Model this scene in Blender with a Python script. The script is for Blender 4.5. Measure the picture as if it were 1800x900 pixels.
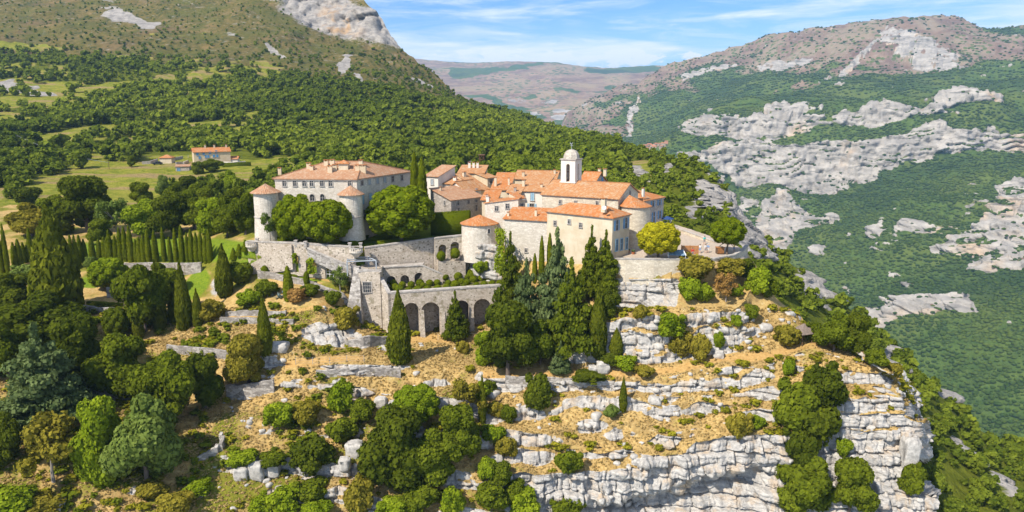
import bpy, bmesh, math, random
import numpy as np
from mathutils import Vector, Matrix
from mathutils.bvhtree import BVHTree
R = math.radians
sc = bpy.context.scene
for o in list(bpy.data.objects): bpy.data.objects.remove(o, do_unlink=True)
COL = sc.collection
# ---------------------------------------------------------------- camera, sky, sun, exposure
FPX, HORIZ = 1285.0, 190.0                 # focal length and eye level in photo pixels (1800 x 900)
TH = math.atan((450 - HORIZ) / FPX)        # downward tilt of the camera
cam = bpy.data.cameras.new('camera'); cam.sensor_width = 36; cam.lens = 36 * FPX / 1800
cam.clip_start = 1; cam.clip_end = 60000
camo = bpy.data.objects.new('camera', cam); COL.objects.link(camo)
camo.rotation_euler = (math.pi / 2 - TH, 0, 0); sc.camera = camo
SUN_EL, SUN_AZ = 47.0, 223.0               # azimuth of the sun, clockwise from +Y (away from camera)
sv = Vector((math.sin(R(SUN_AZ)) * math.cos(R(SUN_EL)), math.cos(R(SUN_AZ)) * math.cos(R(SUN_EL)), math.sin(R(SUN_EL))))
sl = bpy.data.lights.new('sun', 'SUN'); sl.energy = 4.9; sl.angle = R(0.5); sl.color = (1, .93, .82)
so = bpy.data.objects.new('sun', sl); COL.objects.link(so); so.rotation_euler = (-sv).to_track_quat('-Z', 'Y').to_euler()
so.location = (0, 0, 300)
sc.view_settings.view_transform = 'Standard'; sc.view_settings.look = 'None'
sc.view_settings.exposure = 0.42; sc.view_settings.gamma = 1; sc.view_settings.use_curve_mapping = False
sc.render.engine = 'CYCLES'
sc.cycles.use_denoising = True; sc.cycles.max_bounces = 6; sc.cycles.diffuse_bounces = 3; sc.cycles.transparent_max_bounces = 8
sc.cycles.volume_bounces = 0; sc.cycles.transmission_bounces = 3; sc.cycles.glossy_bounces = 2
w = bpy.data.worlds.new('World'); sc.world = w; w.use_nodes = True
nt = w.node_tree; nt.nodes.clear()
def wn(t, **k):
    n = nt.nodes.new(t)
    for a, b in k.items(): setattr(n, a, b)
    return n
WL = nt.links.new
sky = wn('ShaderNodeTexSky', sky_type='NISHITA', sun_disc=False, sun_elevation=R(SUN_EL), sun_rotation=R(SUN_AZ), air_density=1.0, dust_density=0.15, ozone_density=4.0, altitude=900)
bg = wn('ShaderNodeBackground'); bg.inputs[1].default_value = 0.112; tn = wn('ShaderNodeMix', data_type='RGBA', blend_type='MULTIPLY'); tn.inputs['Factor'].default_value = 1; WL(sky.outputs[0], tn.inputs[6]); tn.inputs[7].default_value = (.56, .80, 1.06, 1); WL(tn.outputs[2], bg.inputs[0])
cl = wn('ShaderNodeBackground'); cl.inputs[0].default_value = (.88, .94, 1, 1); cl.inputs[1].default_value = 0.92
tc = wn('ShaderNodeTexCoord')
def cloudmask(scale, rot, lo, hi, nscale, det, dist, off=(0, 0, 0)):
    mp = wn('ShaderNodeMapping'); mp.inputs['Scale'].default_value = scale; mp.inputs['Rotation'].default_value = rot; mp.inputs['Location'].default_value = off
    no = wn('ShaderNodeTexNoise'); no.inputs['Scale'].default_value = nscale; no.inputs['Detail'].default_value = det; no.inputs['Distortion'].default_value = dist; no.inputs['Roughness'].default_value = .6
    mr = wn('ShaderNodeMapRange', interpolation_type='SMOOTHSTEP'); mr.inputs[1].default_value = lo; mr.inputs[2].default_value = hi
    WL(tc.outputs['Generated'], mp.inputs[0]); WL(mp.outputs[0], no.inputs[0]); WL(no.outputs[0], mr.inputs[0]); return mr.outputs[0]
c1 = cloudmask((1.0, 1.0, 9.0), (0, R(9), 0), .44, .66, 2.6, 8, .6, (.55, .2, .1))       # long cirrus bands
c2 = cloudmask((2.2, 2.2, 14.0), (0, R(14), 0), .42, .74, 3.5, 8, 1.2, (.3, 1.2, 0))     # finer wisps
sp = wn('ShaderNodeSeparateXYZ'); WL(tc.outputs['Generated'], sp.inputs[0])
def wmath(op, a, b=None, clamp=False):
    n = wn('ShaderNodeMath', operation=op, use_clamp=clamp)
    for i, v in enumerate((a, b)):
        if v is None: continue
        if hasattr(v, 'links'): WL(v, n.inputs[i])
        else: n.inputs[i].default_value = v
    return n.outputs[0]
veil = wn('ShaderNodeMapRange', interpolation_type='SMOOTHSTEP'); veil.inputs[1].default_value = .14; veil.inputs[2].default_value = .04
veil.inputs[3].default_value = 0; veil.inputs[4].default_value = .22; WL(sp.outputs[2], veil.inputs[0])
cum = cloudmask((1, 1, 2.2), (0, 0, 0), .52, .60, 16, 6, .2, (.13, 0, .02))               # a few small cumulus on the far rim
lowb = wn('ShaderNodeMapRange', interpolation_type='SMOOTHSTEP'); lowb.inputs[1].default_value = .078; lowb.inputs[2].default_value = .066; WL(sp.outputs[2], lowb.inputs[0])
m = wmath('ADD', wmath('MULTIPLY', c1, .85), wmath('MULTIPLY', c2, .5), True)
m = wmath('ADD', wmath('MULTIPLY', m, .85), veil.outputs[0], True)
m = wmath('ADD', m, wmath('MULTIPLY', cum, lowb.outputs[0]), True)
mx = wn('ShaderNodeMixShader'); WL(m, mx.inputs[0]); WL(bg.outputs[0], mx.inputs[1]); WL(cl.outputs[0], mx.inputs[2])
wo = wn('ShaderNodeOutputWorld'); WL(mx.outputs[0], wo.inputs[0])

# ---------------------------------------------------------------- helpers
CT, ST = math.cos(TH), math.sin(TH)
def ray(px, py):
    a, b = (px - 900) / FPX, (450 - py) / FPX
    return np.array([a, CT + b * ST, -ST + b * CT])
def P(px, py, D):                          # the point D metres in front of the camera seen at a photo pixel
    d = ray(px, py); return Vector(d * (D / d[1]))
def Pz(px, py, z):                         # the point at height z seen at a photo pixel
    d = ray(px, py); return Vector(d * (z / d[2]))
def Pv(px, py, D):                         # vectorised P
    a, b = (px - 900) / FPX, (450 - py) / FPX
    dy = CT + b * ST; dz = -ST + b * CT
    return np.stack([a * D / dy, D, dz * D / dy], -1)
def proj(p):
    x, y, z = p[..., 0], p[..., 1], p[..., 2]
    f = y * CT - z * ST; u = y * ST + z * CT
    return 900 + FPX * x / f, 450 - FPX * u / f
def sstep(a, b, x):
    t = np.clip((x - a) / (b - a), 0, 1); return t * t * (3 - 2 * t)
def h3(ix, iy, iz, s):
    h = (ix.astype(np.int64) * 374761393 + iy.astype(np.int64) * 668265263 + iz.astype(np.int64) * 2147483647 + s * 1274126177) & 0xFFFFFFFF
    h = ((h ^ (h >> 13)) * 1274126177) & 0xFFFFFFFF
    h = ((h ^ (h >> 15)) * 2246822519) & 0xFFFFFFFF
    return ((h ^ (h >> 16)) & 0xFFFFFF) / float(0x1000000)
def vn(x, y, z=None, s=0):                 # value noise -1..1
    if z is None: z = np.zeros_like(x)
    ix, iy, iz = np.floor(x), np.floor(y), np.floor(z)
    fx, fy, fz = x - ix, y - iy, z - iz
    fx, fy, fz = (t * t * t * (t * (t * 6 - 15) + 10) for t in (fx, fy, fz))
    r = 0
    for a in (0, 1):
        for b in (0, 1):
            for c in (0, 1):
                r = r + h3(ix + a, iy + b, iz + c, s) * (fx if a else 1 - fx) * (fy if b else 1 - fy) * (fz if c else 1 - fz)
    return r * 2 - 1
def fbm(x, y, z=None, s=0, o=4, g=.5):
    r, a, t = 0, 1, 0
    for k in range(o):
        f = 2 ** k
        r = r + a * vn(x * f + 17.3 * k, y * f - 9.1 * k, None if z is None else z * f, s + k); t += a; a *= g
    return r / t
def tag(o, label=None, cat=None, group=None, kind=None):
    if cat and not kind: kind = 'thing'
    if label: o['label'] = label
    if cat: o['category'] = cat
    if group: o['group'] = group
    if kind: o['kind'] = kind
    return o
def link(name, me, mat=None, parent=None):
    o = bpy.data.objects.new(name, me); COL.objects.link(o)
    if mat and not me.materials: me.materials.append(mat)
    if parent: o.parent = parent
    return o
def empty(name, loc, rz=0):
    o = bpy.data.objects.new(name, None); COL.objects.link(o); o.location = loc; o.rotation_euler = (0, 0, rz); o.empty_display_size = .5; return o
def npmesh(name, V, F, mat=None, smooth=False, attrs=None):
    me = bpy.data.meshes.new(name); V = np.asarray(V, np.float32); F = np.asarray(F, np.int32); k = F.shape[1]
    me.vertices.add(len(V)); me.vertices.foreach_set('co', V.ravel())
    me.loops.add(F.size); me.loops.foreach_set('vertex_index', F.ravel())
    me.polygons.add(len(F)); me.polygons.foreach_set('loop_start', np.arange(0, F.size, k, dtype=np.int32))
    if smooth: me.polygons.foreach_set('use_smooth', np.ones(len(F), bool))
    for n, a in (attrs or {}).items():
        at = me.attributes.new(n, 'FLOAT', 'POINT'); at.data.foreach_set('value', np.asarray(a, np.float32).ravel())
    me.update(calc_edges=True)
    if mat: me.materials.append(mat)
    return me
def gridF(nv, nu):
    i = np.arange(nv * nu).reshape(nv, nu)
    return np.stack([i[1:, :-1], i[1:, 1:], i[:-1, 1:], i[:-1, :-1]], -1).reshape(-1, 4)
class M:                                   # a small node-material writer
    def __init__(s, name):
        s.m = bpy.data.materials.new(name); s.m.use_nodes = True; s.t = s.m.node_tree; s.t.nodes.clear()
    def n(s, t, ins=None, **k):
        n = s.t.nodes.new(t)
        for a, b in k.items(): setattr(n, a, b)
        for a, b in (ins or {}).items(): s.put(n.inputs[a], b)
        return n
    def put(s, i, v):
        if hasattr(v, 'links'): s.t.links.new(v, i)
        elif isinstance(v, (tuple, list)) and len(v) == 3 and i.type == 'RGBA': i.default_value = (*v, 1)
        else: i.default_value = v
    def attr(s, name): return s.n('ShaderNodeAttribute', attribute_name=name).outputs['Fac']
    def obj(s): return s.n('ShaderNodeTexCoord').outputs['Object']
    def geo(s): return s.n('ShaderNodeNewGeometry').outputs['Position']
    def rand(s): return s.n('ShaderNodeObjectInfo').outputs['Random']
    def map(s, v, scale=(1, 1, 1), rot=(0, 0, 0)): return s.n('ShaderNodeMapping', {0: v, 'Scale': scale, 'Rotation': rot}).outputs[0]
    def noise(s, v, scale, det=4, rough=.6, dist=0): return s.n('ShaderNodeTexNoise', {'Vector': v, 'Scale': scale, 'Detail': det, 'Roughness': rough, 'Distortion': dist}).outputs[0]
    def voro(s, v, scale, feature='F1', out='Distance', rnd=1.0): return s.n('ShaderNodeTexVoronoi', {'Vector': v, 'Scale': scale, 'Randomness': rnd}, feature=feature).outputs[out]
    def rng(s, v, a, b, c=0, d=1): return s.n('ShaderNodeMapRange', {0: v, 1: a, 2: b, 3: c, 4: d}, interpolation_type='SMOOTHSTEP').outputs[0]
    def mix(s, f, a, b, mode='MIX'):
        n = s.n('ShaderNodeMix', data_type='RGBA', blend_type=mode, clamp_factor=True)
        s.put(n.inputs['Factor'], f); s.put(n.inputs[6], a); s.put(n.inputs[7], b); return n.outputs[2]
    def math(s, op, a, b=0.0, cl=False): return s.n('ShaderNodeMath', {0: a, 1: b}, operation=op, use_clamp=cl).outputs[0]
    def bump(s, h, st=.5, d=.1, nrm=None):
        n = s.n('ShaderNodeBump', {'Height': h, 'Strength': st, 'Distance': d})
        if nrm: s.put(n.inputs['Normal'], nrm)
        return n.outputs[0]
    def out(s, sh): s.t.links.new(sh, s.n('ShaderNodeOutputMaterial').inputs[0]); return s.m
    def pbr(s, col, rough=.85, nrm=None, spec=.25, metal=0):
        n = s.n('ShaderNodeBsdfPrincipled', {'Base Color': col, 'Roughness': rough, 'Specular IOR Level': spec, 'Metallic': metal})
        if nrm: s.put(n.inputs['Normal'], nrm)
        return s.out(n.outputs[0])
# ---------------------------------------------------------------- terrain: lofted through rows of (photo px, photo py, metres away)
E = [(1330,470,138),(1361,522,133),(1420,568,128),(1500,598,122),(1560,632,116),(1610,690,113),(1660,760,112)]
def edge(k): return [(x, y + 3 * k, d - 1.2 * k) for x, y, d in E]
ROWA = [
 [(-150,360,225),(300,360,232),(450,362,196),(900,366,192),(1100,380,172),(1180,392,163),(1250,415,152),(1312,440,139)]+edge(0),
 [(-150,405,188),(300,405,186),(430,408,161),(450,408,157),(900,410,157),(1100,420,147),(1180,420,147),(1250,428,143),(1312,446,136)]+edge(1),
 [(-150,430,172),(300,430,171),(425,430,150),(433,430,147),(525,432,142.4),(622,439,139.9),(640,438,144.2),(822,418,151.4),(833,432,146),(878,432,145),(890,450,143.5),(960,462,140),(1040,466,132),(1075,457,130.4),(1200,456,128),(1260,460,129),(1300,455,133),(1314,450,135.5)]+edge(2),
 [(-150,470,157),(300,462,160),(420,470,148),(450,481,145),(600,487,140.5),(640,487,143.8),(690,489,145.6),(822,486,151),(833,482,145),(878,482,143.6),(890,480,142),(960,492,136.5),(1040,494,130),(1075,478,129),(1104,493,127.5),(1139,493,127),(1190,487,127),(1260,490,128),(1300,478,132),(1314,465,135)]+edge(3),
 [(-150,512,145),(300,505,150),(440,495,143),(500,505,139),(600,520,136),(640,525,140),(690,527,144),(822,525,147.5),(850,515,145),(890,512,142),(960,515,135),(1060,520,128.5),(1090,538,126.5),(1124,535,126),(1153,516,126),(1193,508,126.5),(1260,515,127),(1310,500,131)]+edge(4),
 [(-150,532,140),(300,528,144),(430,525,137.5),(500,528,134.5),(560,533,132.5),(605,552,133.5),(640,560,138),(690,578,141.5),(780,576,142),(850,564,142.5),(890,548,138),(960,545,131.5),(1071,552,123.5),(1150,545,122.5),(1202,540,122.5),(1303,525,126)]+edge(5),
 [(-150,552,135),(300,548,139),(430,550,134),(500,548,131.5),(560,552,130.5),(605,575,131),(640,575,132.5),(690,590,133.5),(780,588,134.5),(850,575,136),(890,570,136),(960,570,129),(1071,564,121.5),(1150,561,120.5),(1202,558,120.5),(1237,550,121),(1303,541,122)]+edge(6),
 [(-150,605,126),(100,600,127),(290,600,130),(420,600,126.5),(480,600,125),(560,605,124.5),(640,600,126.5),(690,612,129),(780,608,131),(850,600,132),(890,605,129),(960,640,121),(1040,648,119.8),(1098,622,119.8),(1124,637,118.6),(1179,638,118.3),(1240,625,118.8),(1306,622,118.6),(1358,610,119.2),(1420,600,119.5),(1460,606,118),(1500,618,116.3),(1560,652,111.5),(1610,712,108),(1660,780,107)],
 [(-150,622,122),(290,612,126.5),(400,632,120),(480,632,120.5),(520,640,119.5),(600,643,119),(680,638,120),(720,640,121),(800,640,124),(870,662,118.5),(973,664,117.5),(1037,672,116.5),(1097,672,116),(1143,672,115.5),(1183,660,115.6),(1223,645,116),(1290,645,115.5),(1350,640,115.3),(1424,613,116.6),(1475,622,114.8),(1533,640,112),(1560,656,111),(1610,716,107.8),(1660,784,106.8)],
 [(-150,642,119),(290,640,123),(400,650,119),(480,655,119),(600,660,118),(720,662,119.5),(870,690,117),(973,690,116.5),(1050,690,115.6),(1143,697,114.5),(1183,690,114.5),(1300,685,114),(1350,672,114),(1424,650,114),(1471,648,113),(1533,655,111),(1560,668,110.3),(1610,720,107.6),(1660,788,106.6)],
 [(-150,690,111),(290,682,117),(390,682,117),(480,675,117),(600,680,116),(720,690,115),(870,700,115.5),(973,700,115),(1050,698,114.6),(1143,705,113.6),(1183,697,113.4),(1300,690,113.2),(1350,680,112.8),(1424,658,112.8),(1471,656,112),(1560,680,109.5),(1610,725,107.4),(1660,792,106.4)],
 [(-150,712,109),(290,702,115.5),(390,702,116),(480,705,114.5),(600,705,114.5),(720,715,113.5),(870,735,112.5),(940,750,111.5),(1037,757,111),(1097,748,111.2),(1183,733,112),(1260,725,112),(1330,712,111.8),(1424,690,110.5),(1471,690,110),(1560,702,109),(1610,730,107.2),(1660,796,106.2)],
 [(-150,752,103),(290,742,108.5),(480,742,109),(600,742,109.5),(720,750,109.5),(893,764,110),(967,772,109),(1023,783,108.8),(1080,786,108.3),(1133,774,108.6),(1190,758,109.3),(1260,740,110),(1317,722,110.5),(1424,705,109.2),(1471,705,109),(1560,714,108.2),(1610,736,107),(1660,800,106)],
 [(-150,780,100.5),(290,770,106),(480,768,107.5),(600,772,108),(720,780,107.5),(910,800,107.5),(983,798,107.8),(1037,808,107.3),(1117,800,107.3),(1183,783,108),(1217,772,108.6),(1260,750,109.2),(1317,740,109.3),(1424,745,108),(1471,745,108),(1560,747,107.6),(1610,752,107),(1660,808,106)],
 [(-150,812,97),(290,800,102),(480,800,104),(600,805,103.5),(720,815,104),(913,840,104),(1000,830,105),(1083,820,105.6),(1133,813,106),(1203,794,106.6),(1230,778,107.5),(1350,767,107),(1424,765,107),(1471,753,107.3),(1560,755,107.2),(1610,760,106.8),(1660,816,105.5)],
 [(-150,842,95),(290,830,100),(480,835,102.5),(600,840,102),(720,848,102.5),(913,870,103),(1017,884,103.8),(1083,884,104.6),(1117,870,105),(1183,857,105.4),(1213,840,105.8),(1313,823,105.8),(1350,812,105.9),(1424,810,106),(1471,795,106.7),(1560,798,106.7),(1610,812,106.5),(1660,850,105)],
 [(-150,855,93.5),(290,845,98.5),(480,850,101),(600,856,100.5),(720,865,101),(913,885,102),(1017,892,106.3),(1083,892,107.6),(1117,880,108.2),(1183,868,108.7),(1213,851,109),(1313,833,108.8),(1350,820,107.2),(1424,818,107),(1471,803,106),(1560,806,106),(1610,820,105.5),(1660,860,104)],
 [(-150,965,86.5),(290,965,90),(480,965,93),(600,965,94),(720,965,94.5),(913,965,97),(1017,965,102.5),(1183,965,103.5),(1350,965,102.5),(1424,965,101.5),(1560,965,100),(1660,965,99)],
]
ROWB = [
 [(-250,-90,1400),(300,-90,1300),(600,-60,1200),(640,-5,1100),(690,75,1050),(740,115,1000),(800,165,920),(850,195,870),(950,225,760),(1050,250,580),(1130,265,430),(1200,280,330),(1262,303,290),(1285,330,275),(1300,370,265),(1318,420,250),(1400,468,240),(1500,545,232),(1580,625,215),(1640,680,205),(1690,740,200),(1750,775,195),(1950,810,185)],
 [(-250,0,1150),(300,0,1120),(480,5,1090),(600,72,1030),(690,100,1000),(740,135,930),(800,180,840),(900,220,700),(1000,250,520),(1100,272,380),(1200,300,300),(1262,330,268),(1300,400,245),(1330,440,225),(1400,500,215),(1500,580,205),(1600,670,185),(1700,770,172),(1800,830,165),(1950,850,160)],
 [(-250,100,780),(300,100,800),(600,120,830),(700,150,760),(800,200,640),(900,240,520),(1000,268,410),(1100,295,320),(1200,330,262),(1280,380,232),(1320,450,190),(1400,540,180),(1500,620,175),(1600,720,160),(1700,830,148),(1800,890,142),(1950,910,138)],
 [(-250,180,540),(300,180,560),(600,190,560),(800,235,470),(900,265,400),(1000,290,330),(1100,320,270),(1200,360,235),(1280,420,200),(1320,500,165),(1400,600,160),(1500,680,155),(1600,790,145),(1700,900,132),(1950,970,120)],
 [(-250,235,430),(300,240,430),(600,250,430),(800,270,370),(1000,310,290),(1200,390,200),(1280,450,170),(1320,540,150),(1400,640,150),(1500,720,148),(1600,850,135),(1700,960,120),(1950,1000,115)],
 [(-250,300,300),(300,300,315),(600,290,330),(800,300,310),(1000,330,250),(1200,420,175),(1280,480,160),(1320,560,148),(1400,690,145),(1500,800,140),(1600,940,128),(1950,1020,112)],
 [(-250,340,248),(300,345,258),(600,340,250),(900,345,235),(1000,362,215),(1200,450,170),(1280,510,158),(1320,600,147),(1400,730,143),(1500,860,138),(1600,980,126),(1950,1040,110)],
 [(-250,374,216),(300,374,219),(450,385,200),(900,400,185),(1100,410,175),(1200,480,165),(1280,560,156),(1320,660,146),(1400,800,142),(1500,960,135),(1600,1040,124),(1950,1100,108)],
]
ROWM = [
 [(850,262,3500),(900,250,3600),(990,215,3700),(1050,172,3800),(1140,122,3800),(1200,105,3700),(1300,78,3600),(1400,45,3500),(1500,32,3400),(1570,20,3300),(1640,11,3250),(1700,28,3250),(1760,45,3200),(1800,48,3150),(2000,70,3000)],
 [(850,270,2950),(900,262,3000),(1000,245,3000),(1100,200,3100),(1200,165,3000),(1300,150,2900),(1400,120,2800),(1500,95,2800),(1640,80,2800),(1800,100,2600),(2000,110,2500)],
 [(850,280,2500),(900,275,2500),(1000,262,2500),(1100,250,2500),(1200,215,2450),(1300,190,2350),(1400,180,2300),(1500,175,2250),(1600,165,2200),(1700,150,2150),(1800,140,2100),(2000,140,2000)],
 [(850,290,2300),(900,285,2300),(1100,268,2200),(1215,235,2080),(1260,198,2050),(1350,187,2000),(1420,192,1980),(1530,195,1950),(1600,190,1900),(1690,165,1880),(1750,165,1860),(1800,180,1820),(2000,180,1750)],
 [(850,305,2250),(900,300,2250),(1100,280,2150),(1210,242,2050),(1300,228,2020),(1400,215,1970),(1500,225,1935),(1600,212,1890),(1700,190,1870),(1800,195,1810),(2000,195,1740)],
 [(850,320,2200),(900,310,2200),(1100,285,2080),(1200,262,2000),(1300,245,1960),(1400,240,1900),(1500,245,1850),(1570,240,1820),(1640,235,1790),(1720,228,1760),(1800,232,1740),(2000,232,1650)],
 [(850,340,2150),(900,330,2150),(1100,310,2030),(1200,290,1950),(1290,338,1900),(1350,330,1860),(1480,330,1790),(1550,300,1770),(1650,278,1750),(1720,272,1730),(1800,260,1710),(2000,255,1630)],
 [(850,410,1950),(1100,400,1900),(1300,370,1780),(1400,365,1700),(1500,350,1650),(1600,320,1600),(1700,300,1560),(1800,290,1500),(2000,280,1450)],
 [(850,490,1850),(1100,480,1800),(1300,430,1600),(1400,450,1480),(1500,440,1420),(1600,400,1400),(1700,380,1350),(1800,370,1300),(2000,360,1250)],
 [(850,580,1500),(1300,560,1450),(1500,530,1250),(1600,510,1200),(1700,500,1150),(1800,490,1100),(2000,480,1050)],
 [(850,720,1300),(1300,700,1250),(1500,620,1080),(1700,600,980),(1800,590,940),(2000,580,900)],
 [(850,900,1050),(1300,900,1000),(1500,800,900),(1700,780,820),(1800,760,780),(2000,740,750)],
 [(850,1000,900),(1300,1000,850),(1700,960,700),(2000,930,640)],
]
ROWF = [
 [(560,118,8200),(700,105,8000),(740,105,8000),(850,111,7800),(950,110,7600),(1000,113,7500),(1060,122,7600),(1100,117,7800),(1130,117,7800),(1300,112,8000)],
 [(560,130,7000),(700,124,7000),(850,135,6600),(1000,138,6400),(1060,140,6400),(1140,136,6400),(1300,130,6500)],
 [(560,165,6000),(700,150,6000),(850,170,5600),(1000,180,5200),(1140,170,5200),(1300,165,5200)],
 [(560,210,5200),(700,200,5000),(850,205,4800),(1000,235,4300),(1140,250,4000),(1300,250,4000)],
 [(560,280,4200),(850,290,4000),(1300,320,3600)],
]
def loft(rows, x0, x1, step, smoothx=0, smoothv=0, vstep=None):
    U = np.arange(x0, x1 + step * .5, step); n = len(U); vstep = vstep or step
    Y = np.array([np.interp(U, [p[0] for p in r], [p[1] for p in r]) for r in rows])
    L = np.array([np.interp(U, [p[0] for p in r], [math.log(p[2]) for p in r]) for r in rows])
    if smoothx:
        k = np.exp(-.5 * (np.arange(-3 * smoothx, 3 * smoothx + 1) / smoothx) ** 2); k /= k.sum(); h = len(k) // 2
        for A in (Y, L):
            for i in range(len(A)): A[i] = np.convolve(np.pad(A[i], h, mode='reflect', reflect_type='odd'), k, 'valid')
    for i in range(1, len(Y)): Y[i] = np.maximum(Y[i], Y[i - 1] + .6)
    GY, GL, GV = [], [], []
    for i in range(len(rows) - 1):
        m = max(2, int(np.ceil(np.percentile(Y[i + 1] - Y[i], 70) / vstep)))
        for j in range(m + (i == len(rows) - 2)):
            t = j / m; GY.append(Y[i] * (1 - t) + Y[i + 1] * t); GL.append(L[i] * (1 - t) + L[i + 1] * t); GV.append(i + t)
    GY, GL = np.array(GY), np.array(GL)
    if smoothv:
        k = np.exp(-.5 * (np.arange(-3 * smoothv, 3 * smoothv + 1) / smoothv) ** 2); k /= k.sum(); h = len(k) // 2
        for j in range(n): GL[:, j] = np.convolve(np.pad(GL[:, j], h, mode='reflect', reflect_type='odd'), k, 'valid')
    GX = np.broadcast_to(U, GY.shape).copy()
    return GX, GY, np.exp(GL), np.array(GV)
def normals(p):
    a = np.gradient(p, axis=0); b = np.gradient(p, axis=1)
    n = np.cross(a, b); n /= np.linalg.norm(n, axis=-1, keepdims=True) + 1e-9
    s = np.where((n * p).sum(-1) > 0, -1, 1)[..., None]     # towards the camera
    return n * s
def inpoly(x, y, poly):
    r = np.zeros(x.shape, bool); j = len(poly) - 1
    for i in range(len(poly)):
        xi, yi = poly[i]; xj, yj = poly[j]
        c = ((yi > y) != (yj > y)) & (x < (xj - xi) * (y - yi) / (yj - yi + 1e-9) + xi); r ^= c; j = i
    return r
def blob(x, y, cx, cy, rx, ry, rot=0):
    c, s = math.cos(R(rot)), math.sin(R(rot)); u = ((x - cx) * c + (y - cy) * s) / rx; v = (-(x - cx) * s + (y - cy) * c) / ry
    return np.clip(1.5 - np.sqrt(u * u + v * v) * 1.0, -1, 1)

def cells(u, v, s):                        # rough block pattern: offset of the block, groove at its joints
    row = np.floor(v); fv = v - row
    uu = u * (.7 + .6 * h3(row, row * 0, row * 0, s)) + 7.7 * h3(row, row * 0, row * 0 + 1, s)
    cidx = np.floor(uu); fu = uu - cidx
    off = h3(cidx, row, row * 0, s + 2)
    g = np.minimum(np.minimum(fu, 1 - fu) * 1.6, np.minimum(fv, 1 - fv))
    return off, g

# near hill: gardens, village platform, ledges and cliffs below
GX, GY, GD, GV = loft(ROWA, -150, 1652, 1.5, smoothx=5)
xb = np.interp(GY, [560,632,651,688,713,737,742,806,822,838,870,900,960], [1700,1561,1562,1576,1586,1589,1606,1612,1590,1600,1640,1700,1700])
GD = GD + 36 * np.clip((GX - xb) / 22, 0, 2) ** 1.6
p = Pv(GX, GY, GD)
n0 = normals(p)
x, y, z = p[..., 0], p[..., 1], p[..., 2]
below = sstep(590, 640, GY) * 1.0                                   # open slopes only, not the gardens
below = np.maximum(below, sstep(1050, 1100, GX) * sstep(545, 560, GY))
left = sstep(430, 330, GX) * sstep(860, 800, GY)
right = sstep(840, 960, GX)
mid = sstep(400, 480, GX) * (1 - right)
outc = np.clip(.25 + fbm(x / 9, y / 9, z / 7, 5) * 1.6, 0, 1)         # where rock breaks out on the left slopes
amp = below * (1 - .85 * left) * np.clip(outc + .6 * right + .45 * mid, 0, 1)
p += (n0 * (fbm(x / 7, y / 7, z / 7, 11, 4) * (.25 + .45 * below))[..., None])
# bedding: the slope climbs in steps
warp = fbm(x / 14, y / 14, None, 21, 3) * 1.3
hh = np.where(right > .5, 1.25, 1.6)
PER = 3.1
q = (p[..., 2] + warp * 1.7 + .9 * fbm(x / 5, y / 5, None, 22, 2)) / PER; fq = q - np.floor(q)
st = np.clip((fq - .5) / .34 + .5, 0, 1)
var_ = .55 + .9 * fbm(x / 11, y / 11, p[..., 2] / 5, 23, 3)
p[..., 2] += amp * np.clip(var_, 0, 1) * .8 * PER * (st - fq)
n1 = normals(p)
steep = 1 - np.abs(n1[..., 2])
rock = sstep(.36, .60, steep + .10 * mid + .07 * right * sstep(660, 780, GY) + .30 * fbm(x / 3.2, y / 3.2, p[..., 2] / 1.8, 31, 4) + .12 * fbm(x / 9, y / 9, p[..., 2] / 6, 32, 3)) * np.clip(below + .3, 0, 1)
jx, jy = 9 * fbm(x / 4, y / 4, z / 3, 33, 3), 7 * fbm(x / 3, y / 3, z / 3, 34, 3)
rb = sstep(1064, 1078, GX + jx) * sstep(1200, 1188, GX + jx) * sstep(486, 494, GY) * sstep(544, 534, GY + jy)      # outcrop under the terrace wall
rb = np.maximum(rb, sstep(822, 828, GX) * sstep(886, 878, GX + jx) * sstep(425, 430, GY) * sstep(514, 500, GY + jy))   # and under the round turret
rb = np.maximum(rb, sstep(.5, .9, blob(GX, GY, 590, 590, 90, 24, 10) + .5 * fbm(x / 4, y / 4, z / 3, 35, 4)))
rb = np.maximum(rb, np.clip(blob(GX, GY, 375, 505, 14, 22), 0, 1))
rock = np.maximum(rock, right * sstep(14.0, 14.3, GV)[:, None] * sstep(16.9, 16.5, GV)[:, None] * .95)
rock = np.maximum(rock, .8 * right * sstep(820, 880, GY) * sstep(-.15, .05, fbm(x / 4, y / 4, z / 2.2, 36, 4)))
rock = np.clip(np.maximum(rock, rb), 0, 1) * (1 - .8 * left)
hd = np.stack([n0[..., 0], n0[..., 1], n0[..., 2] * .3], -1); hd /= np.linalg.norm(hd, axis=-1, keepdims=True)
s_ = x + y * .35 + 1.2 * fbm(x / 5, y / 5, p[..., 2] / 5, 41, 2)
zz = p[..., 2] + .5 * fbm(x / 9, y / 9, None, 43, 2)
o1, g1 = cells(s_ / 2.9, zz / 1.9, 3); o2, g2 = cells((s_ + .5 * vn(x / 2, y / 2, zz / 2, 44)) / 1.15, (zz + .25 * vn(x / 1.5, y / 1.5, None, 45)) / .75, 8)
low = right * sstep(700, 800, GY)
d = low * (1.5 * np.abs(vn(s_ / 3.2, zz / 11, None, 46)) + .8 * np.abs(vn(s_ / 1.3, zz / 6, None, 47)) - .7) - .55 * low * sstep(.75, 1.0, zz / 1.9 - np.floor(zz / 1.9)) + (o1 - .45) * 1.5 - .7 * (1 - sstep(0, .14, g1)) + (o2 - .5) * .42 - .2 * (1 - sstep(0, .2, g2)) + .35 * fbm(x / 2.5, y / 2.5, p[..., 2] / 4, 50, 3) + .18 * fbm(x * 1.3, y * 1.3, p[..., 2] * 1.3, 51, 3)
p += hd * (d * rock * .9)[..., None]
p += n0 * ((1 - rock) * .10 * fbm(x * 1.1, y * 1.1, p[..., 2] * .8, 61, 3))[..., None]
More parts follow.
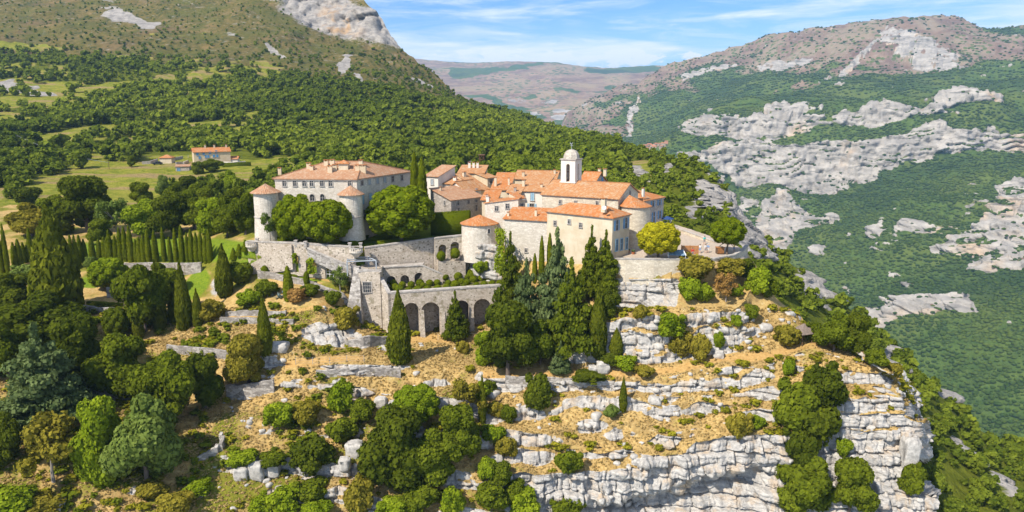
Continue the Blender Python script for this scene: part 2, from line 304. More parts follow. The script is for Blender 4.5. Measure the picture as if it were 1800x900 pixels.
lawn = np.zeros_like(GX)                                             # mown garden grass
for cx, cy, rx, ry, ro in ((650, 412, 190, 22, 0), (425, 440, 26, 14, -35), (345, 500, 18, 30, 35), (155, 497, 22, 9, 5), (500, 475, 90, 16, 8), (100, 330, 10, 10, 0), (640, 470, 60, 12, 0), (300, 440, 180, 22, 0)):
    lawn = np.maximum(lawn, blob(GX, GY, cx, cy, rx, ry, ro))
green = fbm(x / 5, y / 5, z / 5, 71, 4) + .35 * sstep(900, 500, GX) * sstep(640, 800, GY) - .28 * right + .3 * sstep(520, 430, GY)
mask0 = GX[0] > 1316
V = p.reshape(-1, 3)
pave = np.clip(sstep(1078, 1090, GX) * sstep(1318, 1312, GX) * sstep(462, 452, GY), 0, 1)
path = np.zeros_like(GX)
for line, wd in (([(850,658),(973,656),(1060,658),(1130,657),(1183,648),(1243,634),(1350,626),(1424,606),(1470,612)], 7), ([(400,556),(500,551),(560,538),(600,520)], 3), ([(500,640),(640,632)], 6), ([(690,596),(860,596)], 7), ([(430,470),(520,482),(610,500)], 2)):
    yy = np.interp(GX[0], [a for a, b in line], [b for a, b in line]); inr = (GX[0] >= line[0][0]) & (GX[0] <= line[-1][0])
    path = np.maximum(path, np.where(inr[None, :], sstep(wd * 1.4, wd * .7, np.abs(GY - yy[None, :])), 0))
rock = rock * (1 - .85 * path)
meA = npmesh('hillside_ledges', V, gridF(*GX.shape), smooth=False, attrs=dict(rock=rock, lawn=lawn, green=green, pave=pave, path=path))
GA = (GX, GY, p, rock, lawn, path)
# crest's far side at the right, falling into the gorge
c0 = p[0][mask0]; ks = np.arange(0, 7)
SK = np.stack([c0 + np.array([.5 * k, 2.0 * k, -.55 * k ** 1.9 - .05]) for k in ks]); meSK = npmesh('hillside_far_side', SK.reshape(-1, 3), gridF(*SK.shape[:2]), smooth=True, attrs=dict(rock=np.full(SK.shape[:2], .3), lawn=np.zeros(SK.shape[:2]), green=np.full(SK.shape[:2], .4), pave=np.zeros(SK.shape[:2]), path=np.zeros(SK.shape[:2])))

# slopes behind the village and the gorge flank
BX, BY, BD, BV = loft(ROWB, -250, 1950, 3.0, smoothx=7, smoothv=5)
pb = Pv(BX, BY, BD); nb = normals(pb); x, y, z = pb[..., 0], pb[..., 1], pb[..., 2]
sc_ = BD / 100
cliff = np.clip(np.maximum(blob(BX, BY, 585, 25, 120, 38, 22), blob(BX, BY, 500, -10, 110, 16, 10)) + .35 * fbm(x / 40, y / 40, z / 40, 5), 0, 1) * sstep(760, 700, BX)
pb += nb * (fbm(x / 60, y / 60, z / 60, 7, 5) * sstep(330, 900, BD) * 9 + fbm(x / 14, y / 14, z / 14, 9, 3) * .8)[..., None]
cb = np.stack([nb[..., 0], nb[..., 1], nb[..., 2] * 0], -1); cb /= np.linalg.norm(cb, axis=-1, keepdims=True) + 1e-6
pb += cb * (cliff * (34 * np.abs(vn(x / 42, y / 42, z / 200, 13)) + 17 * np.abs(vn(x / 15, y / 15, z / 55, 16)) + 9 * fbm(x / 7, y / 7, z / 11, 14, 3) - 4))[..., None]
rk = np.clip(1.6 * (fbm(x / 16, y / 16, z / 10, 15, 4) - .15) , 0, 1)
flank = sstep(1225, 1262, BX) * sstep(430, 350, BY)                                    # bare rock on the near gorge rim
crag = np.clip(np.maximum.reduce([blob(BX, BY, 1180, 293, 26, 7, -20), 1.25 * blob(BX, BY, 1300, 385, 26, 75, -14), blob(BX, BY, 1235, 330, 14, 34, -30), blob(BX, BY, 1215, 372, 16, 14, 0), blob(BX, BY, 1270, 330, 22, 40, -25), blob(BX, BY, 1255, 345, 30, 36, 30), blob(BX, BY, 1118, 302, 20, 14, 25), blob(BX, BY, 1425, 505, 50, 22, 40), blob(BX, BY, 1655, 690, 40, 12, 48), blob(BX, BY, 1560, 632, 30, 14, 50), blob(BX, BY, 1690, 790, 40, 10, 50), blob(BX, BY, 1760, 850, 40, 16, 45), blob(BX, BY, 1340, 395, 16, 50, -20), blob(BX, BY, 935, 290, 60, 7, 3)]) + .8 * fbm(x / 9, y / 9, z / 7, 17, 4), 0, 1)
crag = sstep(.40, .80, crag + .35 * fbm(x / 3.5, y / 3.5, z / 3, 18, 3))
strk = sstep(.30, .5, fbm(x / 30 + z / 12, y / 60, z / 22, 19, 4)) * sstep(90, 60, BY - .0 * BX) * .8
scree = np.clip(np.maximum.reduce([blob(BX, BY, 632, 138, 22, 5, 40), blob(BX, BY, 735, 140, 30, 5, 28), blob(BX, BY, 230, 32, 60, 12, 15), blob(BX, BY, 480, 85, 30, 5, 40), blob(BX, BY, 40, 155, 60, 10, 5), blob(BX, BY, 605, 115, 10, 16, 30)]) + .7 * fbm(x / 22, y / 22, z / 12, 23, 4), 0, 1)
rockB = np.clip(np.maximum.reduce([cliff, crag, strk * .7, sstep(.45, .8, scree)]), 0, 1)
pb += cb * (crag * sstep(600, 350, BD) * (5.5 * np.abs(vn(x / 7, y / 7, z / 14, 29)) + 2.6 * fbm(x / 2.8, y / 2.8, z / 4, 30, 3)))[..., None]
# how wooded: bare scrub high up on the left, wood in the middle, meadows near the farm
edgeline = np.interp(BX, [-250,0,100,250,400,500,600,700,800,850,900], [96,102,108,118,130,142,162,180,196,200,205])
wood = sstep(-16, 14, BY - edgeline + 52 * fbm(x / 70, y / 70, z / 70, 33, 4)) * (1 - sstep(.5, .8, rockB))
mead = np.zeros_like(BX)
for cx, cy, rx, ry, ro in ((350, 290, 120, 16, 0), (120, 372, 130, 20, -6), (200, 300, 90, 16, 0), (380, 325, 90, 16, 0), (60, 345, 110, 22, -6), (160, 318, 130, 12, 0), (330, 312, 150, 14, 0), (420, 300, 60, 14, 0), (20, 215, 60, 9, 0), (260, 222, 34, 8, 6), (60, 255, 30, 6, 0), (500, 288, 90, 9, 0), (650, 283, 50, 7, 0), (850, 300, 40, 10, 0), (35, 155, 70, 12, 6), (230, 100, 34, 5, 5), (40, 82, 60, 5, 2), (200, 262, 60, 12, -20), (1125, 300, 22, 16, 20)):
    mead = np.maximum(mead, blob(BX, BY, cx, cy, rx, ry, ro))
glade = sstep(.12, -.12, fbm(x / 42, y / 42, None, 91, 3) + sstep(420, 640, BX)) * sstep(90, 130, BY)
mead = np.maximum(mead, .62 * glade); mead = sstep(.25, .55, mead + .55 * fbm(x / 18, y / 18, None, 37, 4))
meB = npmesh('hillside', pb.reshape(-1, 3), gridF(*BX.shape), smooth=False, attrs=dict(rock=rockB, wood=wood * (1 - mead), mead=mead, green=fbm(x / 25, y / 25, z / 25, 39, 4), ochre=cliff * np.clip(blob(BX, BY, 596, 48, 34, 34) + .15, 0, 1)))
GB = (BX, BY, pb, wood * (1 - mead) , rockB, mead)

# the mountain across the gorge
MX, MY, MD, MV = loft(ROWM, 850, 2000, 2.0, smoothx=9, smoothv=4)
pm = Pv(MX, MY, MD); nm = normals(pm); x, y, z = pm[..., 0], pm[..., 1], pm[..., 2]
pm += nm * ((fbm(x / 220, y / 220, z / 220, 3, 5) * 44 - 34 * np.abs(vn((x + .5 * y) / 170, y / 900, z / 600, 6))) * sstep(800, 1600, MD) + fbm(x / 60, y / 60, z / 60, 4, 4) * 11)[..., None]
rm = np.full(MX.shape, -1.0)
for b in ((1300,212,90,15,-5),(1385,196,36,12,0),(1275,215,60,16,-12),(1440,205,16,14,0),(1545,207,50,14,0),(1500,205,40,8,0),(1655,185,40,8,-20),(1735,174,34,8,0),(1700,176,26,7,-20),
          (1290,250,60,12,-12),(1330,270,80,22,-8),(1260,275,90,16,-14),(1430,262,50,18,0),(1410,290,90,24,-4),(1345,310,70,20,0),(1470,310,50,16,-8),(1540,262,30,16,-20),(1580,250,40,18,-20),(1640,255,60,20,-14),(1720,250,60,18,-14),(1790,248,30,16,0),(1610,240,50,8,-18),(1660,222,20,8,-30),(1230,258,30,6,-14),(1340,226,30,7,-8),
          (1370,385,40,22,-30),(1350,410,34,24,0),(1400,400,30,14,-25),(1440,385,26,7,-30),(1330,365,20,16,-40),(1450,430,22,7,-35),(1490,415,14,9,-35),(1540,395,16,16,-30),(1600,400,40,9,-20),(1640,395,26,8,-20),(1590,420,26,8,-30),(1720,410,60,22,-30),(1700,440,50,14,-20),(1745,375,30,22,-50),(1690,420,40,20,-30),(1760,440,40,10,-10),(1785,320,34,26,-10),(1770,332,24,12,0),(1640,345,14,5,-40),(1600,335,16,5,-40),(1560,372,20,5,-40),(1500,385,14,4,-40),(1690,375,20,10,-45),
          (1570,540,60,9,-8),(1650,530,50,16,-5),(1620,545,50,10,-20),(1530,560,30,16,-10),(1520,530,30,8,-10),(1700,525,20,14,-30),(1750,520,26,9,-30),(1780,505,20,6,-30),(1620,462,60,6,-8),(1700,462,50,7,-5),(1760,465,50,8,-8),(1480,470,20,5,-40),(1560,445,20,6,-30)):
    rm = np.maximum(rm, blob(MX, MY, *b))
rn = fbm(x / 70, y / 70, z / 26, 51, 5)
st1 = fbm((x + .2 * z) / 90, y / 300, (z + .06 * x) / 17, 81, 4); st2 = fbm(x / 26, y / 40, z / 14, 82, 4)
POLY = ([(1208,238),(1240,208),(1300,194),(1370,184),(1420,192),(1470,200),(1530,195),(1600,194),(1680,166),(1740,163),(1770,178),(1740,186),(1690,182),(1640,206),(1590,216),(1530,226),(1470,220),(1430,214),(1380,222),(1300,236),(1220,244)],
 [(1185,268),(1240,262),(1300,250),(1350,240),(1440,240),(1500,250),(1550,250),(1600,232),(1660,218),(1680,232),(1740,226),(1800,232),(1860,235),(1860,255),(1800,262),(1720,272),(1650,280),(1560,300),(1500,322),(1470,332),(1380,340),(1310,338),(1290,318),(1250,285),(1200,285)],
 [(1745,312),(1800,290),(1860,290),(1860,350),(1800,352),(1770,340)],[(1318,440),(1345,380),(1380,342),(1396,362),(1440,378),(1490,370),(1440,395),(1402,402),(1384,442),(1350,472)],[(1630,442),(1680,408),(1740,366),(1800,345),(1860,350),(1860,445),(1740,452),(1660,447)],
 [(1508,545),(1560,532),(1640,518),(1690,512),(1724,545),(1640,562),(1600,556),(1540,592),(1514,584)],[(1570,395),(1600,385),(1650,390),(1700,385),(1690,400),(1640,412),(1580,412)],[(1530,405),(1550,380),(1562,380),(1556,415),(1540,425)],[(1700,468),(1760,455),(1830,450),(1830,470),(1760,478),(1700,482)])
pg_ = np.maximum.reduce([inpoly(MX, MY, q).astype(float) for q in POLY])
kz = np.exp(-.5 * (np.arange(-9, 10) / 3.0) ** 2); kz /= kz.sum()
pg_ = np.apply_along_axis(lambda v: np.convolve(np.pad(v, 9, mode='edge'), kz, 'valid'), 0, pg_); pg_ = np.apply_along_axis(lambda v: np.convolve(np.pad(v, 9, mode='edge'), kz, 'valid'), 1, pg_)
rockM = sstep(.30, .68, .95 * pg_ + .22 * np.clip(rm, 0, 1) + .46 * rn + .42 * st1 + .50 * st2)
rockM = np.maximum(rockM, .9 * sstep(.30, .46, .6 * rn + .45 * st1 + .45 * st2 + .12 * np.clip(rm, -1, 1)) * sstep(300, 360, MY) * sstep(640, 500, MY))
for b in ((1110,205,5,32,18),(1120,185,5,20,5),(1500,100,60,4,-30),(1590,75,50,24,10),(1640,95,60,20,10),(1380,100,60,8,-10),(1240,120,60,5,-14)):
    rockM = np.maximum(rockM, .85 * sstep(.35, .8, blob(MX, MY, *b) + .6 * fbm(x / 50, y / 50, z / 30, 53, 4)))
rockM = np.maximum(rockM, .7 * sstep(.25, .5, fbm(x / 60, y / 60, z / 22, 57, 4)) * sstep(1180, 1080, MX) * sstep(130, 160, MY) * sstep(250, 230, MY))
# steps in the cliffs
cm = np.stack([nm[..., 0], nm[..., 1], nm[..., 2] * .2], -1); cm /= np.linalg.norm(cm, axis=-1, keepdims=True) + 1e-6
zw = z - .09 * x + 20 * fbm(x / 110, y / 110, None, 58, 4) + 5 * vn(x / 25, y / 25, None, 57)
qm = zw / 13; fm = qm - np.floor(qm)
led = sstep(.70, .80, fm) * sstep(.0, .2, fbm(x / 45, y / 45, z / 20, 66, 3)); rockM = rockM * (1 - .8 * led)
pm += cm * (rockM * ((sstep(0, .3, fm) - .5 + .7 * fm * -1) * 8 + 24 * fbm(x / 26, y / 26, z / 110, 59, 4) + 7 * fbm(x / 12, y / 12, z / 16, 67, 2) + 10 * h3(np.floor(x / 26 + 3 * h3(np.floor(qm), qm * 0, qm * 0, 5)), np.floor(qm), qm * 0, 60)))[..., None]
treeline = np.interp(MX, [850,1000,1100,1150,1200,1300,1400,1450,1500,1560,1640,1720,1800,2000], [262,246,215,160,150,140,140,128,120,122,128,125,105,95])
woodM = sstep(-42, 26, MY - treeline + 105 * fbm((x + 1.2 * z) / 260, y / 260, z / 110, 61, 5) + 8) * (1 - rockM)
meM = npmesh('mountain', pm.reshape(-1, 3), gridF(*MX.shape), smooth=False, attrs=dict(rock=rockM, wood=woodM, warm=fbm(x / 120, y / 120, z / 120, 65, 3)))
GM = (MX, MY, pm, woodM, rockM)
# far plateau
FX, FY, FD, FV = loft(ROWF, 560, 1300, 2.0, smoothx=9, smoothv=4)
pf = Pv(FX, FY, FD); nf = normals(pf); x, y, z = pf[..., 0], pf[..., 1], pf[..., 2]
pf += nf * (fbm(x / 500, y / 500, z / 300, 3, 6) * 42)[..., None]
woodF = sstep(.08, .35, fbm(x / 420, y / 420, z / 160, 71, 5) + .25 * sstep(215, 235, FY) + .18 * np.clip(blob(FX, FY, 830, 145, 90, 10), 0, 1) + .3 * np.clip(blob(FX, FY, 900, 190, 60, 8, 30), 0, 1))
rockF = sstep(.2, .5, fbm(x / 160, y / 160, z / 60, 72, 4)) * sstep(150, 190, FY)
meF = npmesh('distant_plateau', pf.reshape(-1, 3), gridF(*FX.shape), smooth=True, attrs=dict(rock=rockF, wood=woodF, warm=fbm(x / 300, y / 300, z / 200, 73, 3)))
# unseen far sides, so that no ridge is a paper edge
def farside(name, P0, dist, drop, keep=None, **at):
    c = P0[0] if keep is None else P0[0][keep]
    S = np.stack([c + np.array([0, dist * t, -drop * t ** 1.6 - .05]) for t in np.linspace(0, 1, 6)])
    return npmesh(name, S.reshape(-1, 3), gridF(*S.shape[:2]), smooth=True, attrs={k: np.full(S.shape[:2], v) for k, v in at.items()})
meBS = farside('hillside_far_side', pb, 90, 70, None, rock=.2, wood=.6, mead=0, green=0, ochre=0)
meMS = farside('mountain_far_side', pm, 900, 320, None, rock=.1, wood=.3, warm=0)
meFS = farside('plateau_far_side', pf, 1500, 120, None, rock=.1, wood=.3, warm=0)

# --- ground materials
def ground_near():
    m = M('limestone_and_dry_grass'); g = m.geo()
    n1 = m.noise(g, .35, 5); n2 = m.noise(g, 2.2, 5, .7); n3 = m.noise(m.map(g, (1, 1, 3.2)), 1.1, 5, .65)
    rockc = m.mix(m.rng(n3, .3, .7), (.33, .312, .29), (.555, .525, .475))
    rockc = m.mix(m.math('MULTIPLY', m.rng(n1, .52, .68), .55), rockc, (.50, .36, .22))           # ochre staining
    rockc = m.mix(m.math('MULTIPLY', m.rng(m.noise(m.map(g, (1.6, 1.6, .35)), 1.0, 4), .58, .75), .5), rockc, (.24, .23, .22))   # grey weather streaks
    cr = m.voro(m.map(g, (.75, .75, 1.5)), 1.0, 'DISTANCE_TO_EDGE'); rockc = m.mix(m.rng(cr, .0, .04, .38, 0), rockc, (.09, .08, .07))
    dry = m.mix(m.rng(n2, .3, .72), (.36, .225, .075), (.57, .41, .165))
    dry = m.mix(m.math('MULTIPLY', m.rng(m.noise(g, .9, 4), .55, .72), .6), dry, (.17, .105, .05))
    dry = m.mix(m.math('MULTIPLY', m.rng(m.noise(g, .16, 5, .7), .50, .64), .65), dry, (.235, .155, .06)); dry = m.mix(m.math('MULTIPLY', m.rng(m.noise(g, .45, 5, .7), .58, .70), .6), dry, (.64, .53, .28))
    grn = m.mix(m.rng(n2, .3, .7), (.11, .125, .012), (.24, .22, .03))
    gcol = m.mix(m.rng(m.math('ADD', m.attr('green'), m.math('MULTIPLY', m.math('SUBTRACT', n2, .5), .9)), .02, .42), dry, grn)
    lw = m.mix(m.rng(n2, .3, .7), (.10, .17, .010), (.20, .25, .018))
    gcol = m.mix(m.rng(m.attr('lawn'), .35, .6), gcol, lw)
    pth = m.mix(m.rng(n2, .3, .7), (.40, .23, .075), (.55, .35, .13)); gcol = m.mix(m.math('MULTIPLY', m.attr('path'), .85), gcol, pth)
    gcol = m.mix(m.attr('pave'), gcol, m.mix(m.rng(n2, .3, .7), (.42, .34, .26), (.52, .43, .34)))
    rockc = m.mix(m.math('MULTIPLY', m.rng(m.noise(m.map(g, (.9, .9, .22)), .55, 4, .6), .54, .68), .6), rockc, (.50, .38, .25)); rockc = m.mix(m.math('MULTIPLY', m.rng(m.noise(m.map(g, (1.3, 1.3, .25)), .7, 4, .6), .56, .68), .55), rockc, (.19, .185, .18))
    rf = m.math('ADD', m.attr('rock'), m.math('MULTIPLY', m.math('SUBTRACT', n2, .5), .5))
    col = m.mix(m.rng(rf, .38, .56), gcol, rockc)
    h = m.math('ADD', m.noise(g, 3.5, 6, .7), m.math('MULTIPLY', n3, 1.2))
    return m.pbr(col, .95, m.bump(h, .55, .25), .1)
def ground_hill():
    m = M('scrub_hillside'); g = m.geo()
    n1 = m.noise(g, .045, 5); n2 = m.noise(g, .22, 5, .7); n3 = m.noise(g, .012, 4)
    scrub = m.mix(m.rng(n2, .3, .7), (.085, .078, .016), (.20, .15, .045))
    scrub = m.mix(m.rng(n1, .5, .68), scrub, (.085, .085, .025)); scrub = m.mix(m.math('MULTIPLY', m.rng(n3, .5, .65), .5), scrub, (.20, .13, .07))
    sv = m.math('MULTIPLY', m.rng(m.voro(g, .15, 'F1'), .26, .40, 1, 0), m.rng(m.noise(g, .02, 4), .40, .56)); scrub = m.mix(m.math('MULTIPLY', sv, .9), scrub, (.045, .06, .014))
    scrub = m.mix(m.math('MULTIPLY', m.rng(m.noise(m.map(g, (1, 1, 2)), .10, 6, .75), .56, .66), .7), scrub, (.33, .29, .235))
    wd = m.mix(m.rng(n2, .3, .7), (.08, .10, .008), (.15, .165, .016))
    scrub = m.mix(m.math('MULTIPLY', m.rng(m.noise(g, .022, 5, .65), .48, .60), .55), scrub, (.10, .11, .02)); scrub = m.mix(m.math('MULTIPLY', m.rng(m.noise(g, .03, 5, .65), .56, .66), .5), scrub, (.27, .18, .075))
    md = m.mix(m.rng(n2, .35, .7), (.16, .19, .018), (.31, .275, .045)); md = m.mix(m.rng(m.noise(m.map(g, (.25, 1, 1)), .09, 3), .5, .62), md, (.30, .22, .09))
    rk = m.mix(m.rng(m.noise(m.map(g, (1, 1, 1.6)), .12, 6, .7), .3, .7), (.21, .195, .18), (.46, .42, .37))
    rk = m.mix(m.math('MULTIPLY', m.attr('ochre'), m.rng(m.noise(m.map(g, (1, 1, .4)), .03, 3), .44, .60, 0, .85)), rk, (.50, .30, .13))
    col = m.mix(m.rng(m.attr('wood'), .3, .7), scrub, wd); col = m.mix(m.rng(m.attr('mead'), .3, .55), col, md)
    rf = m.math('ADD', m.attr('rock'), m.math('MULTIPLY', m.math('SUBTRACT', n2, .5), .6)); col = m.mix(m.rng(rf, .4, .62), col, rk)
    return m.pbr(col, .95, m.bump(m.math('ADD', n2, m.noise(g, .6, 4, .7)), .8, 1.6), .05)
def ground_mount(name, s, warm=False):
    m = M(name); g = m.map(m.geo(), (s, s, s))
    n1 = m.noise(g, .012, 6, .65); n2 = m.noise(g, .06, 6, .7)
    bare = m.mix(m.rng(n1, .35, .65), (.165, .105, .075), (.29, .20, .135)); bare = m.mix(m.rng(m.attr('warm'), .0, .4), bare, (.27, .205, .135))
    if warm: bare = m.mix(m.rng(n1, .35, .65), (.20, .115, .07), (.40, .26, .15)); bare = m.mix(m.rng(m.attr('warm'), .0, .4), bare, (.36, .25, .13))
    bare = m.mix(m.math('MULTIPLY', m.rng(n2, .5, .7), .6), bare, (.33, .285, .235))
    wd = m.mix(m.rng(n2, .3, .7), (.05, .09, .016), (.10, .145, .026))
    sv = m.rng(m.voro(g, .045, 'F1'), .30, .42, 1, 0)                                              # single bushes on the bare ground
    sv = m.math('MULTIPLY', sv, m.rng(m.noise(g, .006, 3), .42, .55))
    bare = m.mix(m.math('MULTIPLY', sv, .9), bare, wd)
    wd = m.mix(m.math('MULTIPLY', m.rng(m.noise(g, .007, 5, .65), .46, .60), .6), wd, (.13, .155, .03)); wd = m.mix(m.math('MULTIPLY', m.rng(m.noise(g, .0045, 4, .6), .50, .62), .7), wd, (.03, .055, .014))
    rk = m.mix(m.rng(m.noise(m.map(g, (1, 1, 3)), .02, 6, .7), .3, .7), (.25, .23, .205), (.50, .455, .395))
    rk = m.mix(m.rng(m.noise(m.map(g, (1, 1, .5)), .008, 3), .54, .68, 0, .7), rk, (.52, .37, .23))
    rk = m.mix(m.rng(m.noise(m.map(g, (.6, .6, 4)), .03, 4), .56, .66, 0, .75), rk, (.11, .105, .09))
    col = m.mix(m.rng(m.math('ADD', m.attr('wood'), m.math('MULTIPLY', m.math('SUBTRACT', n2, .5), .7)), .36, .54), bare, wd)
    col = m.mix(m.rng(m.math('ADD', m.attr('rock'), m.math('MULTIPLY', m.math('SUBTRACT', m.math('ADD', m.math('MULTIPLY', n2, .6), m.math('MULTIPLY', m.noise(m.map(g, (1, 1, 2.2)), .11, 5, .75), .4)), .5), 1.9)), .44, .58), col, rk)
    return m.pbr(col, 1.0, m.bump(m.math('ADD', n2, n1), .9, 6 / s), .03)
mA, mB, mMt, mF = ground_near(), ground_hill(), ground_mount('mountain_limestone', 1.0), ground_mount('plateau_scrub', .45, True)
for me, nm_, mt in ((meA, 'terrain', mA), (meSK, 'terrain', mA), (meB, 'hill', mB), (meBS, 'hill', mB), (meM, 'mountain', mMt), (meMS, 'mountain', mMt), (meF, 'plateau', mF), (meFS, 'plateau', mF)):
    tag(link(nm_, me, mt), kind='structure')
# one ground sheet far below, out to the horizon
gs = npmesh('ground', [(-7400, -250, -620), (7400, -250, -620), (7400, 10450, -620), (-7400, 10450, -620)], [(0, 1, 2, 3)], attrs=dict(rock=np.zeros(4), wood=np.ones(4), warm=np.zeros(4)))
tag(link('ground', gs, mF), kind='structure')
bvA = BVHTree.FromPolygons([tuple(v) for v in p[::2, ::2].reshape(-1, 3)], gridF(*p[::2, ::2].shape[:2]).tolist())
bvB = BVHTree.FromPolygons([tuple(v) for v in pb.reshape(-1, 3)], gridF(*BX.shape).tolist())
def ground(px, py, far=False):             # where a photo pixel meets the near hill or the slopes behind
    d = Vector(ray(px, py)).normalized()
    for bv in ((bvB,) if far else (bvA, bvB)):
        h = bv.ray_cast(Vector((0, 0, 0)), d)
        if h[0] is not None: return h[0]
    return P(px, py, 250)
def zat(x, y):                             # height of the near hill under a point
    h = bvA.ray_cast(Vector((x, y, 100)), Vector((0, 0, -1)))
    if h[0] is None: h = bvB.ray_cast(Vector((x, y, 400)), Vector((0, 0, -1)))
    return h[0].z if h[0] is not None else -27

# air: pale haze that fades the far mountains
def haze():
    bm = bmesh.new(); bmesh.ops.create_cube(bm, size=1)
    for v in bm.verts: v.co = Vector((v.co.x * 15000, 5100 + v.co.y * 10800, -75 + v.co.z * 1100 - .0))
    me = bpy.data.meshes.new('haze'); bm.to_mesh(me); bm.free()
    m = M('haze_air'); v = m.n('ShaderNodeVolumePrincipled', {'Color': (.40, .67, 1.0, 1), 'Density': 0.000080, 'Anisotropy': .0})
    m.t.links.new(v.outputs[0], m.n('ShaderNodeOutputMaterial').inputs[1])
    tag(link('haze', me, m.m), kind='stuff')
haze()
# ---------------------------------------------------------------- building materials
def stone_mat(name, c1, c2, bs=2.6, pits=0.0, spots=.25):
    m = M(name); v = m.obj()
    n1 = m.noise(v, .35, 4); n2 = m.noise(v, 2.4, 5, .7); cell = m.n('ShaderNodeTexVoronoi', {'Vector': m.map(v, (1, 1, 1.7)), 'Scale': bs})
    sep = m.n('ShaderNodeSeparateColor', {0: cell.outputs['Color']}).outputs[0]
    c = m.mix(m.rng(m.math('ADD', m.math('MULTIPLY', sep, .6), m.math('MULTIPLY', n2, .5)), .3, .85), c1, c2)
    c = m.mix(m.math('MULTIPLY', m.rng(n1, .45, .7), spots), c, tuple(x * k for x, k in zip(c1, (.62, .55, .48))))
    ed = m.voro(m.map(v, (1, 1, 1.7)), bs, 'DISTANCE_TO_EDGE'); c = m.mix(m.rng(ed, 0, .06, .45, 0), c, tuple(x * .5 for x in c1))
    if pits:
        pv = m.voro(v, 1.25, 'F1'); c = m.mix(m.rng(pv, .14, .24, pits, 0), c, (.07, .06, .035))
        c = m.mix(m.math('MULTIPLY', m.rng(m.noise(v, .8, 4), .56, .68), .5), c, (.15, .13, .05))
    return m.pbr(c, .95, m.bump(m.math('ADD', m.rng(ed, 0, .1), n2), .5, .06), .1)
def plaster_mat(name, c1, c2):
    m = M(name); v = m.obj(); n1 = m.noise(v, .5, 5, .65); n2 = m.noise(m.map(v, (3, 3, .5)), .8, 4); n3 = m.noise(v, 5, 4, .7)
    c = m.mix(m.rng(n1, .35, .66), c1, c2); c = m.mix(m.math('MULTIPLY', m.rng(n2, .55, .75), .4), c, tuple(x * k for x, k in zip(c1, (.7, .62, .55))))
    c = m.mix(m.math('MULTIPLY', m.rng(n3, .55, .7), .3), c, tuple(x * .72 for x in c1))
    return m.pbr(c, .95, m.bump(n3, .35, .04), .1)
def roof_mat(name, cols):
    m = M(name); uv = m.n('ShaderNodeTexCoord').outputs['UV']; v = m.obj()
    br = m.n('ShaderNodeTexBrick', {'Vector': uv, 'Scale': 1.0, 'Color1': (0, 0, 0, 1), 'Color2': (1, 1, 1, 1), 'Mortar': (.5, .5, .5, 1), 'Mortar Size': 0.0, 'Brick Width': .30, 'Row Height': .42}, offset=0)
    t = m.n('ShaderNodeSeparateColor', {0: br.outputs[0]}).outputs[0]
    n1 = m.noise(uv, .55, 5, .7); n2 = m.noise(uv, 2.6, 4, .7)
    f = m.math('ADD', m.math('MULTIPLY', t, .45), m.math('ADD', m.math('MULTIPLY', n1, .7), m.math('MULTIPLY', n2, .5)))
    c = m.mix(m.rng(f, .42, .72), cols[0], cols[1]); c = m.mix(m.rng(f, .80, 1.12), c, cols[2])
    c = m.mix(m.math('MULTIPLY', m.rng(n2, .56, .70), .7), c, cols[3]); c = m.mix(m.math('MULTIPLY', m.rng(m.noise(v, .9, 4, .7), .55, .66), .55), c, (.50, .40, .29))
    w = m.n('ShaderNodeTexWave', {'Vector': uv, 'Scale': 1.06, 'Distortion': .25, 'Detail': 1}, wave_type='BANDS', bands_direction='X', wave_profile='SIN').outputs[1]
    c = m.mix(m.rng(w, .0, .35, .55, 0), c, tuple(x * .35 for x in cols[0]))
    return m.pbr(c, .9, m.bump(m.math('ADD', w, m.math('MULTIPLY', n2, .6)), .8, .09), .12)
def flat_mat(name, c, rough=.7, var=.25, metal=0, spec=.3):
    m = M(name); n = m.noise(m.obj(), 3.0, 4, .7)
    return m.pbr(m.mix(m.rng(n, .3, .7), c, tuple(x * (1 - var) for x in c)), rough, None, spec, metal)
S_white = stone_mat('pale_limestone', (.60, .535, .44), (.72, .655, .56), 2.2)
S_cream = stone_mat('cream_stone', (.56, .485, .37), (.69, .61, .48), 2.0)
S_grey = stone_mat('grey_fieldstone', (.36, .32, .28), (.52, .46, .40), 2.4)
S_rub = stone_mat('garden_rubble_wall', (.47, .395, .31), (.64, .555, .455), 2.6, .75, .3)
S_dry = stone_mat('dry_stone_wall', (.26, .235, .21), (.50, .46, .41), 1.7, .35)
S_cope = stone_mat('coping_stone', (.40, .36, .32), (.52, .48, .43), 1.2)
PL_cream = plaster_mat('cream_plaster', (.57, .47, .32), (.66, .565, .42))
PL_tan = plaster_mat('tan_plaster', (.58, .45, .29), (.66, .54, .38))
PL_white = plaster_mat('white_plaster', (.66, .61, .53), (.74, .69, .6))
R_old = roof_mat('faded_terracotta_tiles', ((.40, .19, .10), (.50, .27, .15), (.58, .40, .26), (.28, .13, .075)))
R_org = roof_mat('orange_terracotta_tiles', ((.48, .15, .045), (.56, .22, .075), (.58, .34, .18), (.30, .10, .04)))
R_mid = roof_mat('terracotta_tiles', ((.45, .18, .07), (.54, .26, .11), (.60, .39, .22), (.27, .11, .055)))
GLASS = flat_mat('window_glass', (.035, .042, .05), .15, .3, 0, .5)
DARK = flat_mat('dark_recess', (.03, .027, .024), .95)
BLUE = flat_mat('blue_shutter_paint', (.10, .30, .56), .6, .2)
PALEBLUE = flat_mat('pale_blue_shutter_paint', (.32, .50, .62), .6, .2)
GREYSH = flat_mat('grey_shutter_paint', (.36, .40, .42), .6, .2)
WOODM = flat_mat('orange_wood', (.50, .22, .07), .7, .35)
BROWN = flat_mat('weathered_wood', (.16, .10, .06), .85, .35)
METAL = flat_mat('grey_painted_steel', (.34, .37, .40), .5, .1)
RUST = flat_mat('rusty_steel', (.22, .10, .06), .8, .3)
WHITE = flat_mat('white_paint', (.78, .77, .74), .6, .06)

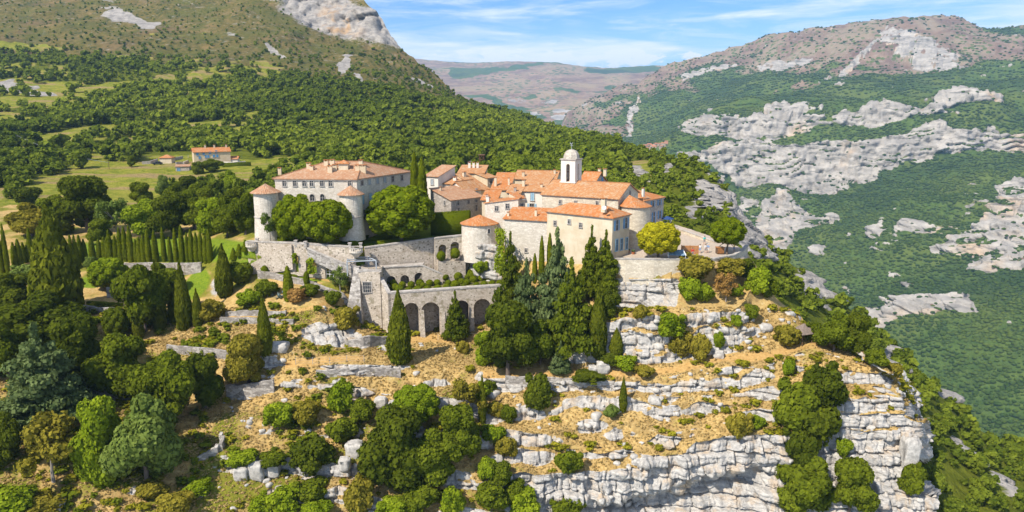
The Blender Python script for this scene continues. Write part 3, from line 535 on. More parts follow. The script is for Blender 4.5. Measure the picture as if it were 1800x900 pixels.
# ---------------------------------------------------------------- building builder
def bmo(name, bm, mat, parent=None, smooth=False):
    me = bpy.data.meshes.new(name); bmesh.ops.recalc_face_normals(bm, faces=bm.faces[:]); bm.to_mesh(me); bm.free()
    if smooth:
        for f in me.polygons: f.use_smooth = True
    return link(name, me, mat, parent)
def box(bm, x0, x1, y0, y1, z0, z1):
    vs = [bm.verts.new((x, y, z)) for z in (z0, z1) for x, y in ((x0, y0), (x1, y0), (x1, y1), (x0, y1))]
    for q in ((0, 3, 2, 1), (4, 5, 6, 7), (0, 1, 5, 4), (1, 2, 6, 5), (2, 3, 7, 6), (3, 0, 4, 7)): bm.faces.new([vs[i] for i in q])
    return vs
def tube(bm, a, b, r0, r1=None, seg=7):
    a, b = Vector(a), Vector(b); r1 = r0 if r1 is None else r1; d = (b - a); 
    if d.length < 1e-6: return
    q = d.to_track_quat('Z', 'Y').to_matrix(); A, B = [], []
    for i in range(seg):
        t = 2 * math.pi * i / seg; e = Vector((math.cos(t), math.sin(t), 0)); A.append(bm.verts.new(a + q @ (e * r0))); B.append(bm.verts.new(b + q @ (e * r1)))
    for i in range(seg): bm.faces.new((A[i], A[(i + 1) % seg], B[(i + 1) % seg], B[i]))
    bm.faces.new(A[::-1]); bm.faces.new(B)
def lathe(bm, prof, seg=24, cx=0, cy=0, a0=0, a1=2 * math.pi):
    full = abs(a1 - a0 - 2 * math.pi) < 1e-6; n = seg if full else seg + 1; rings = []
    for r, z in prof: rings.append([bm.verts.new((cx + max(r, .001) * math.cos(a0 + (a1 - a0) * i / seg), cy + max(r, .001) * math.sin(a0 + (a1 - a0) * i / seg), z)) for i in range(n)])
    for A, B in zip(rings, rings[1:]):
        for i in range(n if full else n - 1): bm.faces.new((A[i], A[(i + 1) % n], B[(i + 1) % n], B[i]))
    return rings
def slope(bm, pts, th=.16):                # one tiled roof plane; its first edge is the eave
    uvl = bm.loops.layers.uv.verify(); P_ = [Vector(q) for q in pts]; e = (P_[1] - P_[0]).normalized()
    n = (P_[1] - P_[0]).cross(P_[2] - P_[0]).normalized(); v = n.cross(e)
    if n.z < 0: n = -n
    off = random.random() * 9
    top = [bm.verts.new(q) for q in P_]; bot = [bm.verts.new(q - Vector((0, 0, th))) for q in P_]
    fs = [bm.faces.new(top), bm.faces.new(bot[::-1])] + [bm.faces.new((top[i], bot[i], bot[(i + 1) % len(top)], top[(i + 1) % len(top)])) for i in range(len(top))]
    for f in fs:
        for l in f.loops: d = l.vert.co - P_[0]; l[uvl].uv = (d.dot(e) + off, d.dot(v) + off)
class House:
    def __init__(s, name, label, A, phi, w, d, zb, cat='house', group=None):
        s.A = Vector(A); s.phi = phi; s.w, s.d, s.zb = w, d, zb; s.ze = s.A.z - zb
        s.t = empty(name, (s.A.x, s.A.y, zb), phi); tag(s.t, label, cat, group); s.roof = None
        s.mw = Matrix.Translation((s.A.x, s.A.y, zb)) @ Matrix.Rotation(phi, 4, 'Z'); s.inv = s.mw.inverted()
        s.fr = {'F': ((0, 0), (1, 0), (0, -1)), 'R': ((w, 0), (0, 1), (1, 0)), 'L': ((0, d), (0, -1), (-1, 0)), 'B': ((w, d), (-1, 0), (0, 1))}
    def build(s, style, rise, wall, roofm, ov=.35, rf=.5):
        w, d, e = s.w, s.d, s.ze; bm = bmesh.new()
        z = {'gable_x': lambda x, y: e + rise * (y / (d * rf) if y < d * rf else (d - y) / (d * (1 - rf))), 'shed_back': lambda x, y: e + rise * y / d, 'shed_front': lambda x, y: e - rise * y / d,
             'shed_r': lambda x, y: e + rise * x / w, 'shed_l': lambda x, y: e - rise * x / w, 'gable_y': lambda x, y: e + rise * (1 - abs(2 * x / w - 1)), 'hip': lambda x, y: e}[style]
        fp = [(0, 0)] + ([(w / 2, 0)] if style == 'gable_y' else []) + [(w, 0)] + ([(w, d * rf)] if style == 'gable_x' else []) + [(w, d)] + ([(w / 2, d)] if style == 'gable_y' else []) + [(0, d)] + ([(0, d * rf)] if style == 'gable_x' else [])
        lo = [bm.verts.new((x, y, 0)) for x, y in fp]; hi = [bm.verts.new((x, y, z(x, y) - .02)) for x, y in fp]
        n = len(fp)
        for i in range(n): bm.faces.new((lo[i], lo[(i + 1) % n], hi[(i + 1) % n], hi[i]))
        bmo('wall', bm, wall, s.t)
        bm = bmesh.new(); o = ov; k = .12
        def pt(x, y): 
            cx, cy = min(max(x, 0), w), min(max(y, 0), d); zz = z(cx, cy)
            if style == 'gable_x': zz += rise / (d * rf) * (y - cy if y < cy else cy - y)
            elif style == 'gable_y': zz += -2 * rise / w * abs(x - cx)
            elif style == 'shed_back': zz += rise / d * (y - cy)
            elif style == 'shed_front': zz -= rise / d * (y - cy)
            elif style == 'shed_r': zz += rise / w * (x - cx)
            elif style == 'shed_l': zz -= rise / w * (x - cx)
            return (x, y, zz + k)
        if style == 'gable_x':
            slope(bm, [pt(-o, -o), pt(w + o, -o), pt(w + o, d * rf), pt(-o, d * rf)]); slope(bm, [pt(w + o, d + o), pt(-o, d + o), pt(-o, d * rf), pt(w + o, d * rf)])
            tube(bm, pt(-o, d * rf), pt(w + o, d * rf), .13)
        elif style == 'gable_y':
            slope(bm, [pt(w + o, -o), pt(w + o, d + o), pt(w / 2, d + o), pt(w / 2, -o)]); slope(bm, [pt(-o, d + o), pt(-o, -o), pt(w / 2, -o), pt(w / 2, d + o)])
            tube(bm, pt(w / 2, -o), pt(w / 2, d + o), .13)
        elif style in ('shed_back',): slope(bm, [pt(-o, -o), pt(w + o, -o), pt(w + o, d + o * .4), pt(-o, d + o * .4)])
        elif style == 'shed_front': slope(bm, [pt(w + o, d + o), pt(-o, d + o), pt(-o, -o), pt(w + o, -o)])
        elif style == 'shed_r': slope(bm, [pt(-o, d + o), pt(-o, -o), pt(w + o, -o), pt(w + o, d + o)])
        elif style == 'shed_l': slope(bm, [pt(w + o, -o), pt(w + o, d + o), pt(-o, d + o), pt(-o, -o)])
        elif style == 'hip':
            q = min(w, d) / 2; a = (q, d / 2, e + rise + k) if w >= d else (w / 2, q, e + rise + k); b = (w - q, d / 2, e + rise + k) if w >= d else (w / 2, d - q, e + rise + k)
            c = [(-o, -o, e + k - .1), (w + o, -o, e + k - .1), (w + o, d + o, e + k - .1), (-o, d + o, e + k - .1)]
            if w >= d: slope(bm, [c[0], c[1], b, a]); slope(bm, [c[1], c[2], b]); slope(bm, [c[2], c[3], a, b]); slope(bm, [c[3], c[0], a])
            else: slope(bm, [c[0], c[1], a]); slope(bm, [c[1], c[2], b, a]); slope(bm, [c[2], c[3], b]); slope(bm, [c[3], c[0], a, b])
        s.zf = lambda x, y: (e + rise * .8 if style == 'hip' else z(x, y))
        s.roof = bmo('roof', bm, roofm, s.t)
        bm = bmesh.new()                                                          # eave course under the tiles
        if style in ('shed_back', 'gable_x', 'hip'): box(bm, -.12, w + .12, -.16, -.01, e - .36, e - .14)
        if style == 'hip' : box(bm, w + .01, w + .16, -.01, d, e - .36, e - .14)
        if len(bm.faces): bmo('eave_course', bm, S_cope, s.t)
        else: bm.free()
        return s
    def hit(s, f, px, py):                 # a photo pixel on one of the walls -> (along, height)
        (ox, oy), (dx, dy), (nx, ny) = s.fr[f]; o = s.mw @ Vector((ox, oy, 0)); n = s.mw.to_3x3() @ Vector((nx, ny, 0)); d = Vector(ray(px, py))
        t = o.dot(n) / d.dot(n); q = s.inv @ (d * t); return (q.x - ox) * dx + (q.y - oy) * dy, q.z
    def win(s, f, px, py, ww, hh, kind='plain', sh=None, arch=False, frame=None):
        u, v = s.hit(f, px, py) if px is not None else py
        (ox, oy), (dx, dy), (nx, ny) = s.fr[f]
        def T(a, b, c): return (ox + dx * (u + a) + nx * b, oy + dy * (u + a) + ny * b, v + c)
        def tb(bm, a0, a1, b0, b1, c0, c1):
            vs = [bm.verts.new(T(a, b, c)) for c in (c0, c1) for a, b in ((a0, b0), (a1, b0), (a1, b1), (a0, b1))]
            for q in ((0, 3, 2, 1), (4, 5, 6, 7), (0, 1, 5, 4), (1, 2, 6, 5), (2, 3, 7, 6), (3, 0, 4, 7)): bm.faces.new([vs[i] for i in q])
        W, Hh = ww / 2, hh / 2; bm = bmesh.new(); j = .13
        tb(bm, -W - j, -W, .0, .13, -Hh, Hh + j * (not arch)); tb(bm, W, W + j, .0, .13, -Hh, Hh + j * (not arch)); tb(bm, -W - j - .05, W + j + .05, .0, .2, -Hh - .12, -Hh)
        if arch:
            for i in range(8):
                t0, t1 = math.pi * i / 8, math.pi * (i + 1) / 8
                P4 = [(r * math.cos(t), Hh + r * math.sin(t)) for r, t in ((W, t0), (W + j, t0), (W + j, t1), (W, t1))]
                lo = [bm.verts.new(T(a, 0, c)) for a, c in P4]; hi = [bm.verts.new(T(a, .13, c)) for a, c in P4]
                bm.faces.new(hi); bm.faces.new(lo[::-1])
                for i2 in range(4): bm.faces.new((lo[i2], lo[(i2 + 1) % 4], hi[(i2 + 1) % 4], hi[i2]))
        else: tb(bm, -W, W, .0, .13, Hh, Hh + j)
        tb(bm, -.035, .035, .02, .06, -Hh, Hh); tb(bm, -W, W, .02, .06, .12, .18)
        wn_ = bmo('door' if kind == 'door' else 'window', bm, frame or S_cope, s.t)
        bm = bmesh.new(); tb(bm, -W, W, .004, .02, -Hh, Hh)
        if arch:
            c = [bm.verts.new(T(W * math.cos(math.pi * i / 10), .02, Hh + W * math.sin(math.pi * i / 10))) for i in range(11)]; bm.faces.new(c)
        bmo('pane', bm, sh if (kind == 'door' and sh) else GLASS, wn_)
        if kind == 'open':
            for a0, a1 in ((-W - j - ww * .52, -W - j - .02), (W + j + .02, W + j + ww * .52)):
                bm = bmesh.new(); tb(bm, a0, a1, .02, .08, -Hh, Hh)
                for q in (-.3, .3): tb(bm, a0 + .03, a1 - .03, .08, .1, q * hh - .05, q * hh + .05)
                bmo('shutter', bm, sh, wn_)
        if kind == 'closed':
            for a0, a1 in ((-W, -.02), (.02, W)):
                bm = bmesh.new(); tb(bm, a0, a1, .065, .11, -Hh, Hh)
                for q in (-.3, .3): tb(bm, a0 + .03, a1 - .03, .11, .13, q * hh - .05, q * hh + .05)
                bmo('shutter', bm, sh, wn_)
        return wn_
    def chim(s, x, y, w=.6, h=1.3, d=None, mat=None, cap=True, pots=0):
        z0 = s.zf(min(max(x, 0), s.w), min(max(y, 0), s.d)) - .4; d = d or w * .8; bm = bmesh.new(); box(bm, x - w / 2, x + w / 2, y - d / 2, y + d / 2, z0, z0 + h + .4)
        z1 = z0 + h + .4
        if cap:
            for i in (-1, 1):
                for k in (-1, 1): box(bm, x + i * (w / 2 - .08) - .06, x + i * (w / 2 - .08) + .06, y + k * (d / 2 - .08) - .06, y + k * (d / 2 - .08) + .06, z1 + .002, z1 + .2)
        c = bmo('chimney', bm, mat or PL_cream, s.roof); bm = bmesh.new()
        if cap:
            box(bm, x - w / 2 - .08, x + w / 2 + .08, y - d / 2 - .08, y + d / 2 + .08, z1 + .202, z1 + .29)
            bmo('chimney_cap', bm, R_org, s.roof)
        else:
            for i in range(max(1, pots)): tube(bm, (x + (i - (pots - 1) / 2) * .3, y, z1 - .05), (x + (i - (pots - 1) / 2) * .3, y, z1 + .35), .1)
            bmo('chimney_pot', bm, R_org, s.roof)
        return c
    def pix(s, px, py):                    # a photo pixel on the roof -> local x, y
        d = Vector(ray(px, py)); t = 100.0
        for _ in range(2000):
            q = s.inv @ (d * t)
            if q.z <= s.zf(min(max(q.x, 0), s.w), min(max(q.y, 0), s.d)) and -1 < q.y < s.d + 3: return q.x, q.y
            t += .1
        return s.w / 2, s.d / 2
    def chimp(s, px, py, **k): x, y = s.pix(px, py); return s.chim(min(max(x, .3), s.w - .3), min(max(y, .3), s.d - .3), **k)
def along(A, phi, px):                     # metres along phi from A until the photo column px
    a = (px - 900) / FPX; c, s = math.cos(phi), math.sin(phi); return (a * (A.y * CT - A.z * ST) - A.x) / (c - a * s * CT)
def H(name, label, A, phi, bx, depth, zb, style, rise, wall, roofm, cx=None, cat='house', group=None, **k):
    A = P(*A); phi = R(phi); w_ = along(A, phi, bx)
    if cx is not None:
        B = A + Vector((math.cos(phi), math.sin(phi), 0)) * w_ if cx > bx or cx > A.x * 0 + 1e9 else A
        B = A + Vector((math.cos(phi), math.sin(phi), 0)) * w_ if k.pop('right', True) else A
        depth = along(B, phi + math.pi / 2, cx)
    k.pop('right', None)
    return House(name, label, A, phi, w_, depth, zb, cat, group).build(style, rise, wall, roofm, **k)

# ---------------------------------------------------------------- the village
VG = None
# church, long nave with tiled roof
ch = H('church', 'long pale stone church nave under a broad orange tiled roof, joined to the round apse', (953, 341, 149), -28, 1087, 12, -28, 'gable_x', 2.3, S_cream, R_mid, cat='church')
for px, py in ((985, 352), (1012, 353), (1050, 354)): ch.win('F', px, py + 3, .5, .7)
ch.win('R', 1107, 341, .5, .8, arch=True)
bm = bmesh.new()                           # apse
ac = P(1117, 385, 141.5); r_ = 2.75; zt = P(1117, 364, 140).z
lathe(bm, [(r_ + .12, -28), (r_, -25), (r_, zt)], 32, ac.x, ac.y)
ap = empty('apse', (ac.x, ac.y, -28)); tag(ap, 'round pale stone church apse with a half cone tiled roof above the terrace', 'apse')
def into(o, t): o.location = -Vector(t.location); o.parent = t; return o
into(bmo('wall', bm, S_cream), ap)
bm = bmesh.new(); uvl = bm.loops.layers.uv.verify()
def cone_roof(bm, c, r, z0, rise, seg=20, apex=None):
    apex = Vector(apex) if apex else Vector((c[0], c[1], z0 + rise))
    for i in range(seg):
        a, b = 2 * math.pi * i / seg, 2 * math.pi * (i + 1) / seg
        slope(bm, [(c[0] + r * math.cos(a), c[1] + r * math.sin(a), z0), (c[0] + r * math.cos(b), c[1] + r * math.sin(b), z0), apex], .12)
cone_roof(bm, ac, r_ + .35, zt + .1, 1.9, 22, (ac.x - 1.1, ac.y + 1.6, zt + 2.0)); into(bmo('roof', bm, R_org), ap)
bm = bmesh.new(); lathe(bm, [(r_ + .02, zt - .3), (r_ + .2, zt - .05), (r_ + .2, zt + .06), (r_, zt + .07)], 32, ac.x, ac.y); into(bmo('cornice', bm, S_cope), ap)
# bell tower
tc_ = P(1004, 315, 153); zb_, zc = -19.5, P(1004, 280, 152).z; bt = empty('bell_tower', (tc_.x, tc_.y, zb_), R(-30)); tag(bt, 'square white church bell tower with arched openings and a domed stone top', 'bell tower')
hw = 1.62
def arch_panel(bm, w, h0, h1, aw, a0, a1, T, th):   # a wall of width w with one arched opening, thickness th
    pts = [(-w, h0), (w, h0), (w, h1), (-w, h1)]
    outl = [(-aw, a0)] + [(-aw * math.cos(math.pi * i / 10), a1 + aw * math.sin(math.pi * i / 10)) for i in range(11)] + [(aw, a0)]
    loop = [(-w, h0)] + [(0 - aw, h0)] + [(-aw, a0 + .001)] + outl[1:-1] + [(aw, a0 + .001), (aw, h0), (w, h0), (w, h1), (-w, h1)]
    L2 = [loop[0]] + loop[1:]
    f = [bm.verts.new(T(u, 0, v)) for u, v in L2]; b = [bm.verts.new(T(u, th, v)) for u, v in L2]
    bm.faces.new(f); bm.faces.new(b[::-1])
    for i in range(len(f)): bm.faces.new((f[i], b[i], b[(i + 1) % len(f)], f[(i + 1) % len(f)]))
H_ = zc - zb_; bm = bmesh.new()
base_h = 4.3
box(bm, -hw, hw, -hw, hw, 0, base_h); box(bm, -hw - .18, hw + .18, -hw - .18, hw + .18, base_h + .002, base_h + .22)
for k in range(4):
    a = k * math.pi / 2; c, s = math.cos(a), math.sin(a)
    def T(u, t, v, c=c, s=s): x, y = u, -hw + .001 + t; return (x * c - y * s, x * s + y * c, v)
    ww = hw - (.002 if k % 2 else .352)
    arch_panel(bm, ww, base_h + .222, H_ - .1, .42, base_h + .5, H_ - 1.35, T, .35)
bmo('wall', bm, PL_white, bt)
bm = bmesh.new(); box(bm, -hw - .22, hw + .22, -hw - .22, hw + .22, H_ - .098, H_ + .12); bmo('cornice', bm, S_cope, bt)
bm = bmesh.new(); rr = [(1.68 * math.cos(t) ** .8, H_ + .122 + 1.85 * math.sin(t)) for t in np.linspace(0, math.pi / 2, 9)]; lathe(bm, [(1.8, H_ + .122)] + rr, 8, a0=math.pi / 8, a1=math.pi / 8 + 2 * math.pi); bmo('dome', bm, stone_mat('dome_stone', (.45, .40, .33), (.58, .52, .44), 1.6), bt)
bm = bmesh.new(); tube(bm, (0, 0, H_ + 1.9), (0, 0, H_ + 3.1), .05, .04); tube(bm, (-.3, 0, H_ + 2.75), (.3, 0, H_ + 2.75), .04); bmesh.ops.create_icosphere(bm, subdivisions=1, radius=.14, matrix=Matrix.Translation((0, 0, H_ + 2.02)));
for a, b in (((-.1, 0, H_ + 3.0), (.3, 0, H_ + 3.35)), ((-.1, 0, H_ + 3.0), (-.35, 0, H_ + 3.35)), ((-.1, 0, H_ + 3.0), (.1, 0, H_ + 3.1))): tube(bm, a, b, .09, .04)
bmo('weathervane', bm, METAL, bt)
bm = bmesh.new(); lathe(bm, [(.05, base_h + 2.1), (.2, base_h + 2.05), (.28, base_h + 1.6), (.42, base_h + 1.3)], 14); tube(bm, (-1.1, 0, base_h + 2.15), (1.1, 0, base_h + 2.15), .06); bmo('bell', bm, RUST, bt)
# front building with blue shutters at its right end
fb = H('townhouse', 'long cream rendered townhouse with three small front windows and blue shutters on its end wall', (962, 371, 139), -38, 1077, 7, -42, 'hip', 1.5, PL_cream, R_org, cx=1107)
for px, py in ((976, 392), (1001, 389.5), (1021, 396)): fb.win('F', px, py, .55, .8)
for px, py in ((1084, 396), (1100, 392)): fb.win('R', px, py, .8, 1.9, 'open', BLUE)
for px, py in ((1083.5, 431), (1092, 429.5), (1101, 428)): fb.win('R', px, py, .75, 2.1, 'door', sh=GLASS, frame=PALEBLUE)
fb.chimp(1055, 371, w=.8, h=1.9); 
bm = bmesh.new(); x_, y_ = fb.pix(1062, 372); z_ = fb.zf(x_, y_)
lathe(bm, [(.02, 0), (.2, .03), (.38, .12)], 16); d_ = bmo('satellite_dish', bm, WHITE, fb.roof); d_.location = (x_, y_, z_ + .6); d_.rotation_euler = (R(70), 0, R(20))
# house with long blank wall between turret and front building
lw_ = H('village_house', 'blank walled stone house with low orange roof, between round turret and cream townhouse', (887, 384, 143), -20, 963, 6, -43, 'shed_back', 1.5, S_white, R_org)
lw_.win('F', 925, 440, .5, .75); lw_.chimp(942, 381, w=.45, h=1.2, cap=False, pots=1); lw_.chim(.4, 1, w=.4, h=.7)
# tall white house with pale blue shutters
H6 = H('village_house', 'tall white house with pale blue shutters, left of the church nave', (913, 335, 159), -18, 953, 10, -30, 'shed_back', 2.6, PL_white, R_mid)
H6.win('F', 936, 345, .8, 1.9, 'closed', PALEBLUE); H6.win('F', 935, 364, .9, 1.5, 'open', PALEBLUE); H6.chimp(918, 329, w=.6, h=1.4); H6.chimp(952, 330, w=.5, h=.6)
H5 = H('village_house', 'low white stone house with two small windows in front of the tall white house', (852, 357, 150), -14, 911, 5, -33, 'shed_r', 1.1, S_white, R_org, ov=.25)
H5.win('F', 873, 366.5, .7, .95); H5.win('F', 892, 362.5, .7, .95); H5.chim(.5, .6, w=.6, h=1.1, mat=PL_white)
H5b = H('village_house', 'narrow cream house end wedged right of the low white house', (912, 349, 149.6), 30, 923, 4, -32, 'shed_back', .8, PL_cream, R_org, ov=.15)
H5b.win('F', 917, 362, .55, .9)
V8 = H('village_house', 'house with bright orange lean-to roof and one small window, behind low white house', (864, 333, 166), -8, 894, 10, -30, 'shed_back', 2.9, PL_cream, R_org)
V8.win('F', 880, 350, .7, .7); V8.chimp(871, 328, w=.55, h=1.9); V8.chimp(898, 326, w=.4, h=1.5)
V9 = H('village_house', 'small roofed annexe under the tall white house, left side', (892, 338, 158), -14, 914, 5, -30, 'shed_back', 1.2, PL_tan, R_mid); V9.win('F', 899, 343, .8, .6); V9.chim(1.6, .4, w=.5, h=.8, mat=S_grey)
V10 = H('village_house', 'long back row house with pale orange roof left of the bell tower', (905, 314, 180), -12, 977, 9, -28, 'gable_x', 1.6, PL_cream, R_mid); V10.chimp(920, 311, w=.6, h=1.0); V10.chimp(975, 306, w=.5, h=.9)
VB = H('village_house', 'orange roofed house with two chimneys and a blue shutter, behind the bell tower', (1018, 321, 168), -30, 1044, 9, -28, 'gable_x', 2.2, S_grey, R_org, cx=1065)
VB.win('R', 1058, 316, .8, 1.2, 'closed', BLUE); VB.chim(3.2, 4.2, w=.6, h=1.1); VB.chim(4.6, 4.2, w=.7, h=1.1)
BS = H('village_house', 'stone house with four blue shuttered windows at the head of the road', (1131, 353, 152), 50, 1167, 8, -28, 'hip', 1.5, S_grey, R_org)
for px, py in ((1147.5, 357.5), (1159, 355)): BS.win('F', px, py, .7, 1.4, 'open', BLUE)
for px, py in ((1149, 382), (1159.5, 377)): BS.win('F', px, py, .7, 1.7 + .5 * (px < 1155), 'open', BLUE)
BS.chimp(1139, 346, w=.55, h=1.2, mat=PL_white)
V3 = H('village_house', 'old tan house with rubble side and faded lean-to roof, beside the clipped hedge', (793, 352, 158), 46, 848, 7, -32, 'shed_back', 2.0, S_grey, R_old, cx=757, right=False)
for px, py, h in ((805, 357, .9), (823, 354.5, .9), (837, 352, .9), (805.5, 370, 1.0), (837, 365.5, 1.3)): V3.win('F', px, py, .6, h)
for px, py in ((763, 354), (782, 356.5)): V3.win('L', px, py, .55, .95)
V3.chimp(775, 336, w=.4, h=.7)
V1 = H('village_house', 'white house with mono pitch roof directly right of the twin cypresses', (748, 309, 178), -32, 770, 8, -30, 'shed_back', 2.1, PL_white, R_old, cx=800); V1.win('F', 760, 320, .8, 1.3, 'closed', GREYSH)
V2 = H('village_house', 'little pink roofed outhouse between castle and the twin cypresses', (712, 324, 176), 6, 737, 7, -30, 'shed_back', 2.0, PL_cream, R_old)
V4 = H('village_house', 'small low house tucked right of the white mono pitch house', (772, 322, 178), -24, 802, 6, -30, 'shed_back', 1.6, PL_white, R_mid); V4.chimp(775, 317, w=.6, h=.9); V4.chimp(800, 318, w=.8, h=.7, mat=PL_white)
V5 = H('village_house', 'whitewashed gable fronted house above the old tan house', (786, 333, 170), -38, 818, 7, -30, 'gable_y', 1.9, PL_white, R_mid, cx=846); V5.win('R', 837, 337, .6, 1.3, 'closed', PALEBLUE); V5.chimp(785, 329, w=.4, h=.9)
V6 = H('village_house', 'house with long orange roof falling right, amid the old roofs', (843, 334, 174), 44, 860, 9, -30, 'shed_back', 3.2, PL_tan, R_mid, cx=803, right=False); V6.chimp(816, 311, w=.8, h=1.0)
V7 = H('village_house', 'tall tan house with blank gable and one shaded window, amid the old roofs', (857, 313, 182), 44, 873, 9, -30, 'shed_back', 1.4, PL_tan, R_mid, cx=824, right=False); V7.win('F', 863, 318, .9, 1.3)
V15 = H('village_house', 'rear house with three pale chimneys in a row on its roof', (806, 304, 186), -6, 850, 7, -30, 'shed_back', 1.4, PL_tan, R_mid)
for q in (.33, .5, .66): V15.chim(V15.w * q, 4.4, w=.6, h=1.3, mat=PL_white)
V14 = H('village_house', 'tiny orange roofed shed with a white chimney by the rubble house corner', (847, 351, 157), -10, 872, 5, -31, 'shed_back', 1.4, PL_cream, R_org); V14.chim(1.1, .2, w=.5, h=.9, mat=PL_white); V14.win('F', 866, 356, .8, .8)
# round turret
tu = P(843, 410, 149.5); tz = P(843, 397, 146).z; tt = empty('turret', (tu.x, tu.y, -31)); tag(tt, 'round stone turret with shallow tiled roof standing on white crag', 'turret')
bm = bmesh.new(); lathe(bm, [(3.9, -31), (3.75, -27), (3.7, tz)], 30, tu.x, tu.y); into(bmo('wall', bm, S_white), tt)
bm = bmesh.new(); cone_roof(bm, tu, 4.05, tz + .1, 1.7, 20); into(bmo('roof', bm, R_org), tt)
def pane_at(px, py, D, w, h, t, rz=0):     # a small framed window set on a curved wall
    c = P(px, py, D); bm = bmesh.new(); j = .1
    for a in ((-w/2 - j, -w/2, -h/2, h/2 + j), (w/2, w/2 + j, -h/2, h/2 + j), (-w/2, w/2, h/2, h/2 + j), (-w/2 - j, w/2 + j, -h/2 - j, -h/2)): box(bm, a[0], a[1], -.08, .4, a[2], a[3])
    f = bmo('window', bm, S_cope); bm = bmesh.new(); box(bm, -w/2, w/2, .0, .3, -h/2, h/2); g = bmo('pane', bm, GLASS, f)
    f.rotation_euler = (0, 0, rz); f.location = c - Vector(t.location); f.parent = t
pane_at(859.5, 406.5, 146.1, .5, .9, tt, R(22))

# ---------------------------------------------------------------- the castle
zE, zG = P(627, 315, 150).z, -27.5
c0, c1, c2 = P(483, 315.5, 151.5), P(627, 315, 150), P(721, 303, 168); 
for c in (c0, c1, c2): c.z = zE
c3 = c2 + (c0 - c1) * 1.05; org = Vector((c1.x, c1.y, zG)); CA = House('castle', 'big pale stone castle with low hipped tile roof, many chimneys and round corner towers', c1, 0, 1, 1, zG, 'castle'); CA.t.location = org
L_ = [q - Vector((org.x, org.y, 0)) for q in (c0, c1, c2, c3)]; ze = zE - zG
bm = bmesh.new(); lo = [bm.verts.new((q.x, q.y, 0)) for q in L_]; hi = [bm.verts.new((q.x, q.y, ze)) for q in L_]
for i in range(4): bm.faces.new((lo[i], lo[(i + 1) % 4], hi[(i + 1) % 4], hi[i]))
bmo('wall', bm, S_white, CA.t)
cen = sum((Vector((q.x, q.y, 0)) for q in L_), Vector()) / 4
ex = [cen + (Vector((q.x, q.y, 0)) - cen) * 1.035 for q in L_]; ex = [Vector((q.x, q.y, ze + .05)) for q in ex]
mA_, mB_ = (ex[0] + ex[3]) / 2, (ex[1] + ex[2]) / 2; rg0 = mA_.lerp(mB_, .30) + Vector((0, 0, 2.9)); rg1 = mA_.lerp(mB_, .72) + Vector((0, 0, 2.9))
bm = bmesh.new(); slope(bm, [ex[0], ex[1], rg1, rg0], .2); slope(bm, [ex[1], ex[2], rg1], .2); slope(bm, [ex[2], ex[3], rg0, rg1], .2); slope(bm, [ex[3], ex[0], rg0], .2)
for a, b in ((rg0, rg1), (ex[0], rg0), (ex[1], rg1), (ex[2], rg1)): tube(bm, a, b, .14)
CA.roof = bmo('roof', bm, R_old, CA.t)
CA.mw = Matrix.Translation(org); CA.inv = CA.mw.inverted()
def fr(a, b):
    d = (b - a); d.z = 0; d.normalize(); return ((a.x, a.y), (d.x, d.y), (d.y, -d.x))
CA.fr = {'F': fr(L_[0], L_[1]), 'R': fr(L_[1], L_[2])}
for px in (500, 518.5, 535, 548, 566, 581, 615): CA.win('F', px, 322.5, .75, 1.05)
for px, py in ((636, 321), (649, 319.5), (663, 317.5), (676, 316), (690, 314.5), (706, 312.5)): CA.win('R', px, py, .85, 1.15, 'closed' if px > 640 and px < 680 else 'plain', GREYSH)
for px, py in ((549, 349), (567, 349)): CA.win('F', px, py, .9, .9, arch=True)
for px, py in ((637, 351), (651, 348), (664, 344)): CA.win('R', px, py, .95, 1.9, 'closed', PALEBLUE)
CA.win('R', 641, 377, 1.0, 2.0, 'door', sh=DARK)
bm = bmesh.new()
for a, b in ((0, 1), (1, 2)):
    f = fr(L_[a], L_[b]); n_ = Vector((f[2][0], f[2][1], 0)); A_, B_ = L_[a] + n_ * .01, L_[b] + n_ * .01
    q = [bm.verts.new((v.x, v.y, z_)) for z_ in (ze - .38, ze - .1) for v in (A_, B_, B_ + n_ * .2, A_ + n_ * .2)]
    for t in ((0, 1, 2, 3), (7, 6, 5, 4), (0, 4, 5, 1), (1, 5, 6, 2), (2, 6, 7, 3), (3, 7, 4, 0)): bm.faces.new([q[i] for i in t])
bmo('eave_course', bm, S_cope, CA.t)
def zroof(x, y):
    best = ze
    for tri in ((ex[0], ex[1], rg1), (ex[0], rg1, rg0), (ex[1], ex[2], rg1), (ex[2], ex[3], rg0), (ex[2], rg0, rg1), (ex[3], ex[0], rg0)):
        a, b, c = tri; n_ = (b - a).cross(c - a)
        s1 = [(q - p_).cross(Vector((x, y, 0)) - Vector((p_.x, p_.y, 0))).z for p_, q in ((Vector((a.x, a.y, 0)), Vector((b.x, b.y, 0))), (Vector((b.x, b.y, 0)), Vector((c.x, c.y, 0))), (Vector((c.x, c.y, 0)), Vector((a.x, a.y, 0))))]
        if all(v >= -1e-6 for v in s1) or all(v <= 1e-6 for v in s1): best = max(best, a.z - (n_.x * (x - a.x) + n_.y * (y - a.y)) / n_.z)
    return best
CA.zf = lambda x, y: zroof(x, y); CA.w = CA.d = 1e9
def cpix(px, py):
    d = Vector(ray(px, py)); t = 135.0
    while t < 200:
        q = CA.inv @ (d * t)
        if q.z <= zroof(q.x, q.y) and q.z < ze + 3.5: return q.x, q.y, q.z
        t += .1
    return None
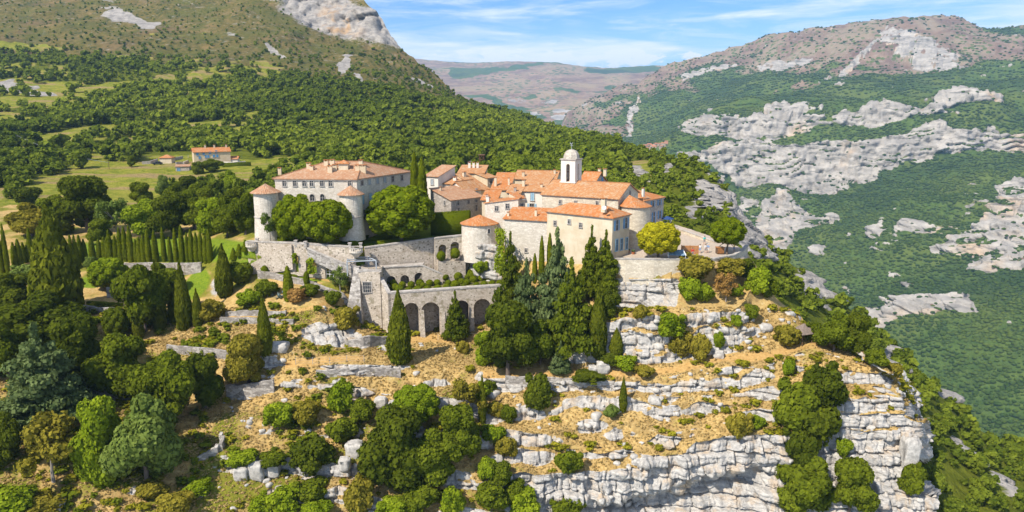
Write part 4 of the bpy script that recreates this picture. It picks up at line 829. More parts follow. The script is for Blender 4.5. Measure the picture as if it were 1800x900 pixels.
def cchim(px, py, w=.75, h=1.0):
    q = cpix(px, py)
    if q is None: return
    x, y, z = q; bm = bmesh.new(); d = w * .8
    box(bm, x - w / 2, x + w / 2, y - d / 2, y + d / 2, z - .4, z + h)
    for i in (-1, 1):
        for k in (-1, 1): box(bm, x + i * (w / 2 - .1) - .09, x + i * (w / 2 - .1) + .09, y + k * (d / 2 - .1) - .09, y + k * (d / 2 - .1) + .09, z + h + .002, z + h + .25)
    bmo('chimney', bm, PL_tan, CA.roof); bm = bmesh.new(); box(bm, x - w / 2 - .1, x + w / 2 + .1, y - d / 2 - .1, y + d / 2 + .1, z + h + .252, z + h + .36); bmo('chimney_cap', bm, R_org, CA.roof)
for px, py, w_, h_ in ((492, 304, .7, .9), (543, 296, .85, .9), (548, 299, .7, .7), (573.5, 291, .85, .9), (584.5, 291, .9, 1.0), (580.5, 303, .9, 1.1), (589, 299, .9, .9), (634.5, 291, .8, .9), (629, 299, .9, .8), (638.5, 301.5, 1.2, 1.1)): cchim(px, py, w_, h_)
q = cpix(605, 296); bm = bmesh.new(); x, y, z = q; box(bm, x - 1.0, x + 1.0, y - .9, y + .9, z - .6, z + 1.1); ln = bmo('roof_lantern', bm, PL_cream, CA.roof)
bm = bmesh.new(); k_ = [(x - 1.3, y - 1.2, z + 1.12), (x + 1.3, y - 1.2, z + 1.12), (x + 1.3, y + 1.2, z + 1.12), (x - 1.3, y + 1.2, z + 1.12)]
for i in range(4): slope(bm, [k_[i], k_[(i + 1) % 4], (x, y, z + 1.85)], .1)
bmo('lantern_roof', bm, R_org, CA.roof)
def castle_tower(pc, D, rpx, py_eave, py_cord, py_base, roof_r, wins):
    c = P(pc, py_eave, D); r = rpx * D / FPX; ze_ = c.z; zc_ = P(pc, py_cord, D).z; zb = P(pc, py_base, D).z - 2.2; bm = bmesh.new()
    lathe(bm, [(r * 1.16, zb), (r * 1.02, zc_), (r * 1.02, zc_), (r, zc_ + .02), (r, ze_)], 32, c.x, c.y); o = into(bmo('tower_wall', bm, S_white), CA.t)
    bm = bmesh.new(); lathe(bm, [(r + .02, zc_ - .12), (r + .16, zc_ - .1), (r + .16, zc_ + .1), (r + .01, zc_ + .12)], 32, c.x, c.y); s = bmo('string_course', bm, S_cope, o)
    bm = bmesh.new(); cone_roof(bm, c, roof_r * D / FPX, ze_ + .06, 1.75, 20); bmo('tower_roof', bm, R_old, o)
    for px, py, w_, h_ in wins:
        a = (px - pc) / rpx; ang = math.asin(max(-.95, min(.95, a))); pos = Vector((c.x + (r - .12) * math.sin(ang), c.y - (r - .12) * math.cos(ang), P(px, py, D - r).z))
        bm = bmesh.new(); j = .1; w2, h2 = w_ / 2, h_ / 2
        for b in ((-w2 - j, -w2, -h2, h2 + j), (w2, w2 + j, -h2, h2 + j), (-w2, w2, h2, h2 + j), (-w2 - j, w2 + j, -h2 - j, -h2)): box(bm, b[0], b[1], -.1, .3, b[2], b[3])
        f = bmo('tower_window', bm, S_cope, o); bm = bmesh.new(); box(bm, -w2, w2, .0, .25, -h2, h2); bmo('pane', bm, GLASS, f) if False else into_none(bm, f)
        f.location = pos; f.rotation_euler = (0, 0, ang)
def into_none(bm, f):                       # pane joined to its frame as a second material
    me = bpy.data.meshes.new('pane'); bm.to_mesh(me); bm.free(); b2 = bmesh.new(); b2.from_mesh(f.data); k = len(b2.faces); b2.from_mesh(me); f.data.materials.append(GLASS)
    b2.faces.ensure_lookup_table()
    for q in b2.faces[k:]: q.material_index = 1
    b2.to_mesh(f.data); b2.free()
castle_tower(467, 149.5, 21, 338, 380.5, 412, 26.5, ((479, 355, .7, 1.4),))
castle_tower(616.5, 147.5, 20, 341.5, 380, 402, 24, ((627.5, 355.5, .7, 1.3),))
# ---------------------------------------------------------------- garden walls, arcades, terrace
def seg_wall(bm, A, B, zb, zt0, zt1, th, arches=(), n_out=None, tops=None, bots=None):
    """a wall from A to B (plan), arches = (s centre, half width, sill z, spring z)"""
    A, B = Vector((A.x, A.y)), Vector((B.x, B.y)); L = (B - A).length; d = (B - A) / L; n = Vector((-d.y, d.x))
    if n.y < 0: n = -n
    tp = tops or [(0, zt0), (L, zt1)]; bt_ = bots or [(0, zb), (L, zb)]
    bz = lambda s: float(np.interp(s, [q[0] for q in bt_], [q[1] for q in bt_]))
    loop = [(0, bz(0))]; holes = []
    for s, hw_, z0, z1 in sorted(arches):
        arc = [(s - hw_ * math.cos(math.pi * i / 12), z1 + hw_ * math.sin(math.pi * i / 12)) for i in range(13)]
        loop += [(s - hw_, bz(s - hw_))] + [(s - hw_, max(z0, bz(s - hw_)) + .01)] + arc + [(s + hw_, max(z0, bz(s + hw_)) + .01), (s + hw_, bz(s + hw_))] if z0 <= bz(s) + .05 else []
        if z0 > bz(s) + .05: holes.append([(s - hw_, z0)] + arc + [(s + hw_, z0)])
    loop += [(L, bz(L))] + [q for q in reversed(tp)]
    f3 = lambda s, z, t: (A.x + d.x * s + n.x * t, A.y + d.y * s + n.y * t, z)
    if not holes:
        f = [bm.verts.new(f3(s, z, 0)) for s, z in loop]; b = [bm.verts.new(f3(s, z, th)) for s, z in loop]
        bm.faces.new(f); bm.faces.new(b[::-1])
        for i in range(len(f)): bm.faces.new((f[i], b[i], b[(i + 1) % len(f)], f[(i + 1) % len(f)]))
    else:
        for t in (0, th):
            es = []
            for lp in [loop] + holes:
                v = [bm.verts.new(f3(s, z, t)) for s, z in lp]; es += [bm.edges.new((v[i], v[(i + 1) % len(v)])) for i in range(len(v))]
            bmesh.ops.triangle_fill(bm, use_beauty=True, edges=es)
        for lp in [loop] + holes:
            v = [bm.verts.new(f3(s, z, 0)) for s, z in lp]; u = [bm.verts.new(f3(s, z, th)) for s, z in lp]
            for i in range(len(v)): bm.faces.new((v[i], u[i], u[(i + 1) % len(v)], v[(i + 1) % len(v)]))
    return A, d, n, L
def wall_thing(name, label, pts, base, th=.6, mat=None, cat='stone wall', arches=(), cope=True, group=None, copeh=.22):
    """pts: (px, py of the top, D) ; base: photo row of the foot per point"""
    W = [P(*q) for q in pts]; Bz = [P(q[0], b, q[2]).z - .4 for q, b in zip(pts, base)]
    t = empty(name, (W[0].x, W[0].y, Bz[0])); tag(t, label, cat, group); bm = bmesh.new(); bc = bmesh.new(); info = []
    for i in range(len(W) - 1):
        A, B = W[i], W[i + 1]; L = (Vector((B.x - A.x, B.y - A.y))).length; ar = []
        for px, hwm, py0, py1 in arches:
            lo_, hi_ = min(pts[i][0], pts[i + 1][0]), max(pts[i][0], pts[i + 1][0])
            if lo_ <= px < hi_:
                ph = math.atan2(B.y - A.y, B.x - A.x); s = along(A, ph, px); D_ = A.y + math.sin(ph) * s; ar.append((s, hwm, P(px, py0, D_).z, P(px, py1, D_).z))
        info.append(seg_wall(bm, A, B, None, A.z, B.z, th, ar, bots=[(0, Bz[i]), (L, Bz[i + 1])]))
        if cope:
            d = (B - A); n = Vector((-d.y, d.x, 0)).normalized(); n = n if n.y > 0 else -n; q = []
            for e, o in ((A, -.08), (B, -.08), (B, th + .08), (A, th + .08)): q.append(Vector((e.x, e.y, e.z + .004)) + n * o)
            vs = [bc.verts.new(v) for v in q] + [bc.verts.new(v + Vector((0, 0, copeh))) for v in q]
            for f in ((0, 3, 2, 1), (4, 5, 6, 7), (0, 1, 5, 4), (1, 2, 6, 5), (2, 3, 7, 6), (3, 0, 4, 7)): bc.faces.new([vs[k] for k in f])
    into(bmo('wall', bm, mat or S_rub), t)
    if cope: into(bmo('coping', bc, S_cope), t)
    else: bc.free()
    t['_'] = 0; del t['_']
    return t, W, Bz
def niche(t, A, B, px, hwm, py0, py1, depth=2.2, mat=None):            # dark vault behind an arch
    ph = math.atan2(B.y - A.y, B.x - A.x); s = along(A, ph, px); D_ = A.y + math.sin(ph) * s; z0, z1 = P(px, py0, D_).z - .5, P(px, py1, D_).z + hwm + .3; c = Vector((A.x + math.cos(ph) * s, A.y + math.sin(ph) * s, 0))
    dx, n = Vector((math.cos(ph), math.sin(ph), 0)), Vector((-math.sin(ph), math.cos(ph), 0)); bm = bmesh.new(); h = hwm + .15
    q = [c + dx * a + n * b for a, b in ((-h, .62), (h, .62), (h, depth), (-h, depth))]
    v = [bm.verts.new((u.x, u.y, z)) for z in (z0, z1) for u in q]
    for f in ((1, 2, 6, 5), (2, 3, 7, 6), (3, 0, 4, 7), (4, 5, 6, 7), (0, 1, 2, 3)): bm.faces.new([v[k] for k in f])
    into(bmo('vault', bm, mat or S_rub), t)

# upper retaining walls of the castle garden
uw, W, Bz = wall_thing('retaining_wall', 'tall pitted rubble wall with slit arch and glazed arch, under the left castle garden', [(434, 425, 146.5), (525, 428.5, 141.6), (622, 435.5, 139.2)], (474, 482, 492), .7, arches=((519, .5, 479, 451), (545, 1.15, 481, 463), (579, 1.2, 491, 478)))
for px, hm, a, b in ((519, .5, 479, 451), (545, 1.15, 481, 463), (579, 1.2, 491, 478)):
    i = 0 if px < 525 else 1; niche(uw, W[i], W[i + 1], px, hm, a, b, 2.0)
ph = math.atan2(W[2].y - W[1].y, W[2].x - W[1].x); s_ = along(W[1], ph, 579); c = Vector((W[1].x + math.cos(ph) * s_, W[1].y + math.sin(ph) * s_, 0)); z0 = P(579, 491, 140).z; z1 = P(579, 478, 140).z
bm = bmesh.new(); dx, n_ = Vector((math.cos(ph), math.sin(ph), 0)), Vector((-math.sin(ph), math.cos(ph), 0))
for a in (-1.1, -.4, .4, 1.1): tube(bm, c + dx * a + n_ * .3 + Vector((0, 0, z0)), c + dx * a + n_ * .3 + Vector((0, 0, z1 + math.sqrt(max(0, 1.44 - a * a)))), .06)
for z_ in (z0 + .9, z1): tube(bm, c - dx * 1.2 + n_ * .3 + Vector((0, 0, z_)), c + dx * 1.2 + n_ * .3 + Vector((0, 0, z_)), .05)
gf = into(bmo('glazed_frame', bm, WHITE), uw)
# ramped stair climbing the front of that wall
rw, _, _ = wall_thing('stair_ramp', 'sloping stone stair parapet running down the pitted garden wall to the central buttress', [(540, 437, 140.4), (600, 463, 137.8), (652, 478, 136.6)], (452, 480, 494), .5, S_dry)
rw2, _, _ = wall_thing('ramp_wall', 'smooth sloping masonry face at the left end of the garden wall', [(430, 470, 145.6), (470, 447, 143.8), (512, 430, 141.7)], (480, 478, 470), .35, S_rub, cope=False)
uw2, W2, Bz2 = wall_thing('retaining_wall', 'long pitted rubble wall below the clipped hedges, right half of the castle garden', [(641, 436.5, 143.2), (765, 419.5, 148.2)], (486, 486), .7)
dw, W3, B3 = wall_thing('arch_wall', 'paired arches with two round topiaries before them, beneath the castle hedge', [(764, 420, 146.8), (824, 413.5, 149.2)], (484, 484), .8, arches=((777.5, .85, 455, 437), (799.5, .95, 455, 433)))
for px, a, b, h in ((777.5, 455, 437, .85), (799.5, 455, 433, .95)): niche(dw, W3[0], W3[1], px, h, a, b, 2.0)
bm = bmesh.new(); a, b = P(768, 457, 146.6), P(816, 457, 148.2); d = (b - a).normalized(); nn = Vector((-d.y, d.x, 0))
q = [a - nn * 1.2, b - nn * 1.2, b + nn * .3, a + nn * .3]; v = [bm.verts.new(u + Vector((0, 0, dz))) for dz in (-4.5, 0) for u in q]
for f in ((0, 3, 2, 1), (4, 5, 6, 7), (0, 1, 5, 4), (1, 2, 6, 5), (2, 3, 7, 6), (3, 0, 4, 7)): bm.faces.new([v[k] for k in f])
into(bmo('ledge', bm, S_rub), dw)
mw_, W4, B4 = wall_thing('arch_wall', 'low wall pierced by three dark round arches above the ball topiary', [(655, 472, 140.8), (742, 467.5, 142.4), (778, 483, 142.8)], (505, 505, 505), .6, arches=((687, .85, 500, 492.5), (711, .85, 500, 491), (736, .9, 500, 487)))
for px, h, a, b in ((687, .85, 505, 492.5), (711, .85, 505, 491), (736, .9, 505, 487)): niche(mw_, W4[0], W4[1], px, h, a, b, 2.4)
bm = bmesh.new(); a, b = W4[0], W4[1]; v = [bm.verts.new(u) for u in (a, b, b + Vector((0, 3.6, 0)), a + Vector((0, 2.4, 0)))] ; v += [bm.verts.new(w_.co - Vector((0, 0, .3))) for w_ in v]
for f in ((0, 1, 2, 3), (7, 6, 5, 4), (0, 4, 5, 1), (1, 5, 6, 2), (2, 6, 7, 3), (3, 7, 4, 0)): bm.faces.new([v[k] for k in f])
into(bmo('walkway', bm, S_cope), mw_)
# lower arcade with its planted terrace
arc = ((722, 1.4, 600, 545), (756, 1.75, 600, 547), (811, 1.45, 600, 541), (847.5, 1.65, 600, 540))
lw2, W5, B5 = wall_thing('arcade', 'big rubble arcade of four deep arches carrying the ball topiary terrace', [(681, 517, 132.6), (886, 503, 136.8)], (596, 584), 1.0, arches=arc, copeh=.3)
for px, h, a, b in arc: niche(lw2, W5[0], W5[1], px, h, a, b, 4.0)
bm = bmesh.new(); a, b = W5[0] - Vector((0, 0, .75)), W5[1] - Vector((0, 0, .75)); b = b + (b - a) * .06
q = [a + Vector((-.2, .9, 0)), b + Vector((0, .9, 0)), b + Vector((-1.6, 9.5, 0)), a + Vector((-2.5, 10.5, 0))]; v = [bm.verts.new(u + Vector((0, 0, dz))) for dz in (-.35, 0) for u in q]
for f in ((0, 3, 2, 1), (4, 5, 6, 7), (0, 1, 5, 4), (1, 2, 6, 5), (2, 3, 7, 6), (3, 0, 4, 7)): bm.faces.new([v[k] for k in f])
ZT = a.z
TURF = M('terrace_turf'); _n = TURF.noise(TURF.obj(), 2, 4); TURF = TURF.pbr(TURF.mix(TURF.rng(_n, .3, .7), (.10, .11, .025), (.22, .18, .06)), .95)
into(bmo('terrace_floor', bm, TURF), lw2)
# pilaster buttresses and merlon blocks along the parapet
for px in (741, 778, 829, 869):
    ph = math.atan2(W5[1].y - W5[0].y, W5[1].x - W5[0].x); s_ = along(W5[0], ph, px); c = Vector((W5[0].x + math.cos(ph) * s_, W5[0].y + math.sin(ph) * s_, 0)); dx, n_ = Vector((math.cos(ph), math.sin(ph), 0)), Vector((math.sin(ph), -math.cos(ph), 0))
    zt_ = P(px, 545, c.y).z; zb2 = P(px, 600, c.y).z
    q0 = [c + dx * u + n_ * w_ for u, w_ in ((-.5, .9), (.5, .9), (.5, -.01), (-.5, -.01))]; q1 = [c + dx * u + n_ * w_ for u, w_ in ((-.35, .05), (.35, .05), (.35, -.01), (-.35, -.01))]
    bm = bmesh.new(); v = [bm.verts.new((u.x, u.y, zb2)) for u in q0] + [bm.verts.new((u.x, u.y, zt_)) for u in q1]
    for f in ((0, 3, 2, 1), (4, 5, 6, 7), (0, 1, 5, 4), (1, 2, 6, 5), (2, 3, 7, 6), (3, 0, 4, 7)): bm.faces.new([v[k] for k in f])
    into(bmo('buttress', bm, S_rub), lw2)

# end wall of the terrace, curving up to the central block
ew, _, _ = wall_thing('end_wall', 'tapering white end wall curving down to the left end of the arcade', [(682, 517.5, 132.4), (675, 504, 133.8), (668, 492, 135.6), (662, 486, 138.5)], (600, 590, 580, 560), .6, S_rub)
# central block with a barred window and a flared buttress
cbk = empty('garden_house', P(648, 560, 136)); tag(cbk, 'rubble garden house with a barred window and roof terrace at the centre of the walls', 'garden house')
fl, fr_ = P(630, 478, 135.6), P(668, 482, 135.0); zb2 = P(648, 570, 134).z
bm = bmesh.new(); q = [Vector((fl.x, fl.y, 0)), Vector((fr_.x, fr_.y, 0)), Vector((fr_.x - .6, fr_.y + 6.5, 0)), Vector((fl.x - .8, fl.y + 6.5, 0))]; v = [bm.verts.new((u.x, u.y, z_)) for z_ in (zb2 - 1, fl.z) for u in q]
for f in ((0, 3, 2, 1), (4, 5, 6, 7), (0, 1, 5, 4), (1, 2, 6, 5), (2, 3, 7, 6), (3, 0, 4, 7)): bm.faces.new([v[k] for k in f])
into(bmo('wall', bm, S_rub), cbk)
bm = bmesh.new(); c = P(645.5, 505, 135.25); w2, h2 = .75, 1.0
for a in ((-w2 - .15, -w2, -h2, h2 + .15), (w2, w2 + .15, -h2, h2 + .15), (-w2, w2, h2, h2 + .15), (-w2 - .15, w2 + .15, -h2 - .15, -h2)): box(bm, c.x + a[0], c.x + a[1], c.y - .12, c.y + .2, c.z + a[2], c.z + a[3])
for a in (-.4, 0, .4): box(bm, c.x + a - .03, c.x + a + .03, c.y - .06, c.y, c.z - h2, c.z + h2)
for a in (-.35, .3): box(bm, c.x - w2, c.x + w2, c.y - .055, c.y + .005, c.z + a - .03, c.z + a + .03)
into(bmo('barred_window', bm, S_cope), cbk); bm = bmesh.new(); box(bm, c.x - w2, c.x + w2, c.y + .02, c.y + .1, c.z - h2, c.z + h2); into(bmo('pane', bm, GLASS), cbk)
bm = bmesh.new(); a, b = P(605, 560, 133.2), P(636, 562, 132.6); t0, t1 = P(622, 470, 136.4), P(631, 470, 136.2)
v = [bm.verts.new(u) for u in (a - Vector((0, 0, 1)), b - Vector((0, 0, 1)), b + Vector((0, 4.5, -1)), a + Vector((0, 4.5, -1)), t0, t1, t1 + Vector((0, 1.2, 0)), t0 + Vector((0, 1.2, 0)))]
for f in ((0, 3, 2, 1), (4, 5, 6, 7), (0, 1, 5, 4), (1, 2, 6, 5), (2, 3, 7, 6), (3, 0, 4, 7)): bm.faces.new([v[k] for k in f])
into(bmo('flared_buttress', bm, S_dry), cbk)
bm = bmesh.new(); box(bm, fl.x - .2, fr_.x + .2, fl.y - .15, fl.y + .15, fl.z + .003, fl.z + .5); into(bmo('parapet', bm, S_cope), cbk)
# steel pergola frame on the roof terrace
pg = empty('pergola', P(636, 478, 137)); tag(pg, 'thin grey steel pergola frame over the garden house terrace', 'pergola'); A = [P(610, 460, 136.6), P(661, 458, 137.6), P(648, 456, 141), P(612, 458, 140.5)]; z1 = A[0].z; zf_ = fl.z
for i, u in enumerate(A):
    bm = bmesh.new(); box(bm, u.x - .11, u.x + .11, u.y - .11, u.y + .11, zf_ - 1.0, z1); into(bmo('post', bm, METAL), pg)
bm = bmesh.new()
for i in range(4): a, b = A[i], A[(i + 1) % 4]; tube(bm, (a.x, a.y, z1), (b.x, b.y, z1), .13, seg=4)
tube(bm, ((A[0].x + A[3].x) / 2, (A[0].y + A[3].y) / 2, z1), ((A[1].x + A[2].x) / 2, (A[1].y + A[2].y) / 2, z1), .1, seg=4); into(bmo('beam', bm, METAL), pg)
# little corner balconies
def balcony(px, py, D, r, label):
    c = P(px, py, D); t = empty('balcony', c); tag(t, label, 'balcony'); bm = bmesh.new()
    lathe(bm, [(.3, -1.4), (r * .6, -.9), (r, -.35), (r, 0), (r - .2, .02), (r - .2, -.2), (.01, -.2)], 20); bmo('corbel', bm, S_white, t)
    for i in range(9):
        a = math.pi + math.pi * i / 8; bm = bmesh.new(); box(bm, math.cos(a) * (r - .12) - .1, math.cos(a) * (r - .12) + .1, math.sin(a) * (r - .12) - .1, math.sin(a) * (r - .12) + .1, .0, .5); bmo('baluster', bm, S_white, t)
    bm = bmesh.new(); lathe(bm, [(r + .03, .5), (r + .03, .64), (r - .27, .64), (r - .27, .5), (r + .03, .5)], 20); bmo('handrail', bm, S_cope, t)
balcony(443, 430, 145.8, 1.25, 'round stone corner balcony on the far left end of the castle garden wall'); balcony(626, 440, 138.6, 1.3, 'round stone balcony at the bend of the castle garden wall, above the pergola')
for px, py, D, l in ((520, 425.5, 142, 'stone pillar on the garden wall left of the gap'), (537, 427.5, 141, 'stone pillar on the garden wall right of the gap'), (615, 430, 139.6, 'stone pillar left of the middle balcony'), (634, 430, 141.5, 'stone pillar right of the middle balcony'), (452, 422, 146, 'stone pillar beside the far left balcony')):
    c = P(px, py, D); t = empty('pillar', c - Vector((0, 0, .9))); tag(t, l, 'pillar'); bm = bmesh.new(); box(bm, -.25, .25, -.25, .25, 0, 1.1); bmo('shaft', bm, S_cope, t); bm = bmesh.new(); box(bm, -.34, .34, -.34, .34, 1.101, 1.3); bmo('cap', bm, S_cope, t)
vr0 = random.Random(4)
# garden terraces further down: (label, tops, base rows, thickness)
for l, pts, base in (('white edged garden stair wall descending past the pencil cypress', [(452, 476, 143.5), (540, 494, 137.4), (600, 514, 134.6), (615, 533, 133.4), (640, 545, 132.6)], (486, 504, 524, 546, 556)),
                     ('upper of two dry stone terrace walls below the agave bed', [(396, 548, 133.2), (450, 546, 132.8), (502, 548, 130.8)], (556, 556, 556)),
                     ('lower of two dry stone terrace walls below the agave bed', [(386, 558, 132.4), (450, 560, 131), (515, 562, 130)], (568, 570, 572)),
                     ('dry stone wall bending below the group of four cypresses', [(292, 607, 128.4), (350, 611, 127), (408, 619, 124.5)], (622, 627, 634)),
                     ('dry stone wall on the open slope under the small oak', [(396, 679, 117.6), (440, 676, 117.6), (480, 668, 117.8)], (700, 700, 690)),
                     ('dry stone wall under the cypress arcade path', [(555, 652, 119.2), (640, 646, 119.6), (704, 650, 120)], (664, 660, 664)),
                     ('rubble wall holding the slope left of the arcade cypress', [(605, 600, 125.2), (650, 592, 126.6), (690, 592, 127.4)], (612, 610, 610)),
                     ('curved dry stone wall climbing the slope beside the leafy oaks', [(345, 806, 102.5), (382, 786, 104.6), (392, 758, 107.5)], (815, 800, 775)),
                     ('stone wall along the clipped cypress row', [(190, 462, 160), (262, 462, 160.5), (352, 462, 160)], (478, 480, 484)),
                     ('stepped garden wall behind the striped lawn', [(186, 507, 150), (216, 508, 149)], (524, 522)),
                     ('curved terrace wall in front of the striped lawn', [(140, 538, 141), (170, 541, 139.5), (205, 543, 139)], (548, 551, 551)),
                     ('broken dry stone wall between the big cedar and leafy oaks', [(150, 681, 112.5), (205, 694, 111.2), (250, 690, 112)], (695, 706, 702)),
                     ('dry stone wall edging the dirt track below the tall conifers', [(888, 662, 118.4), (975, 664, 117.8), (1080, 672, 116.6)], (676, 678, 684))):
    gp_ = [ground(q[0], b) for q, b in zip(pts, base)]; q2, b2 = [], []
    for i in range(len(pts) - 1):
        for k in range(4 if i < len(pts) - 2 else 5):
            s = k / 4; px = pts[i][0] * (1 - s) + pts[i + 1][0] * s; pb_ = base[i] * (1 - s) + base[i + 1] * s; pt_ = pts[i][1] * (1 - s) + pts[i + 1][1] * s; g_ = ground(px, pb_); q2.append((px, pt_ + vr0.uniform(-1.6, 1.2), g_.y)); b2.append(pb_ + 4)
    ys = [q[2] for q in q2]; ys = [sum(ys[max(0, i - 1):i + 2]) / len(ys[max(0, i - 1):i + 2]) for i in range(len(ys))]
    wall_thing('terrace_wall', l, [(q[0], q[1], y_) for q, y_ in zip(q2, ys)], b2, .5, S_dry, cope=False)
ws, _, _ = wall_thing('garden_shed', 'square roofless pale stone store beside the giant cypress', [(43, 493, 150), (62, 495, 149), (76, 493, 152)], (518, 520, 514), 1.6, S_cream, cat='shed')
# terrace in front of the church: parapet, road wall
tp, _, _ = wall_thing('terrace_wall', 'high curved masonry wall carrying the village terrace above white rock', [(1074, 456, 129.4), (1100, 456, 127.8), (1150, 456.5, 127), (1202, 456.5, 127.6), (1255, 456, 129), (1292, 449, 132), (1308, 441, 135), (1315, 432, 139)], (486, 497, 498, 494, 498, 490, 478, 462), .5, S_cream)
rp, _, _ = wall_thing('parapet', 'long low stone parapet along the outer edge of the paved road', [(1166, 392, 160), (1188, 401, 155), (1235, 418, 147), (1262, 428, 143.5)], (397, 407, 426, 437), .35, S_cream)
# ---------------------------------------------------------------- things on the terrace
def on(px, py, z=None):
    g = ground(px, py); return Vector((g.x, g.y, g.z))
c = on(1212, 449); hb = empty('timber_hoarding', c, R(-4)); tag(hb, 'orange timber screen of horizontal boards on the terrace edge', 'screen')
for k in range(6):
    bm = bmesh.new(); box(bm, -1.6, 1.6, -.04, .04, .25 + k * .27, .49 + k * .27); bmo('board', bm, WOODM, hb)
for x_ in (-1.55, 0, 1.55): bm = bmesh.new(); box(bm, x_ - .06, x_ + .06, -.12, -.045, 0, 1.95); bmo('post', bm, WOODM, hb)
c = on(1190, 455); aw = empty('canopy', c, R(-6)); tag(aw, 'low blue and white striped canvas canopy behind the terrace wall', 'canopy')
bm = bmesh.new(); v = [bm.verts.new(u) for u in ((-1.7, -.7, .75), (1.5, -.7, .75), (1.1, .7, 1.55), (-1.3, .7, 1.55))]; bm.faces.new(v); bmesh.ops.solidify(bm, geom=bm.faces[:], thickness=.04); bmo('canvas', bm, flat_mat('sky_blue_canvas', (.35, .52, .68), .7, .5), aw)
for x_, y_, z_ in ((-1.6, -.65, .75), (1.4, -.65, .75), (1.05, .65, 1.55), (-1.25, .65, 1.55)): bm = bmesh.new(); tube(bm, (x_, y_, 0), (x_, y_, z_), .04); bmo('pole', bm, WHITE, aw)
for a, b in (((-1.7, -.71, .75), (-1.3, .69, 1.55)), ((1.5, -.71, .75), (1.1, .69, 1.55))): bm = bmesh.new(); tube(bm, a, b, .09); bmo('edging', bm, WHITE, aw)
c = on(1088, 450); sb_ = empty('notice_board', c, R(10)); tag(sb_, 'blank white notice board on two legs by the terrace corner', 'notice board'); bm = bmesh.new(); box(bm, -.45, .45, -.03, .03, .75, 1.5); bmo('panel', bm, WHITE, sb_)
for x_ in (-.4, .4): bm = bmesh.new(); box(bm, x_ - .03, x_ + .03, -.02, .02, 0, .749); bmo('leg', bm, METAL, sb_)
def sphere_bm(bm, r, c=(0, 0, 0), sub=2, sc_=(1, 1, 1), rough=0, seed=0):
    rr = bmesh.ops.create_icosphere(bm, subdivisions=sub, radius=r)
    for v in rr['verts']:
        n = v.co.normalized(); k = 1 + rough * (random.random() - .5); v.co = Vector((v.co.x * sc_[0] * k, v.co.y * sc_[1] * k, v.co.z * sc_[2] * k)) + Vector(c)
TERRA = flat_mat('terracotta', (.42, .15, .06), .8)
PLANT = flat_mat('potted_leaves', (.08, .14, .03), .8, .5); 
for px, py, l in ((1098, 446, 'terracotta planter of green leaves left of the others'), (1104, 445, 'terracotta planter of green leaves between two others by the doors'), (1113, 447, 'small terracotta pot standing apart towards the yellow tree')):
    c = on(px, py); t = empty('planter', c); tag(t, l, 'planter'); bm = bmesh.new(); lathe(bm, [(.01, 0), (.25, 0), (.33, .4), (.36, .42), (.36, .46), (.3, .46), (.28, .4), (.01, .4)], 14); bmo('pot', bm, TERRA, t)
    bm = bmesh.new()
    for i in range(9): sphere_bm(bm, .16, (random.uniform(-.25, .25), random.uniform(-.25, .25), random.uniform(.5, .85)), 1, rough=.4)
    bmo('leaves', bm, PLANT, t)
c = on(1265, 446); ki = empty('kiosk', c, R(8)); tag(ki, 'brown slatted timber kiosk in the shade beside the round terrace tree', 'kiosk'); bm = bmesh.new(); box(bm, -.65, .65, -.5, .5, .1, 1.2); bmo('body', bm, BROWN, ki); bm = bmesh.new(); box(bm, -.75, .75, -.6, .6, 1.201, 1.3); bmo('lid', bm, WOODM, ki)
for k in range(5): bm = bmesh.new(); box(bm, -.63, .63, -.54, -.505, .18 + k * .2, .31 + k * .2); bmo('slat', bm, WOODM, ki)
c = on(1172, 400); sh = empty('sunshade', c); tag(sh, 'dark blue sunshade beside the shuttered house at the road head', 'sunshade'); bm = bmesh.new(); tube(bm, (0, 0, 0), (0, 0, 2.4), .04); bmo('pole', bm, WHITE, sh); bm = bmesh.new(); lathe(bm, [(.02, 2.55), (1.5, 2.0), (1.5, 1.95), (.02, 2.48)], 8); bmo('canopy', bm, flat_mat('navy_canvas', (.03, .07, .2), .8), sh)
